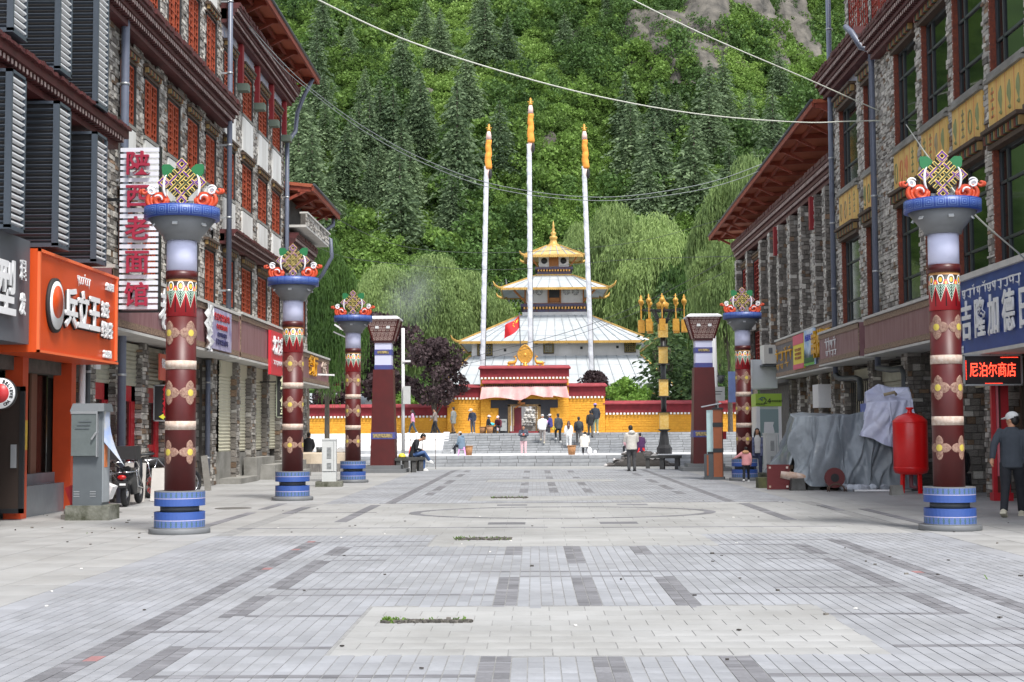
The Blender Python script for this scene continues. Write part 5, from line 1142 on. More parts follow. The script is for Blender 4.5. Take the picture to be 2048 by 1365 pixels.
def twin(x,z,w,h,y):
    b=MB(); b.box(x-w/2-.12,x+w/2+.12,y-.08,y+.02,z-h/2-.1,z+h/2+.1); w_=b.build('window',mat('dark_window_wood',S(70,60,50),.6),T_,(0,0,0)); b=MB(); b.box(x-w/2,x+w/2,y-.1,y-.08,z-h/2,z+h/2); b.build('pane',m_glassd,w_,(0,0,0))
    b=MB()
    for k in range(6): xx=x-w/2+w*k/5; b.box(xx-.02,xx+.02,y-.13,y-.1,z-h/2,z+h/2)
    for k in range(6): zz=z-h/2+h*k/5; b.box(x-w/2,x+w/2,y-.13,y-.1,zz-.02,zz+.02)
    b.box(x-w/2-.08,x-w/2,y-.13,y-.1,z-h/2,z+h/2); b.box(x+w/2,x+w/2+.08,y-.13,y-.1,z-h/2,z+h/2); b.build('lattice',mat('olive_lattice',S(130,116,64),.6),w_,(0,0,0)); return w_
twin(-.55,8.05+dz,.62,.9,-6.66); twin(-5.6,8.0+dz,1.0,1.1,-6.66); twin(5.9,8.1+dz,.7,.9,-6.66)
for x,z in((-1.5,8.35),(1.1,8.4),(2.05,7.95),(-4.0,7.8),(4.9,8.0)): b=MB(); b.box(x-.1,x+.1,-6.68,-6.6,z+dz-.1,z+dz+.1); b.build('vent_hole',m_blacks,T_,(0,0,0))
tier_roof(7.6,8.45,2.75,10.85,m_roofw,18,.14,True,5)
tb(lambda b:b.box(-2.65,2.65,-2.65,2.65,10.7+dz,11.15+dz),'wall',m_ivory)
def beams(h,z,n,hh):
    tb(lambda b:(b.box(-h,h,-h,h,z+dz,z+hh*.4+dz),b.box(-h-.18,h+.18,-h-.18,h+.18,z+hh*.65+dz,z+hh+dz)),'blue_beam',m_bluet)
    b=MB()
    for k in range(n): x=-h+2*h*(k+.5)/n; b.box(x-h/n*.55,x+h/n*.55,-h-.14,-h+.1,z+hh*.4+dz,z+hh*.65+dz)
    b.build('dentils',mat('ochre_dentil',S(206,152,78),.6,isl=.2),T_,(0,0,0))
beams(2.6,11.1,20,.75)
tb(lambda b:b.box(-2.35,2.35,-2.35,2.35,11.8+dz,13.3+dz),'wall',m_ivory)
b=MB()
for x in(-2.4,-.5,.5,2.4): b.box(x-.06,x+.06,-2.46,-2.3,11.8+dz,13.2+dz)
b.box(-2.5,2.5,-2.48,-2.3,11.8+dz,11.92+dz); b.build('timber_post',m_woodt,T_,(0,0,0))
b=MB(); b.box(-.44,.44,-2.42,-2.3,11.95+dz,13.2+dz); b.build('doorway',m_blacks,T_,(0,0,0)); b=MB(); b.box(-.4,.4,-2.44,-2.42,11.95+dz,12.35+dz); b.build('door_panel',m_woodt,T_,(0,0,0))
for x in(-1.95,-1.25,1.0,1.75):
    b=MB(); b.lathe([(0,0),(.27,0),(.27,.04),(0,.04)],n=16); o=link('round_window',b.mesh('round_window',mat('round_window_dark',S(60,58,60),.6)),T_,(x,-2.35,12.85+dz)); o.rotation_euler=(math.pi/2,0,0)
    b=MB(); 
    for q in range(3): b.tube([((.08+q*.07)*math.cos(a),(.08+q*.07)*math.sin(a),.05) for a in np.linspace(0,6.28,13)],.014,5)
    for q in range(4): b.beam((-.25*math.cos(q*.785),-.25*math.sin(q*.785),.05),(.25*math.cos(q*.785),.25*math.sin(q*.785),.05),.02,.02)
    b.build('fret',m_white,o,(0,0,0))
for sx in(-1,1):
    for x in(2.3,): b=MB(); b.beam((sx*2.4,-2.5,12.0+dz),(sx*3.3,-3.2,12.9+dz),.14,.14); b.build('roof_strut',m_woodt,T_,(0,0,0))
tier_roof(4.35,13.0,1.5,14.25,m_roofw,9,.13,True,3)
tb(lambda b:b.box(-1.5,1.5,-1.5,1.5,14.1+dz,14.4+dz),'wall',m_goldt)
beams(1.4,14.4,12,.62)
tb(lambda b:b.box(-1.25,1.25,-1.25,1.25,15.0+dz,16.1+dz),'wall',m_ivory)
b=MB(); b.box(-.4,.4,-1.32,-1.2,15.0+dz,15.95+dz); b.build('doorway',m_woodt,T_,(0,0,0))
for x in(-.8,.8): b=MB(); b.lathe([(0,0),(.26,0),(.26,.04),(0,.04)],n=14); o=link('round_window',b.mesh('round_window',m_blacks),T_,(x,-1.26,15.55+dz)); o.rotation_euler=(math.pi/2,0,0)
for sx in(-1,1): b=MB(); b.beam((sx*1.3,-1.35,15.0+dz),(sx*1.9,-1.8,15.8+dz),.1,.1); b.build('roof_strut',m_woodt,T_,(0,0,0))
tier_roof(2.45,15.9,.55,16.85,m_goldr,7,.15,True,2)
b=MB(); b.lathe([(.8,16.7+dz),(.62,16.95+dz),(.34,17.15+dz),(.26,17.5+dz),(.36,17.62+dz),(.3,17.75+dz),(.14,17.85+dz),(.26,18.0+dz),(.2,18.1+dz),(.09,18.2+dz),(.16,18.35+dz),(.07,18.5+dz),(.1,18.65+dz),(.015,19.1+dz)],n=16); b.build('spire',m_goldt,T_,(0,0,0))
# gate wall: pieces of rough ochre brick under a maroon band with white dots
GY=98.0; FG=lambda u,v,d:(u,GY-d,v)
class GateF:
    X=0; s=1
    def P(s,u,v,d): return (u,GY-d,v)
m_bk=MB(); m_bk.add(STU.v,STU.f); bkme=m_bk.mesh('brick',m_ybr)
def gate_wall(root,u0,u1,zb,zred,ztop,d=0.0,nmax=60,seed=1,holes=()):
    org=Vector(ORG[root.name]); r=random.Random(seed)
    b=MB()
    segs=[(u0,u1,zb,ztop-.22)] if not holes else [(u0,holes[0][0],zb,ztop-.22),(holes[0][1],u1,zb,ztop-.22),(holes[0][0],holes[0][1],holes[0][2],ztop-.22)]
    for s in segs: b.box(s[0],s[1],GY-d,GY+.7,s[2],s[3])
    b.build('wall',m_ybk,root)
    b=MB(); b.box(u0-.04,u1+.04,GY-d-.1,GY+.78,zred,ztop-.24); b.build('maroon_band',m_rdw,root)
    b=MB(); b.add([(u0-.15,GY-d-.3,ztop-.26),(u1+.15,GY-d-.3,ztop-.26),(u1+.15,GY-d-.3,ztop-.19),(u0-.15,GY-d-.3,ztop-.19),(u0-.05,GY+.3,ztop),(u1+.05,GY+.3,ztop),(u0-.15,GY+1,ztop-.2),(u1+.15,GY+1,ztop-.2),(u0-.15,GY+1,ztop-.26),(u1+.15,GY+1,ztop-.26)],[(0,1,2,3),(3,2,5,4),(4,5,7,6),(0,8,9,1),(6,7,9,8),(0,3,4,6,8),(1,9,7,5,2)]); b.build('coping',m_rdc,root)
    um=MB(); um.cbox((0,0,0),(.13,.16,.13)); dm=um.mesh('white_dot',m_dot); x=u0+.1
    while x<u1: link('white_dot',dm,root,Vector((x,GY-d-.08,zred-.05))-org); x+=.245
    L=[]; z=zb
    while z<zred-.16:
        h=min(r.uniform(.13,.2),zred-.13-z); x=u0+r.uniform(-.2,0)
        while x<u1:
            l=r.uniform(.3,.52); a,e=max(x,u0),min(x+l,u1)
            if e-a>.06 and not any(e>q[0]-.35 and a<q[1]+.35 and z<q[2]+.3 for q in holes): L.append((a,e,z,z+h,r.uniform(.006,.03)))
            x+=l
        z+=h
    L.sort(key=lambda t:-(t[1]-t[0])*(t[3]-t[2])); rest=MB()
    for i,(a,e,z0,z1,p) in enumerate(L):
        M=Matrix(((e-a-.012,0,0),(0,0,-p),(0,z1-z0-.012,0))); o=Vector(((a+e)/2,GY-d,(z0+z1)/2))
        if i<nmax: ob=bpy.data.objects.new('brick',bkme); COL.objects.link(ob); ob.parent=root; ob.matrix_local=Matrix.Translation(o-org)@M.to_4x4()
        else: rest.add([M@Vector(p_)+o for p_ in STU.v],STU.f)
    if rest.v: kind(rest.build('brickwork',m_ybr,root),'stuff')
Z0=1.285
lw=thing('monastery_wall','low ochre wall with maroon band and white dots left of the temple gate','wall',(-11,GY,Z0)); gate_wall(lw,-17,-5.97,Z0,2.5,3.33,0,140,1)
rw=thing('monastery_wall','low ochre wall with maroon band and white dots right of the temple gate','wall',(10,GY,Z0)); gate_wall(rw,4.9,19,Z0,2.62,3.47,0,170,2)
g=thing('temple_gate','ochre temple gatehouse with maroon top and pink valance over its black framed doorway','gatehouse',(-.64,GY,Z0))
gate_wall(g,-5.95,-3.65,Z0,3.72,4.66,.25,70,3); gate_wall(g,2.4,4.88,Z0,3.76,4.7,.25,70,4); gate_wall(g,-3.65,2.4,Z0,5.1,5.95,.4,120,5,[(-2.4,1.1,3.25)])
gf=lambda name,m,f,p=None:(lambda b:(f(b),b.build(name,m,p or g))[1])(MB())
gf('eave_tiles',m_rdc,lambda b:b.add([(-3.55,GY-.42,4.95),(2.3,GY-.42,4.95),(2.3,GY-.9,4.72),(-3.55,GY-.9,4.72),(-3.55,GY-.9,4.66),(2.3,GY-.9,4.66),(2.3,GY-.42,4.66),(-3.55,GY-.42,4.66)],[(0,1,2,3),(3,2,5,4),(4,5,6,7),(0,3,4,7),(1,6,5,2)]))
b=MB(); 
for k in range(46): b.box(-3.4+k*.124,-3.34+k*.124,GY-.8,GY-.4,4.46,4.6)
kind(b.build('eave_dentils',m_dentd,g),'stuff'); gf('eave_beam',m_rdw,lambda b:b.box(-3.5,2.25,GY-.7,GY-.4,4.3,4.46))
# pink valance with gathers
vs=[];fs=[]; n=150; rows=7
for j in range(rows+1):
    t=j/rows
    for i in range(n+1):
        u=-3.55+5.8*i/n; w=math.sin(u*6.3)+.6*math.sin(u*11.7+1); bot=3.62+.10*math.sin(u*1.9)+(.3*max(0,1-abs(u+.15)/.75) if True else 0)+(.12 if u>1.2 else 0)
        vs.append((u+(u+.65)*.05*t+.03*w*t,GY-.78-.25*t-.055*w*(.3+t),4.45+(bot-4.45)*t))
fs=[(j*(n+1)+i,j*(n+1)+i+1,(j+1)*(n+1)+i+1,(j+1)*(n+1)+i) for j in range(rows) for i in range(n)]
b=MB(); b.add(vs,fs,0,True); b.build('valance',mat('faded_pink_cloth',S(224,184,178),.8,col2=S(196,140,140),vscale=.8),g)
# doorway
gf('black_surround',mat('charcoal_surround',S(46,46,50),.8),lambda b:(b.box(-2.42,-1.78,GY-.46,GY-.2,Z0,3.3),b.box(.47,1.12,GY-.46,GY-.2,Z0,3.3),b.box(-2.95,-1.78,GY-.47,GY-.21,3.0,3.55),b.box(.47,1.65,GY-.47,GY-.21,3.0,3.55),b.box(-1.78,.47,GY-.45,GY-.2,3.22,3.6)))
gf('door_frame',mat('brown_gilt_frame',S(90,66,46),.5,col2=S(140,110,60),vscale=9),lambda b:[b.box(*q) for q in((-1.78,-1.62,GY-.5,GY-.1,Z0,3.22),(.3,.47,GY-.5,GY-.1,Z0,3.22),(-1.78,.47,GY-.5,GY-.1,3.1,3.24),(-1.5,-1.42,GY-.42,GY-.1,Z0,3.1),(.12,.2,GY-.42,GY-.1,Z0,3.1))])
gf('gilt_line',m_goldt,lambda b:[b.box(*q) for q in((-1.62,-1.57,GY-.52,GY-.42,Z0+.5,3.1),(.25,.3,GY-.52,GY-.42,Z0+.5,3.1),(-1.4,-1.36,GY-.43,GY-.4,Z0+.5,3.05))])
gf('red_door',mat('deep_red_door',S(110,26,36),.5,var=.2),lambda b:b.box(-1.4,-.85,GY-.1,GY-.02,Z0,3.05)); gf('threshold',m_rdw,lambda b:b.box(-1.7,.4,GY-.5,GY+.2,Z0-.0,Z0+.12))
gf('ornament',mat('orange_ornament',S(200,110,40),.5,var=.3),lambda b:b.prism([(0,.2),(.2,.05),(0,-.18),(-.2,.05)],lambda u,v,d:(-.95+u,GY-.9-d,3.55+v),0,.06)); gf('bracket',m_woodt,lambda b:(b.beam((-1.3,GY-.7,3.0),(-.7,GY-.7,3.3),.1,.1),b.beam((-1.1,GY-.75,3.35),(-.6,GY-.75,3.3),.15,.12)))
gf('notice_slab',mat('grey_notice_slab',S(150,152,150),.6,var=.15),lambda b:b.box(-2.6,-1.85,GY-.75,GY-.7,Z0+.15,Z0+.95)); text('入寺须知',.14,.004,m_greyd,g,(-2.2,GY-.76,Z0+.78),'c')
# golden wheel and deer on the gate top
m_wheel=mat('gold_wheel',S(222,170,72),.4,col2=S(188,134,48),vscale=8,metal=.3)
t=thing('dharma_wheel','golden wheel on a pedestal on top of the temple gate','wheel ornament',(-.58,GY+.2,5.9)); t.scale=(.85,.85,.93); b=MB()
pl=[(.63*math.sin(a)*(1 if math.cos(a)<.2 else 1-.35*(math.cos(a)-.2)),.72*math.cos(a)) for a in np.linspace(0,6.283,33)[:-1]]
b.prism(pl,lambda u,v,d:(u,-d,.88+v),0,.1); b.build('disc',m_wheel,t,(0,0,0)); b=MB()
b.tube([(x*.93,-.12,.88+z*.93) for x,z in pl]+[(pl[0][0]*.93,-.12,.88+pl[0][1]*.93)],.05,6)
for k in range(16): a=k*math.pi/8; b.beam((.1*math.sin(a),-.12,.82+.1*math.cos(a)),(.5*math.sin(a),-.12,.82+.5*math.cos(a)),.045,.05)
b.ell((0,-.13,.82),(.13,.07,.13)); b.build('spokes',m_wheel,t,(0,0,0)); b=MB(); b.lathe([(.24,-.02),(.24,.06),(.16,.12),(.2,.26)],n=14); b.build('pedestal',m_wheel,t,(0,0,0))
def deer(x,s,lab):
    t=thing('golden_deer',lab,'deer ornament',(x,GY+.2,5.9),'golden deer beside the wheel'); t.scale=(.72,.72,.85); b=MB(); 
    b.tube([(-.42*s,0,.2),(-.3*s,0,.24),(0,0,.26),(.25*s,0,.28),(.38*s,0,.42),(.42*s,0,.58),(.38*s,0,.72)],[.06,.15,.16,.16,.12,.08,.075],10)
    b.tube([(.36*s,0,.74),(.28*s,0,.78),(.16*s,0,.72)],[.075,.07,.04],8)
    for yy in(-.06,.06): b.tube([(.38*s,yy,.78),(.44*s,yy*1.5,.94),(.4*s,yy*1.8,1.02)],[.025,.02,.008],5); b.tube([(.35*s,yy,.78),(.3*s,yy*2.2,.88)],[.02,.006],5)
    b.tube([(.25*s,.0,.16),(.34*s,-.08,.05),(.1*s,-.1,.03)],[.08,.05,.035],6); b.tube([(-.3*s,0,.14),(-.42*s,-.1,.05),(-.15*s,-.12,.03)],[.1,.06,.035],6); b.tube([(-.44*s,0,.26),(-.52*s,0,.34)],[.03,.01],5)
    b.build('body',m_wheel,t,(0,0,0))
deer(-1.5,1,'golden kneeling deer left of the wheel on the gate'); deer(.42,-1,'golden kneeling deer right of the wheel on the gate')
# white stone pile seen through the doorway
t=thing('stone_cairn','pile of whitewashed stones with small shrine seen through the temple doorway','cairn',(-.05,101.5,Z0)); m_ws=mat('whitewashed_stone',S(214,214,212),.85,var=.1,isl=.12); r=random.Random(4)
ico=[]
def rock(b,c,sx,sy,sz,r,mi=0):
    vs=[];n=7
    for th,rr in((.0,.35),(.55,1),(1.15,.95),(1.57,.3)):
        for j in range(n): a=6.283*j/n; q=r.uniform(.8,1.12); vs.append((c[0]+sx*rr*q*math.cos(a),c[1]+sy*rr*q*math.sin(a),c[2]-sz+2*sz*(th/1.57)*r.uniform(.92,1.05)))
    b.add(vs,[(i*n+j,i*n+(j+1)%n,(i+1)*n+(j+1)%n,(i+1)*n+j) for i in range(3) for j in range(n)]+[tuple(range(n))[::-1],tuple(3*n+j for j in range(n))],mi)
for j in range(9):
    z=.55+j*.17; w=1.05-j*.055
    for k in range(int(w*7.5)):
        b=MB(); x=-w+2*w*(k+.5)/int(w*7.5)+r.uniform(-.06,.06)+.12; rock(b,(x,r.uniform(-.12,.12)-.5+.05*j,z),.17,.16,.1,r); b.build('stone',m_ws,t,(0,0,0))
b=MB(); b.box(-1.1,1.3,-.5,1,0,.5); b.lathe([(.5,2.0),(.42,2.1),(.4,2.3),(.3,2.35)],(.3,-.2,0),n=4,sm=False); b.build('base',m_ws,t,(0,0,0))
# side hut roof behind the left wall
t=thing('hut','small hut with pale corrugated roof behind the left monastery wall','hut',(-14,104,Z0)); b=MB(); b.box(-17,-12.6,103,107,Z0,3.4); b.build('wall',m_ivory,t); b=MB(); b.add([(-17.5,102.4,3.4),(-12.2,102.4,3.4),(-12.2,105.2,4.3),(-17.5,105.2,4.3),(-12.2,107.6,3.4),(-17.5,107.6,3.4)],[(0,1,2,3),(3,2,4,5)]); b.build('roof',m_roofw,t)
t=thing('red_beam_porch','red painted porch beam behind the left monastery wall','porch',(-13,101,Z0)); b=MB(); b.box(-16,-12.3,100.6,100.9,4.7,5.0); b.box(-12.5,-12.3,100.6,100.9,Z0,5.0); b.build('beam',m_rdw,t)
# ================================================================ TREES
m_bark=mat('bark',S(92,84,74),.9,var=.4,vscale=6,bump=.5,bscale=20)
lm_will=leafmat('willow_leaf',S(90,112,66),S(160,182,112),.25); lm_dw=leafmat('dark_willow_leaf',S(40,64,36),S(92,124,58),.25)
lm_plum=leafmat('purple_plum_leaf',S(38,28,30),S(90,74,76),.8,.2); lm_shr=leafmat('bright_shrub_leaf',S(66,100,44),S(136,172,80),.8)
lm_con=leafmat('conifer_needle',S(68,88,64),S(132,152,112),.05,.3); lm_ced=leafmat('cedar_needle',S(44,66,42),S(116,142,88),.3,.2)
lm_bush=leafmat('bush_leaf',S(60,84,38),S(132,164,80),.06,.35); lm_bush2=leafmat('dark_bush_leaf',S(44,66,36),S(102,134,70),.06,.3); lm_grass=leafmat('grass_leaf',S(90,122,54),S(146,174,90),.06,.35)
def leaves(C,L,Wd,D,rng,N=None):
    """C centres, L lengths, Wd widths, D long-axis directions -> crossed quads"""
    n=len(C); D=D/np.linalg.norm(D,axis=1,keepdims=True); R=rng.normal(size=(n,3)) if N is None else N; X=np.cross(D,R); X/=np.linalg.norm(X,axis=1,keepdims=True)+1e-9
    L=np.asarray(L)[:,None]; Wd=np.asarray(Wd)[:,None]
    V=np.stack([C-D*L/2-X*Wd*.25,C-D*L*.1+X*Wd/2*-1,C+D*L/2,C-D*L*.1+X*Wd/2],1)
    return V.reshape(-1,3),np.arange(n*4).reshape(-1,4)
def join(parts):
    Vs=[];Fs=[];k=0
    for V,F in parts: Vs.append(V);Fs.append(F+k);k+=len(V)
    return np.concatenate(Vs),np.concatenate(Fs)
def willow_mesh(seed,R,H,ns,mat_,dens=1.0):
    r=np.random.default_rng(seed); cl=[]
    nl=26
    lob=[(r.uniform(-.75,.75)*R,r.uniform(-.75,.75)*R,H*r.uniform(.5,.95),R*r.uniform(.2,.36)) for _ in range(nl)]; lob.append((0,0,H*.97,R*.4))
    C=[];L=[];Wd=[];D=[]
    for k in range(ns):
        lx,ly,lz,lr=lob[r.integers(len(lob))]; v=r.normal(size=3); v/=np.linalg.norm(v); v[2]=abs(v[2])*.8-.1
        p=np.array([lx,ly,lz])+v*lr*r.uniform(.75,1.1); 
        q=math.hypot(p[0],p[1])/R; p[2]=min(p[2],H*(1.06-.22*q*q))
        ln=(.6+3.4*r.random()**1.6)*(H/14); out=np.array([v[0],v[1],0])*.25; m=int(ln/.24)+2; sway=r.normal(0,.25,2)
        for j in range(m):
            f=j/m; c=p+out*math.sin(min(1,f*3)*1.57)*1.2+np.array([sway[0]*f,sway[1]*f,-ln*f*f*.4-ln*f*.6])
            C.append(c+r.normal(0,.09,3));L.append(r.uniform(.22,.55));Wd.append(r.uniform(.05,.13));d=np.array([out[0]*(1-f)+r.normal(0,.2),out[1]*(1-f)+r.normal(0,.2),-.25-f*1.3]);D.append(d)
    V,F=leaves(np.array(C),L,Wd,np.array(D),r); return qmesh('crown',V,F,mat_),lob
def trunk_mesh(H,r0,forks,seed,spread=1.0):
    rr=random.Random(seed); b=MB(); b.tube([(0,0,-.3),(rr.uniform(-.1,.1),0,H*.25),(rr.uniform(-.3,.3),rr.uniform(-.2,.2),H*.5),(0,0,H*.85)],[r0,r0*.8,r0*.55,r0*.12],9)
    for k in range(forks):
        a=6.283*k/forks+rr.uniform(-.4,.4); z=H*rr.uniform(.2,.5); e=spread*rr.uniform(.5,1)
        b.tube([(0,0,z),(e*.5*math.cos(a),e*.5*math.sin(a),z+H*.16),(e*math.cos(a),e*math.sin(a),z+H*.34)],[r0*.5,r0*.32,r0*.08],6)
    return b.mesh('trunk',m_bark)
def plant(name,label,cat,loc,crown,trunk,group=None,rz=0,sc=1):
    t=thing(name,label,cat,loc,group,rz); t.scale=(sc,sc,sc); link('trunk',trunk,t); link('crown',crown,t); return t
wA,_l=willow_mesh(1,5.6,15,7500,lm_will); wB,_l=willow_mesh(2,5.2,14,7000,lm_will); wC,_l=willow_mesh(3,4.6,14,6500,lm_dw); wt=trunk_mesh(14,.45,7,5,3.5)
def wl(px,top,Y,me,lab,zb=1.285,H=15,nar=1.0):
    p=W(px,top,Y); sc=(p.z-zb)/H; t=plant('willow_tree',lab,'willow tree',(p.x,Y,zb),me,wt,'willows around the temple',random.uniform(0,6),sc); t.scale=(sc*nar,sc*nar,sc)
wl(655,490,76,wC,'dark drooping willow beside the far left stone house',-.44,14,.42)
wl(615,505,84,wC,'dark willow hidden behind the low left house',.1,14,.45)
wl(765,548,128,wB,'pale green willow above the purple plum trees, leftmost of the pale ones',1.285,14,0.8)
wl(870,528,130,wA,'tall pale willow left of the temple roofs',1.285,15,0.85); wl(938,560,134,wB,'willow tucked against the left side of the temple roofs',1.285,14,0.7)
wl(1228,432,135,wA,'very tall willow rising right behind the temple spire',1.285,15,0.66); wl(1310,452,131,wA,'broad tall willow right of the temple, behind the lantern lamp',1.285,15,0.72); wl(1160,470,140,wB,'willow top showing between spire and right flag pole',1.285,14,0.5); wl(1392,505,127,wC,'dark willow behind the right square pillar',1.285,14,0.7)
wl(1500,345,97,wB,'light green willow leaning over the far right stone house',0,14,0.5); wl(1455,470,92,wA,'willow curtain between the far right pillar and the stone house',0,15,0.45)
def blob_mesh(seed,lobes,n,size,mat_,updir=.3,wf=.75):
    r=np.random.default_rng(seed); lob=np.array(lobes); idx=r.choice(len(lob),n,p=lob[:,3]**2/np.sum(lob[:,3]**2)); v=r.normal(size=(n,3)); v/=np.linalg.norm(v,axis=1,keepdims=True); rad_=lob[idx,3]*(.55+.5*r.random(n)**.6)
    C=lob[idx,:3]+v*rad_[:,None]*np.array([1,1,.85]); D=r.normal(size=(n,3))+v*.6; D[:,2]+=updir
    L=size*r.uniform(.6,1.4,n); return qmesh('crown',*leaves(C,L,L*wf,D,r),mat_)
def lobes(seed,R,z0,z1,n,lr): 
    rr=random.Random(seed); out=[]
    for k in range(n): a=rr.uniform(0,6.283); f=rr.random(); z=z0+(z1-z0)*f; w=R*math.sin(math.pi*(.18+.72*f))*rr.uniform(.2,.95); out.append((w*math.cos(a),w*math.sin(a),z,lr*rr.uniform(.6,1.25)))
    return out
plm=blob_mesh(5,lobes(5,2.3,2.0,5.8,42,.62),5200,.24,lm_plum,.5); plt=trunk_mesh(5.2,.14,6,9,1.3)
plant('plum_tree','purple leaved plum tree standing on the terrace before the ochre wall','plum tree',(-6.65,95.5,Z0),plm,plt,'purple leaved plum trees',0,1.05)
plant('plum_tree','purple leaved plum tree behind the left square lantern pillar','plum tree',(-10.7,101,Z0),plm,plt,'purple leaved plum trees',2,1.4)
plant('plum_tree','purple leaved plum tree at the far left behind the low wall','plum tree',(-14.4,101,Z0),plm,plt,'purple leaved plum trees',4,.9)
plant('plum_tree','small purple plum bush just right of the temple gate','plum tree',(4.5,102,Z0),plm,plt,'purple leaved plum trees',1,.72)
shm=blob_mesh(8,lobes(8,1.9,.8,3.4,26,.6),3000,.26,lm_shr,.4); 
plant('shrub','bright green leafy shrub behind the wall right of the gate','shrub',(6.6,101,Z0),shm,trunk_mesh(3,.09,5,3,1),None,0,1.05)
plant('shrub','green shrub between the plum trees behind the left wall','shrub',(-9.0,100.5,Z0),shm,trunk_mesh(3,.09,5,4,1),None,2,.8); plant('shrub','small bright bush peeping over the far left end of the wall','shrub',(-14.2,100.2,Z0),shm,trunk_mesh(3,.09,5,6,1),None,1,.62)
def conifer_mesh(seed,H,R,lev,mat_,droop=.35,name='crown'):
    r=np.random.default_rng(seed); C=[];L=[];Wd=[];D=[]
    for i in range(lev):
        f=(i+r.random())/lev; z=H*(.06+.94*f); Rr=R*(1-f)**.75*(.6+.55*r.random())+.2
        nb=max(4,int(15*(1-f)+5))
        for k in range(nb):
            a=r.random()*6.283; ll=Rr*r.uniform(.65,1.1); c,s=math.cos(a),math.sin(a); m=max(2,int(ll/.42)); lift=r.uniform(-.1,.18)
            for j in range(m):
                q=(j+.6)/m; dist=ll*q; zz=z-droop*dist*q+lift*dist
                side=r.normal(0,.2*(1-q)+.1)*ll*.6
                C.append((c*dist-s*side,s*dist+c*side,zz+r.normal(0,.06))); L.append(r.uniform(.5,1.05)*(H/16)); Wd.append(r.uniform(.22,.46)*(H/16)); D.append((c-s*r.normal(0,.5),s+c*r.normal(0,.5),-droop*q*1.2+lift+r.normal(0,.2)))
    return qmesh(name,*leaves(np.array(C),L,Wd,np.array(D),r),mat_)
cons=[conifer_mesh(20+k,16,R,44,lm_con,.42) for k,R in enumerate((5.6,6.2,5.0))]; cbt=MB(); cbt.tube([(0,0,-.8),(0,0,8),(0,0,15.5)],[.3,.2,.03],7); ctm=cbt.mesh('trunk',m_bark)
cdm=conifer_mesh(31,12,5.2,34,lm_ced,.5)
cdt=trunk_mesh(10.5,.34,5,14,1.2)
plant('cedar_tree','spreading dark green cedar behind the golden lantern lamp','cedar tree',(9.9,106,Z0),cdm,cdt,None,0,.95); plant('cedar_tree','cedar between the right square pillar and the far right stone house','cedar tree',(13.0,104,Z0),cdm,cdt,None,2,.85)
def hill_pt(px,py):
    d=W(px,py,1.0)-Vector((0,0,CAMH)); 
    Y=150.0
    while Y<320:
        x=d.x*Y; z=CAMH+d.z*Y
        if hz(x,Y)>=z: break
        Y+=.5
    return x,Y,hz(x,Y)
ct=[(915,400,250,'largest dark conifer on the slope left of the tallest flag pole'),(940,260,140,'conifer high on the slope above the left flag pole'),(800,500,205,'conifer on the lower slope behind the thin white mast'),(760,330,170,'conifer in the middle of the left slope'),(690,410,150,'conifer above the eave of the far left house'),(800,170,110,'conifer near the top left of the hillside'),(880,150,120,'conifer cluster member at the top centre left'),(650,330,130,'conifer behind the downpipe of the left roof'),(665,470,120,'conifer low on the left slope beside the house eave'),(850,330,140,'conifer between the left flag pole and the thin mast'),(730,240,110,'conifer high on the left slope'),(1390,440,210,'tall dark conifer on the right slope above the stone house roof'),(1310,420,190,'dark conifer on the right slope, left of the tallest one there'),(1420,330,150,'conifer up the right slope near the cliff foot'),(1345,300,110,'conifer under the cliff on the right slope'),(1215,50,80,'conifer at the top of the slope left of the cliff'),(1130,110,80,'small conifer high above the tallest flag pole'),(620,240,110,'conifer just right of the upper left eave'),(905,470,130,'conifer behind the left flag pole near the slope foot'),(1015,130,100,'conifer high on the slope left of centre'),(740,430,120,'conifer on the low left slope above the willows'),(1460,420,130,'conifer beside the roof edge of the right house'),(850,90,90,'conifer at the very top left of the hillside'),(1500,300,120,'conifer above the right orange roof'),(960,60,90,'conifer at the top edge left of centre'),(700,130,90,'conifer near the top left edge of the slope'),(820,420,140,'conifer behind the thin white mast'),(1560,200,100,'conifer high above the right orange roof')]
for i,(px,py,hpx,lab) in enumerate(ct):
    x,Y,z=hill_pt(px,py); H=hpx/FPX*Y; plant('conifer_tree',lab,'conifer',(x,Y,z),cons[i%3],ctm,'conifers on the hillside',i*1.3,H/16).scale=(H/16*(.85+.1*((i*7)%5)),H/16*(.85+.1*((i*3)%5)),H/16)
rc=random.Random(12)
for i in range(22):
    px_,py_=rc.uniform(585,1010),rc.uniform(120,470); x,Y,z=hill_pt(px_,py_); H=rc.uniform(9,15); plant('conifer_tree','one of the smaller conifers filling the dense stand on the left half of the slope','conifer',(x,Y,z),cons[i%3],ctm,'dense conifer stand on the left slope',i*.9,H/16)
for i in range(12):
    px_,py_=rc.uniform(1250,1560),rc.uniform(250,470); x,Y,z=hill_pt(px_,py_); H=rc.uniform(9,14); plant('conifer_tree','one of the smaller conifers scattered low on the right half of the slope','conifer',(x,Y,z),cons[i%3],ctm,'scattered conifers on the right slope',i*.9,H/16)
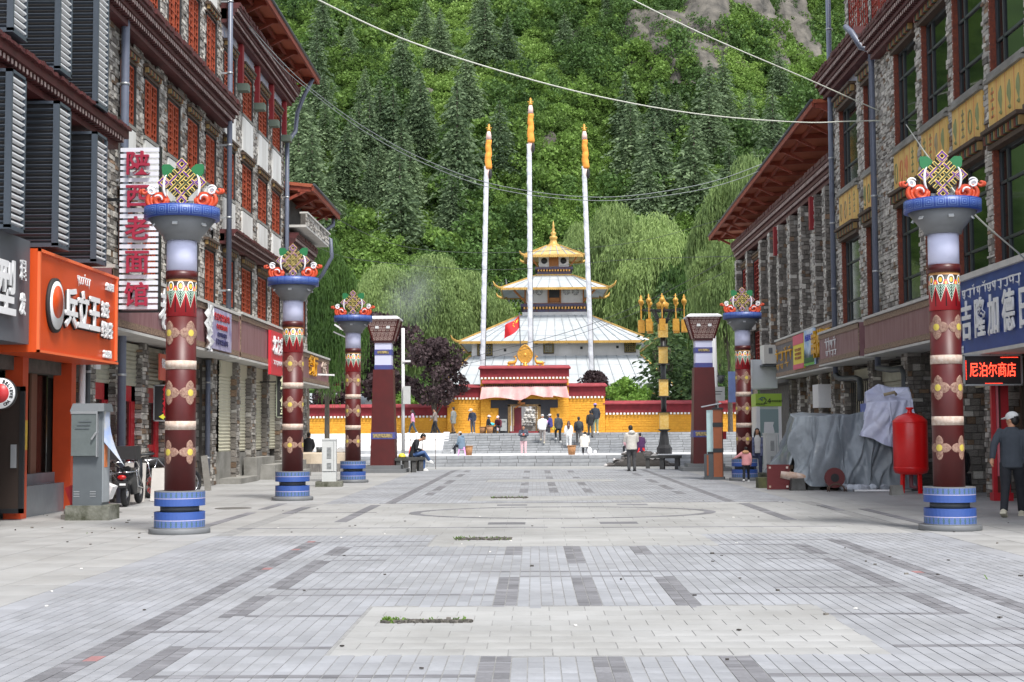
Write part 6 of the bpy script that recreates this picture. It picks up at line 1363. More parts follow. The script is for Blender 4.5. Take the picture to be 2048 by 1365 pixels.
# ---- undergrowth on the hillside: one mass of bushes, scattered with geometry nodes
bc=bpy.data.collections.new('bush_source')
def bush_src(seed,n,m,R,hh,size): 
    me=blob_mesh(seed,lobes(seed,R,hh*.3,hh,9,R*.42),n,size,m,.4,.8); o=bpy.data.objects.new('bush',me); bc.objects.link(o)
for sd in(1,2,3): bush_src(sd,620,lm_bush,1.6,1.9,.26)
for sd in(4,5): bush_src(sd,620,lm_bush2,1.7,2.4,.25)
bush_src(6,420,lm_grass,1.6,.5,.24)
def scatter(name,pts,scs,idx):
    me=bpy.data.meshes.new(name); me.vertices.add(len(pts)); me.vertices.foreach_set('co',np.asarray(pts,np.float32).ravel())
    a=me.attributes.new('sc','FLOAT','POINT'); a.data.foreach_set('value',np.asarray(scs,np.float32)); a=me.attributes.new('ix','INT','POINT'); a.data.foreach_set('value',np.asarray(idx,np.int32)); a=me.attributes.new('rz','FLOAT','POINT'); a.data.foreach_set('value',RNG.uniform(0,6.28,len(pts)).astype(np.float32))
    o=link(name,me); ng=bpy.data.node_groups.new(name,'GeometryNodeTree'); ng.interface.new_socket('Geometry',in_out='INPUT',socket_type='NodeSocketGeometry'); ng.interface.new_socket('Geometry',in_out='OUTPUT',socket_type='NodeSocketGeometry')
    N=ng.nodes;L=ng.links; gi=N.new('NodeGroupInput');go=N.new('NodeGroupOutput'); ci=N.new('GeometryNodeCollectionInfo'); ci.inputs['Collection'].default_value=bc; ci.inputs['Separate Children'].default_value=True; ci.inputs['Reset Children'].default_value=True
    ip=N.new('GeometryNodeInstanceOnPoints'); ip.inputs['Pick Instance'].default_value=True
    def at(nm,ty): n=N.new('GeometryNodeInputNamedAttribute'); n.data_type=ty; n.inputs['Name'].default_value=nm; return n.outputs['Attribute']
    cx=N.new('ShaderNodeCombineXYZ'); L.new(at('rz','FLOAT'),cx.inputs[2]); L.new(cx.outputs[0],ip.inputs['Rotation']); L.new(at('sc','FLOAT'),ip.inputs['Scale']); L.new(at('ix','INT'),ip.inputs['Instance Index'])
    L.new(gi.outputs[0],ip.inputs['Points']); L.new(ci.outputs[0],ip.inputs['Instance']); L.new(ip.outputs[0],go.inputs[0])
    md=o.modifiers.new('scatter','NODES'); md.node_group=ng; return kind(o,'stuff')
cliff=lambda x,Y:math.exp(-((x-24)/15)**2-((Y-246)/11)**2)
P_=[];Sc=[];Ix=[]
for _ in range(12500):
    Y=RNG.uniform(152,275); x=RNG.uniform(-.24,.29)*Y
    g=MN.fractal(Vector((x*.045,Y*.045,8)),1,2,3); 
    if cliff(x,Y)>.6+.3*RNG.random() : continue
    gl=g<(-.1 if (x<-15 or Y<185) else -.22)
    if gl: ix=5; s=RNG.uniform(.7,1.5)
    else: ix=int(RNG.integers(3)) if g+RNG.normal(0,.25)>-.02 else 3+int(RNG.integers(2)); s=RNG.uniform(.55,1.35)*(1.7 if RNG.random()<.12 else 1)
    P_.append((x,Y,hz(x,Y)-.25)); Sc.append(s); Ix.append(ix)
scatter('hillside_undergrowth',P_,Sc,Ix)
# cliff: crags of grey rock
m_rock=mat('grey_cliff_rock',S(104,99,91),.9,col2=S(56,54,50),vscale=.5,bump=1,bscale=1.1,stretch=(1,1,.4))
def crag(label,px,py,w,h,seed):
    x,Y,z=hill_pt(px,py); rr=random.Random(seed); b=MB(); n,mz=16,12; vs=[]
    for j in range(mz+1):
        t=j/mz
        for i in range(n):
            a=6.283*i/n; q=1+.45*MN.noise(Vector((math.cos(a)*1.7+seed,math.sin(a)*1.7,t*2.5)))+.2*MN.noise(Vector((math.cos(a)*5+seed,math.sin(a)*5,t*7)))
            vs.append((w/2*q*math.cos(a)*(1-.45*t*t),w/2*.8*q*math.sin(a)*(1-.5*t)+t*h*.55,h*(t-.3)))
    b.add(vs,[(j*n+i,j*n+(i+1)%n,(j+1)*n+(i+1)%n,(j+1)*n+i) for j in range(mz) for i in range(n)]+[tuple(mz*n+i for i in range(n))]); t=link('rock_crag',b.mesh('rock_crag',m_rock),None,(x,Y,z)); t['kind']='structure'
for i,(px,py,w,h) in enumerate(((1290,110,9,13),(1345,130,11,15),(1420,90,13,16),(1500,60,12,14),(1570,60,12,13),(1330,190,7,10),(1400,150,9,9),(1275,60,6,8),(1090,300,4,4),(1125,340,5,4),(1530,110,9,10),(1600,120,9,10),(850,205,4,3.5),(1110,405,4,3),(755,25,5,4),(1170,90,6,6))): crag('',px,py,w,h,i)
t=thing('mast','thin white mast standing at the foot of the hillside','mast',tuple(hill_pt(757,488))); b=MB(); b.tube([(0,0,-1),(0,0,4.2)],.09,6); b.build('pole',m_white,t,(0,0,0))
t=thing('fence','sagging grey wire mesh slope fence on posts behind the temple','fence',(0,152,2)); 
for k in range(11):
    x=-9+k*2.2; b=MB(); b.tube([(x,152,14),(x-.5,151.4,17.6)],.07,6); b.build('post',m_greyd,t)
b=MB()
for k in range(44):
    x=-9+k*.5; b.tube([(x,151.8,14.6),(x+1.3,151.5,17.3)],.018,3,sm=False); b.tube([(x+1.3,151.8,14.6),(x,151.5,17.3)],.018,3,sm=False)
b.build('wire_mesh',m_grey,t)

# thin incense smoke drifting up before the left willows
mv=bpy.data.materials.new('incense_smoke'); mv.use_nodes=True; N=mv.node_tree.nodes; L=mv.node_tree.links; N.remove(N['Principled BSDF'])
pv=N.new('ShaderNodeVolumePrincipled'); pv.inputs['Color'].default_value=(.86,.9,.94,1); pv.inputs['Anisotropy'].default_value=.2; L.new(pv.outputs[0],N['Material Output'].inputs['Volume'])
g_=NG(mv); tc=N.new('ShaderNodeTexCoord'); vl=N.new('ShaderNodeVectorMath'); vl.operation='LENGTH'; L.new(tc.outputs['Object'],vl.inputs[0]); nz=N.new('ShaderNodeTexNoise'); nz.inputs['Scale'].default_value=1.6; nz.inputs['Detail'].default_value=4; L.new(tc.outputs['Object'],nz.inputs['Vector'])
fal=g_.m('MAXIMUM',g_.m('SUBTRACT',1.,vl.outputs['Value']),0.); dn=g_.m('MULTIPLY',g_.m('MULTIPLY',fal,fal),g_.m('MAXIMUM',g_.m('MULTIPLY_ADD',nz.outputs['Fac'],2.2,-.75),0.)); L.new(g_.m('MULTIPLY',dn,.55),pv.inputs['Density'])
b=MB(); b.ell((0,0,0),(1,1,1),16,10); p_=W(822,595,116); kind(link('incense_smoke',b.mesh('incense_smoke',mv),None,p_,(0,.35,0),(3.2,2.2,4.6)),'stuff')
# ================================================================ STREET THINGS
def T(name,label,cat,loc,group=None,rz=0): return thing(name,label,cat,loc,group,rz)
def part(t,name,m,f,parent=None): b=MB(); f(b); return b.build(name,m,parent or t,(0,0,0))
m_cab=mat('grey_cabinet_paint',S(92,98,102),.5,var=.12,vscale=2); m_wcab=mat('white_cabinet_paint',S(196,198,196),.5,var=.08,vscale=2); m_moss=mat('mossy_concrete',S(128,128,118),.9,col2=S(60,62,46),vscale=4,bump=.5,bscale=14)
t=T('utility_cabinet','tall grey utility cabinet with small door on a concrete plinth, left','utility cabinet',(-7.62,24.6,0))
part(t,'plinth',m_moss,lambda b:b.box(-.4,.36,-.3,.3,-.02,.25)); part(t,'body',m_cab,lambda b:(b.box(-.3,.2,-.22,.22,.25,1.9)))
part(t,'side_panel',mat('pale_cabinet_side',S(150,156,160),.5,var=.1),lambda b:b.box(.2,.21,-.2,.2,.3,1.86)); part(t,'roof',m_cab,lambda b:(b.add([(-.34,-.3,1.86),(.25,-.3,1.86),(.25,.26,1.86),(-.34,.26,1.86),(-.32,-.2,2.0),(.22,-.2,2.0),(.22,.24,2.0),(-.32,.24,2.0)],[(0,3,2,1),(4,5,6,7),(0,1,5,4),(1,2,6,5),(2,3,7,6),(3,0,4,7)])))
dr=part(t,'door',mat('grey_cabinet_door',S(98,106,106),.5,var=.15,vscale=5),lambda b:b.box(-.31,.12,-.3,-.22,1.1,1.82)); part(t,'door_frame',m_clamp,lambda b:(b.box(-.32,.14,-.31,-.29,1.82,1.86),b.box(.12,.14,-.31,-.22,1.08,1.82)),dr)
part(t,'handle',m_clamp,lambda b:(b.beam((.05,-.33,1.38),(.13,-.33,1.5),.03,.03),b.box(.08,.1,-.33,-.3,1.42,1.46)),dr)
for k in range(3): part(t,'vent_rib',m_cab,lambda b:b.box(-.24+k*.03,.0+k*.02,-.31,-.295,1.56+k*.06,1.58+k*.06),dr)
part(t,'foot_vents',m_clamp,lambda b:[b.box(x,x+.1,-.225,-.215,z,z+.015) for x in(-.28,-.0) for z in(.4,.44,.48)]); part(t,'sticker',mat('orange_sticker',S(214,120,60),.5,var=.3,vscale=9),lambda b:b.box(.21,.215,-.12,.05,.9,1.3))
vs=[];n=8
for i in range(n+1):
    for j in range(n+1):
        u,v=i/n,j/n; vs.append((.2+.34*v*v*u*.9+.02,-.18+.3*u-.1*v*u,1.86-.95*v*(.55+.45*u)))
part(t,'torn_poster',mat('torn_poster_back',S(196,194,180),.7,col2=S(150,170,210),vscale=3),lambda b:b.add(vs,[(i*(n+1)+j,i*(n+1)+j+1,(i+1)*(n+1)+j+1,(i+1)*(n+1)+j) for i in range(n) for j in range(n)],0,True))
t=T('cardboard_box','crumpled red gift carton thrown beside the grey cabinet','box',(-7.95,24.9,0)); M=Matrix.Rotation(-.35,3,'Y')
part(t,'carton',mat('red_gift_carton',S(176,28,34),.4,var=.15),lambda b:b.cbox((.12,0,.4),(.55,.35,.5),M)); part(t,'print',mat('pink_print',S(220,150,150),.5),lambda b:[b.cbox(M@Vector((x,-.18,z))+Vector((.12,0,.4)),(w,.006,.035),M) for x,z,w in((.0,.1,.3),(-.1,-.02,.18),(.05,-.12,.2))]); part(t,'rubbish',mat('grey_rubbish',S(120,116,112),.8,isl=.5),lambda b:[b.cbox((random.uniform(-.3,.4),random.uniform(-.25,.2),random.uniform(.03,.14)),(.15,.14,.1),Matrix.Rotation(random.random()*3,3,'Z')) for _ in range(16)])
t=T('white_box','white crushed box between the red carton and the cabinet','box',(-7.6,25.2,0)); part(t,'box',m_white,lambda b:b.cbox((-.1,.15,.5),(.4,.3,.25),Matrix.Rotation(.4,3,'Y')))
# scooter and motorcycle
m_tyre=mat('tyre_rubber',S(36,36,38),.8); m_chrome=mat('chrome',S(190,192,196),.2,metal=1); m_blkp=mat('black_plastic',S(32,34,38),.35); m_lite=mat('red_tail_lamp',S(170,24,24),.3)
def wheel(t,c,r,w,axis='x'):
    pts=[(c[0],c[1]+r*math.cos(a),c[2]+r*math.sin(a)) for a in np.linspace(0,6.283,25)]
    wl_=part(t,'wheel',m_tyre,lambda b:b.tube(pts,w,8,cap=False)); part(t,'rim',m_chrome,lambda b:(b.tube([(c[0],c[1]+(r-w)*math.cos(a),c[2]+(r-w)*math.sin(a)) for a in np.linspace(0,6.283,21)],.015,6,cap=False),[b.beam((c[0],c[1],c[2]),(c[0],c[1]+(r-w)*math.cos(a),c[2]+(r-w)*math.sin(a)),.012,.012) for a in np.linspace(0,6.283,13)],b.tube([(c[0]-.05,c[1],c[2]),(c[0]+.05,c[1],c[2])],.06,10)),wl_); return wl_
t=T('scooter','black electric scooter with rear box parked behind the grey cabinet','scooter',(-8.25,28.7,0),None,rad(4))
wheel(t,(0,0,.26),.2,.06); wheel(t,(0,1.3,.26),.2,.06)
part(t,'body',m_blkp,lambda b:(b.tube([(0,-.2,.62),(0,.1,.66),(0,.5,.55),(0,.7,.3),(0,1.0,.3),(0,1.2,.6),(0,1.25,.95)],[.1,.16,.17,.1,.1,.1,.08],10),b.tube([(0,-.3,.5),(0,-.1,.55)],[.05,.12],8),b.box(-.12,.12,-.1,.45,.66,.78)))
part(t,'rear_box',m_blacks,lambda b:b.box(-.26,.26,-.3,.18,.95,1.22)); part(t,'rack',m_chrome,lambda b:([b.tube([(s*.2,.35,.78),(s*.24,-.15,.92),(s*.2,-.32,.9),(-s*.0,-.34,.9)],.014,6) for s in(-1,1)],[b.tube([(s*.24,.3,.5),(s*.28,-.2,.72),(s*.1,-.34,.7),(0,-.35,.7)],.014,6) for s in(-1,1)],[b.tube([(s*.28,.4,.36),(s*.27,-.1,.42),(s*.25,-.2,.75)],.014,6) for s in(-1,1)]))
part(t,'tail_lamp',m_lite,lambda b:b.ell((0,-.36,.6),(.09,.04,.05))); part(t,'number_plate',m_blacks,lambda b:b.cbox((0,-.36,.46),(.24,.015,.13))); part(t,'plate_print',m_white,lambda b:b.cbox((.02,-.37,.46),(.12,.004,.04))); part(t,'mudguard',m_blkp,lambda b:b.tube([(0,-.3,.38),(0,-.22,.5),(0,0,.54),(0,.22,.48)],[.05,.09,.1,.08],8)); part(t,'handlebar',m_blkp,lambda b:(b.tube([(-.34,1.15,1.05),(0,1.2,1.02),(.34,1.15,1.05)],.025,6),b.tube([(0,1.28,.5),(0,1.2,1.05)],.05,8)))
t=T('motorcycle','black motorcycle with chrome luggage frame parked behind the nearest left pillar','motorcycle',(-8.72,32.4,0),None,rad(-28))
wheel(t,(0,0,.3),.27,.055); wheel(t,(0,1.35,.3),.27,.05)
part(t,'engine',mat('engine_alloy',S(150,130,100),.4,metal=.7,var=.3),lambda b:(b.box(-.14,.14,.45,.85,.25,.55),b.tube([(.16,.8,.35),(.18,.3,.28),(.18,-.2,.34)],[.03,.05,.06],8))); part(t,'tank',m_blkp,lambda b:b.tube([(0,.45,.82),(0,.7,.88),(0,1.0,.86)],[.1,.17,.1],10)); part(t,'seat',m_blacks,lambda b:b.tube([(0,-.3,.82),(0,.1,.8),(0,.5,.8)],[.1,.13,.1],8)); part(t,'frame',m_chrome,lambda b:([b.tube([(s*.26,-.42,.86),(s*.26,-.1,.9),(s*.26,.25,.62),(s*.3,.0,.42),(s*.3,-.35,.5),(s*.26,-.42,.86)],.018,6) for s in(-1,1)],[b.tube([(s*.3,-.3,.5),(s*.26,-.1,.88)],.016,6) for s in(-1,1)],b.tube([(-.26,-.42,.86),(.26,-.42,.86)],.018,6),[b.tube([(s*.08,1.35,.3),(s*.1,1.15,.95)],.03,6) for s in(-1,1)])); part(t,'handlebar',m_blkp,lambda b:b.tube([(-.38,1.0,1.05),(0,1.12,1.0),(.38,1.0,1.05)],.02,6)); part(t,'tail_lamp',m_lite,lambda b:b.box(-.12,.12,-.5,-.42,.72,.82)); part(t,'number_plate',m_clamp,lambda b:b.cbox((0,-.48,.55),(.26,.02,.2),Matrix.Rotation(-.4,3,'X'))); part(t,'mudguard',m_blkp,lambda b:b.tube([(0,-.42,.5),(0,-.2,.64),(0,.1,.66)],[.07,.08,.08],8)); part(t,'headlamp',m_chrome,lambda b:b.ell((0,1.3,.92),(.1,.1,.11)))
t=T('leaning_board','pale board leaning on the red shop front behind the scooter','board',(-8.62,30.6,0)); part(t,'board',mat('pale_board',S(196,192,186),.6,var=.12),lambda b:(b.cbox((0,0,.42),(.5,.04,.84),Matrix.Rotation(-.15,3,'X')),b.cbox((.5,.3,.36),(.4,.04,.72),Matrix.Rotation(-.2,3,'X'))))
t=T('leaning_board','narrow pale board leaning by the stone recess behind the nearest left pillar','board',(-8.35,36.2,0)); part(t,'board',m_conc,lambda b:b.cbox((.0,0,.45),(.16,.05,.9),Matrix.Rotation(-.12,3,'Y')))
def white_cab(lab,loc,h,rz):
    t=T('utility_cabinet',lab,'utility cabinet',loc,'white utility cabinets',rz); part(t,'plinth',m_moss,lambda b:b.box(-.36,.36,-.3,.3,-.02,.14)); part(t,'body',m_wcab,lambda b:(b.box(-.19,.19,-.19,.19,.14,h-.04),b.box(-.205,.205,-.205,.205,h-.05,h))); part(t,'door',m_wcab,lambda b:b.box(-.17,.17,-.2,-.19,.42,h-.08))
    part(t,'vents',m_greyd,lambda b:[b.box(-.06,.06,-.206,-.2,z,z+.014) for z in [h-.26-.035*k for k in range(9)]+[.62-.035*k for k in range(5)]]); part(t,'seam',m_greyd,lambda b:(b.box(-.192,.192,-.195,-.188,.4,.41),b.box(.12,.126,-.203,-.198,.42,h-.08)))
white_cab('slim white utility cabinet on mossy plinth between the left pillars',(-5.55,38.6,0),1.3,.08); white_cab('slim white utility cabinet beside the tarpaulin heap, right',(7.28,44,0),1.36,.1)
# information post
m_brown=mat('brown_post',S(140,76,40),.5,var=.12,vscale=4)
t=T('information_post','brown information post with glass display panel, in front of the right lantern pillar','information board',(5.32,42.3,0),None,rad(-12)); part(t,'post',m_brown,lambda b:b.box(.0,.26,-.16,.16,.06,2.1)); part(t,'base',m_greyd,lambda b:(b.box(-.3,.3,-.2,.2,-.02,.08),b.box(-.28,.0,-.14,.14,.08,.75))); part(t,'black_band',m_black,lambda b:(b.box(-.01,.27,-.17,.17,1.55,1.68),b.box(-.01,.27,-.17,.17,.8,.92),b.box(-.02,.28,-.18,.18,2.06,2.12))); part(t,'glass_panel',mat('aqua_glass_panel',S(170,200,200),.15,spec=.7,var=.1),lambda b:b.box(-.2,-.0,-.05,.05,.75,2.05)); part(t,'panel_foot',m_black,lambda b:b.box(-.18,.0,-.08,.08,.74,.82)); part(t,'bin_stripe',m_brown,lambda b:b.box(-.2,-.15,-.15,-.14,.12,.72)); part(t,'canopy',m_clamp,lambda b:b.cbox((-.05,0,2.2),(.6,.3,.03),Matrix.Rotation(-.18,3,'Y'))); part(t,'canopy_post',m_black,lambda b:b.box(.05,.12,-.04,.04,2.1,2.2))
# benches, seats, stools
m_bench=mat('dark_stone_bench',S(84,84,84),.8,col2=S(56,56,54),vscale=3,bump=.4,bscale=12)
def bench(lab,loc,rz=0):
    t=T('stone_bench',lab,'bench',loc,'dark stone benches by the lantern pillars',rz); part(t,'seat_slab',m_bench,lambda b:b.box(-.42,.42,-.26,.26,.42,.52)); [part(t,'leg_slab',m_bench,lambda b:b.box(x-.08,x+.08,-.22,.22,-.02,.42)) for x in(-.28,.28)]
bench('dark stone bench the young man sits on, left',(-4.5,52.75,0),.3); bench('dark stone bench nearest to the left lantern pillar, yellow helmet on it',(-4.62,51.2,0),.2); 
bench('dark stone bench nearest to the right lantern pillar',(5.05,53.2,0),-.2); bench('dark stone bench beside the rubble heap',(4.85,57.5,-.09),-.1)
t=T('helmet','yellow hard hat lying on the left stone bench','helmet',(-4.75,51.2,.52)); part(t,'shell',mat('helmet_yellow',S(226,206,70),.4),lambda b:b.ell((0,0,.05),(.14,.16,.12))); part(t,'brim',m_blacks,lambda b:b.ell((0,0,.02),(.17,.19,.02)))
def stool(lab,loc,m,h=.45):
    t=T('plastic_stool',lab,'stool',loc,'plastic stools'); part(t,'seat',m,lambda b:b.box(-.16,.16,-.16,.16,h-.03,h)); [part(t,'leg',m,lambda b:b.beam((sx*.2,sy*.2,0),(sx*.13,sy*.13,h-.02),.07,.02)) for sx in(-1,1) for sy in(-1,1)]; part(t,'side_panel',m,lambda b:[b.box(-.15,.15,y-.01,y+.01,h-.16,h-.03) for y in(-.15,.15)]); return t
m_pinkst=mat('pink_plastic',S(226,160,214),.4); m_redst=mat('red_plastic',S(222,44,40),.4)
stool('pink plastic stool under the woman in denim jacket',(-3.95,78,.124),m_pinkst,.46); stool('bright red plastic stool under the woman in purple',(5.85,78,.124),m_redst,.36); stool('small white and pink stool beside the temple door',(-2.45,93,Z0),mat('pale_pink_plastic',S(230,206,214),.4),.4); stool('red stool behind the seated young man',(-6.6,77.5,.124),m_redst,.5)
m_bask=mat('woven_basket',S(176,130,88),.8,col2=S(140,98,62),vscale=16)
def basket(lab,loc,h=.5): 
    t=T('basket',lab,'basket',loc,'woven baskets on the temple steps'); part(t,'body',m_bask,lambda b:b.lathe([(.18,0),(.24,h)],n=16)); part(t,'rim',m_bask,lambda b:b.tube([(.245*math.cos(a),.245*math.sin(a),h) for a in np.linspace(0,6.283,17)],.02,6,cap=False))
basket('tan basket right of the pink stool',(-3.6,78.2,.124),.5); basket('tan basket left of the woman seated in the white jacket',(2.05,77.9,.124),.5); basket('tan basket between the seated women left of the temple door',(-3.3,92.3,Z0),.42); basket('tan basket in front of the woman in maroon',(-2.85,91.8,Z0),.48)
t=T('rebar_frame','rusty reinforcing bar frame standing behind the seated young man','frame',(-4.9,60,-.1)); part(t,'bars',mat('rusty_bar',S(84,64,54),.8),lambda b:([b.tube([(x,0,-.05),(x,0,1.45)],.012,5) for x in(-.55,-.3,-.05,.2,.75)],b.tube([(-.6,0,1.2),(.8,0,1.2)],.014,5),b.tube([(-.6,0,.7),(.3,0,.7)],.012,5)))
# stall at the far left
t=T('stall_counter','round market stall wrapped in cream cloth at the far left corner','stall',(-8.0,53.6,0)); part(t,'counter',mat('cream_stall_cloth',S(206,192,172),.8,col2=S(176,160,138),vscale=2),lambda b:b.lathe([(1.25,.3),(1.2,.66),(1.0,.7)],n=18,sm=False)); part(t,'skirt',mat('grey_striped_skirt',S(150,146,140),.8,col2=S(96,92,90),vscale=6,stretch=(4,4,.5)),lambda b:b.lathe([(1.24,-.05),(1.25,.3)],n=18,sm=False)); part(t,'bundle',m_white,lambda b:(b.cbox((.5,0,.78),(.9,.5,.12)),b.ell((.2,.1,.85),(.25,.2,.1)),b.ell((.8,.0,.84),(.2,.2,.08)))); part(t,'pots',m_greyd,lambda b:[b.lathe([(.1,.7),(.12,.9)],(x,0,0),10) for x in(-.1,.9)])
# camera masts
t=T('camera_mast','white surveillance mast behind the left lantern pillar','mast',(-5.15,56,-.06)); part(t,'pole',m_white,lambda b:b.tube([(0,0,0),(0,0,5.6)],.065,10)); part(t,'lightning_rod',m_greyd,lambda b:b.tube([(-.1,0,5.5),(-.1,0,6.8)],.012,5)); part(t,'box',m_wcab,lambda b:b.box(.02,.3,-.2,.0,2.6,3.3)); part(t,'camera',m_white,lambda b:(b.box(.0,.3,-.1,.05,4.25,4.33)))
t=T('camera_mast','white surveillance mast with box and red plate behind the information post','mast',(7.25,56.2,-.06)); part(t,'pole',m_white,lambda b:b.tube([(0,0,0),(-.12,0,5.4)],.09,10)); part(t,'box',m_wcab,lambda b:b.box(-.3,.25,-.24,-.06,2.65,3.2)); part(t,'box_print',m_greyd,lambda b:(b.box(-.2,.15,-.245,-.24,3.0,3.03),b.box(-.2,.1,-.245,-.24,2.9,2.93))); part(t,'red_plate',m_redp,lambda b:b.box(.1,.3,-.14,-.1,1.15,1.45)); part(t,'camera',m_greyd,lambda b:(b.ell((.12,-.15,3.5),(.13,.13,.16)),b.box(-.05,.3,-.06,.06,3.6,3.66)))
t=T('solar_bracket','white solar lamp arm reaching out left of the third left pillar knot','street lamp',(-6.1,46,4.7)); part(t,'panel',m_white,lambda b:(b.beam((-.35,0,.25),(.35,0,-.2),.16,.05),b.beam((-.4,.1,.02),(.3,.1,-.3),.1,.04),b.beam((-.2,0,.1),(.2,.05,.2),.05,.04),b.beam((.3,0,-.2),(.3,0,-4.7),.05,.05)))
# rubble heap
t=T('rubble_heap','heap of dark broken paving and stones at the foot of the temple steps','rubble',(5.2,70,-.33)); rr=random.Random(9); m_rub=mat('dark_rubble',S(84,80,78),.9,isl=.5,bump=.4); m_rubw=mat('pale_rubble',S(196,192,190),.8,isl=.2)
for k in range(110):
    f=rr.random(); a=rr.random()*6.283; rd=1.35*math.sqrt(f); z=.85*(1-f)*rr.uniform(.3,1); b=MB(); rock(b,(rd*math.cos(a)*1.25,rd*math.sin(a)*.7,max(.06,z)),rr.uniform(.08,.26),rr.uniform(.08,.2),rr.uniform(.04,.12),rr); b.build('broken_stone',m_rubw if k%9==0 else m_rub,t,(0,0,0))
part(t,'slab_piece',m_rubw,lambda b:b.cbox((.35,-.75,.35),(.8,.12,.22),Matrix.Rotation(-.6,3,'Y'))); part(t,'earth_core',mat('dark_earth',S(60,56,52),.95,var=.3,bump=1,bscale=8),lambda b:b.lathe([(1.7,-.05),(1.2,.25),(.6,.55),(.1,.7)],n=16))
# ---------------------------------------------------------------- tarpaulin heap, tank, pipes
def cloth(t,name,m,fn,nu,nv,sol=0):
    vs=[fn(i/nu,j/nv) for j in range(nv+1) for i in range(nu+1)]; b=MB(); b.add(vs,[(j*(nu+1)+i,j*(nu+1)+i+1,(j+1)*(nu+1)+i+1,(j+1)*(nu+1)+i) for j in range(nv) for i in range(nu)],0,True); return b.build(name,m,t,(0,0,0))
def tarp_fn(hull,top,seed,fold,amp):
    """ground outline -> draped cloth: v=0 at the crown, v=1 at the hem"""
    n=len(hull)
    def fn(u,v):
        k=u*n; i=int(k)%n; f=k-int(k); f=f*f*(3-2*f); a=hull[i]; b=hull[(i+1)%n]; ta=top[i]; tb_=top[(i+1)%n]
        gx,gy,gzz=[a[q]*(1-f)+b[q]*f for q in range(3)]; tx,ty,tz=[ta[q]*(1-f)+tb_[q]*f for q in range(3)]
        cx=sum(p[0] for p in top)/n; cy=sum(p[1] for p in top)/n; cz=sum(p[2] for p in top)/n
        if v<.3: g=v/.3; x,y,z=cx+(tx-cx)*g,cy+(ty-cy)*g,cz+(tz-cz)*g**2-.05*math.sin(g*3.14)
        else: g=(v-.3)/.7; e=g**1.25; x,y,z=tx+(gx-tx)*e,ty+(gy-ty)*e,tz+(gzz-tz)*g
        w=max(0,(v-.15))*amp
        nn=MN.noise(Vector((u*fold*.6+v*2.2,v*1.8,seed)))+.5*MN.noise(Vector((u*fold*1.6-v*2.5,v*3,seed+3)))
        rid=abs(MN.noise(Vector((u*fold*.8+v*1.5,v*.7,seed+7))))
        dx,dy=x-cx,y-cy; l=math.hypot(dx,dy)+1e-6; q=(nn*.9-rid*1.9+.5*abs(MN.noise(Vector((u*fold*1.7-v*2.2,v*.5,seed+11)))))*w
        q-=.07*max(0,1-5*abs(MN.noise(Vector((u*30+v*3,v*1.6,seed+21)))))*min(1,v*1.6)
        q+=.012*(MN.noise(Vector((u*60,v*9,seed)))+.6*MN.noise(Vector((u*95-v*14,v*13,seed+5))))*min(1,v*2)
        return (x+dx/l*q,y+dy/l*q,max(.01,z+.04*nn*(1-v)+.05*MN.noise(Vector((x*2.3,y*2.3,seed)))))
    return fn
m_tarp=mat('grey_tarpaulin',S(138,146,152),.32,col2=S(110,117,124),vscale=1.1,bump=.45,bscale=6); m_tarpl=mat('lilac_white_tarpaulin',S(206,208,224),.32,col2=S(178,182,208),vscale=1.2,bump=.4,bscale=6)
t=T('tarpaulin_heap','big heap of goods under a wrinkled grey tarpaulin beside the red tank','covered heap',(7.2,35.6,0))
hull=[(-1.2,-.8,.42),(-.55,-1.15,.12),(.3,-1.2,.02),(1.0,-1.1,.02),(1.6,-1.05,.02),(2.1,-.9,.03),(2.3,.5,.05),(1.2,1.5,.1),(-.2,1.6,.1),(-1.35,.9,.4)]
top=[(-.85,-.55,1.74),(-.4,-.75,1.8),(.2,-.8,1.8),(.8,-.75,1.86),(1.4,-.72,1.84),(1.95,-.62,1.74),(1.95,.3,1.75),(.9,.9,1.85),(-.1,.9,1.9),(-.75,.5,1.85)]
cloth(t,'tarpaulin',m_tarp,tarp_fn(hull,top,1.7,15,.34),300,70)
part(t,'pallet_legs',mat('pallet_wood',S(104,84,66),.8,var=.3),lambda b:(b.box(-1.0,-.85,-.5,-.3,0,.6),b.box(-.9,1.5,-.5,.9,.05,.5)))
t=T('tarpaulin_bundle','pale lilac tarpaulin bundle on top of the covered heap behind the red tank','covered heap',(8.75,35.4,0))
hull=[(-.85,-.85,1.3),(-.2,-1.0,1.05),(.55,-1.0,.8),(.9,-.3,.9),(.7,.7,1.2),(-.1,.9,1.2),(-.8,.4,1.3)]; top=[(-.68,-.65,2.1),(-.1,-.75,2.14),(.45,-.72,2.2),(.55,0,2.5),(.3,.45,2.55),(-.1,.45,2.6),(-.5,.2,2.4)]
cloth(t,'tarpaulin',m_tarpl,tarp_fn(hull,top,9.2,6,.16),150,44); part(t,'crate',mat('blue_crate',S(104,120,190),.5),lambda b:(b.box(-.55,.5,-.5,.5,.05,2.1))); part(t,'tied_rope',mat('rope',S(150,136,110),.8),lambda b:(b.tube([(-.2,-.5,2.3),(.05,-.55,2.36),(.1,-.5,2.3)],.04,6)))
m_tank=mat('red_tank_paint',S(214,18,20),.32,var=.1,vscale=2,coat=.2)
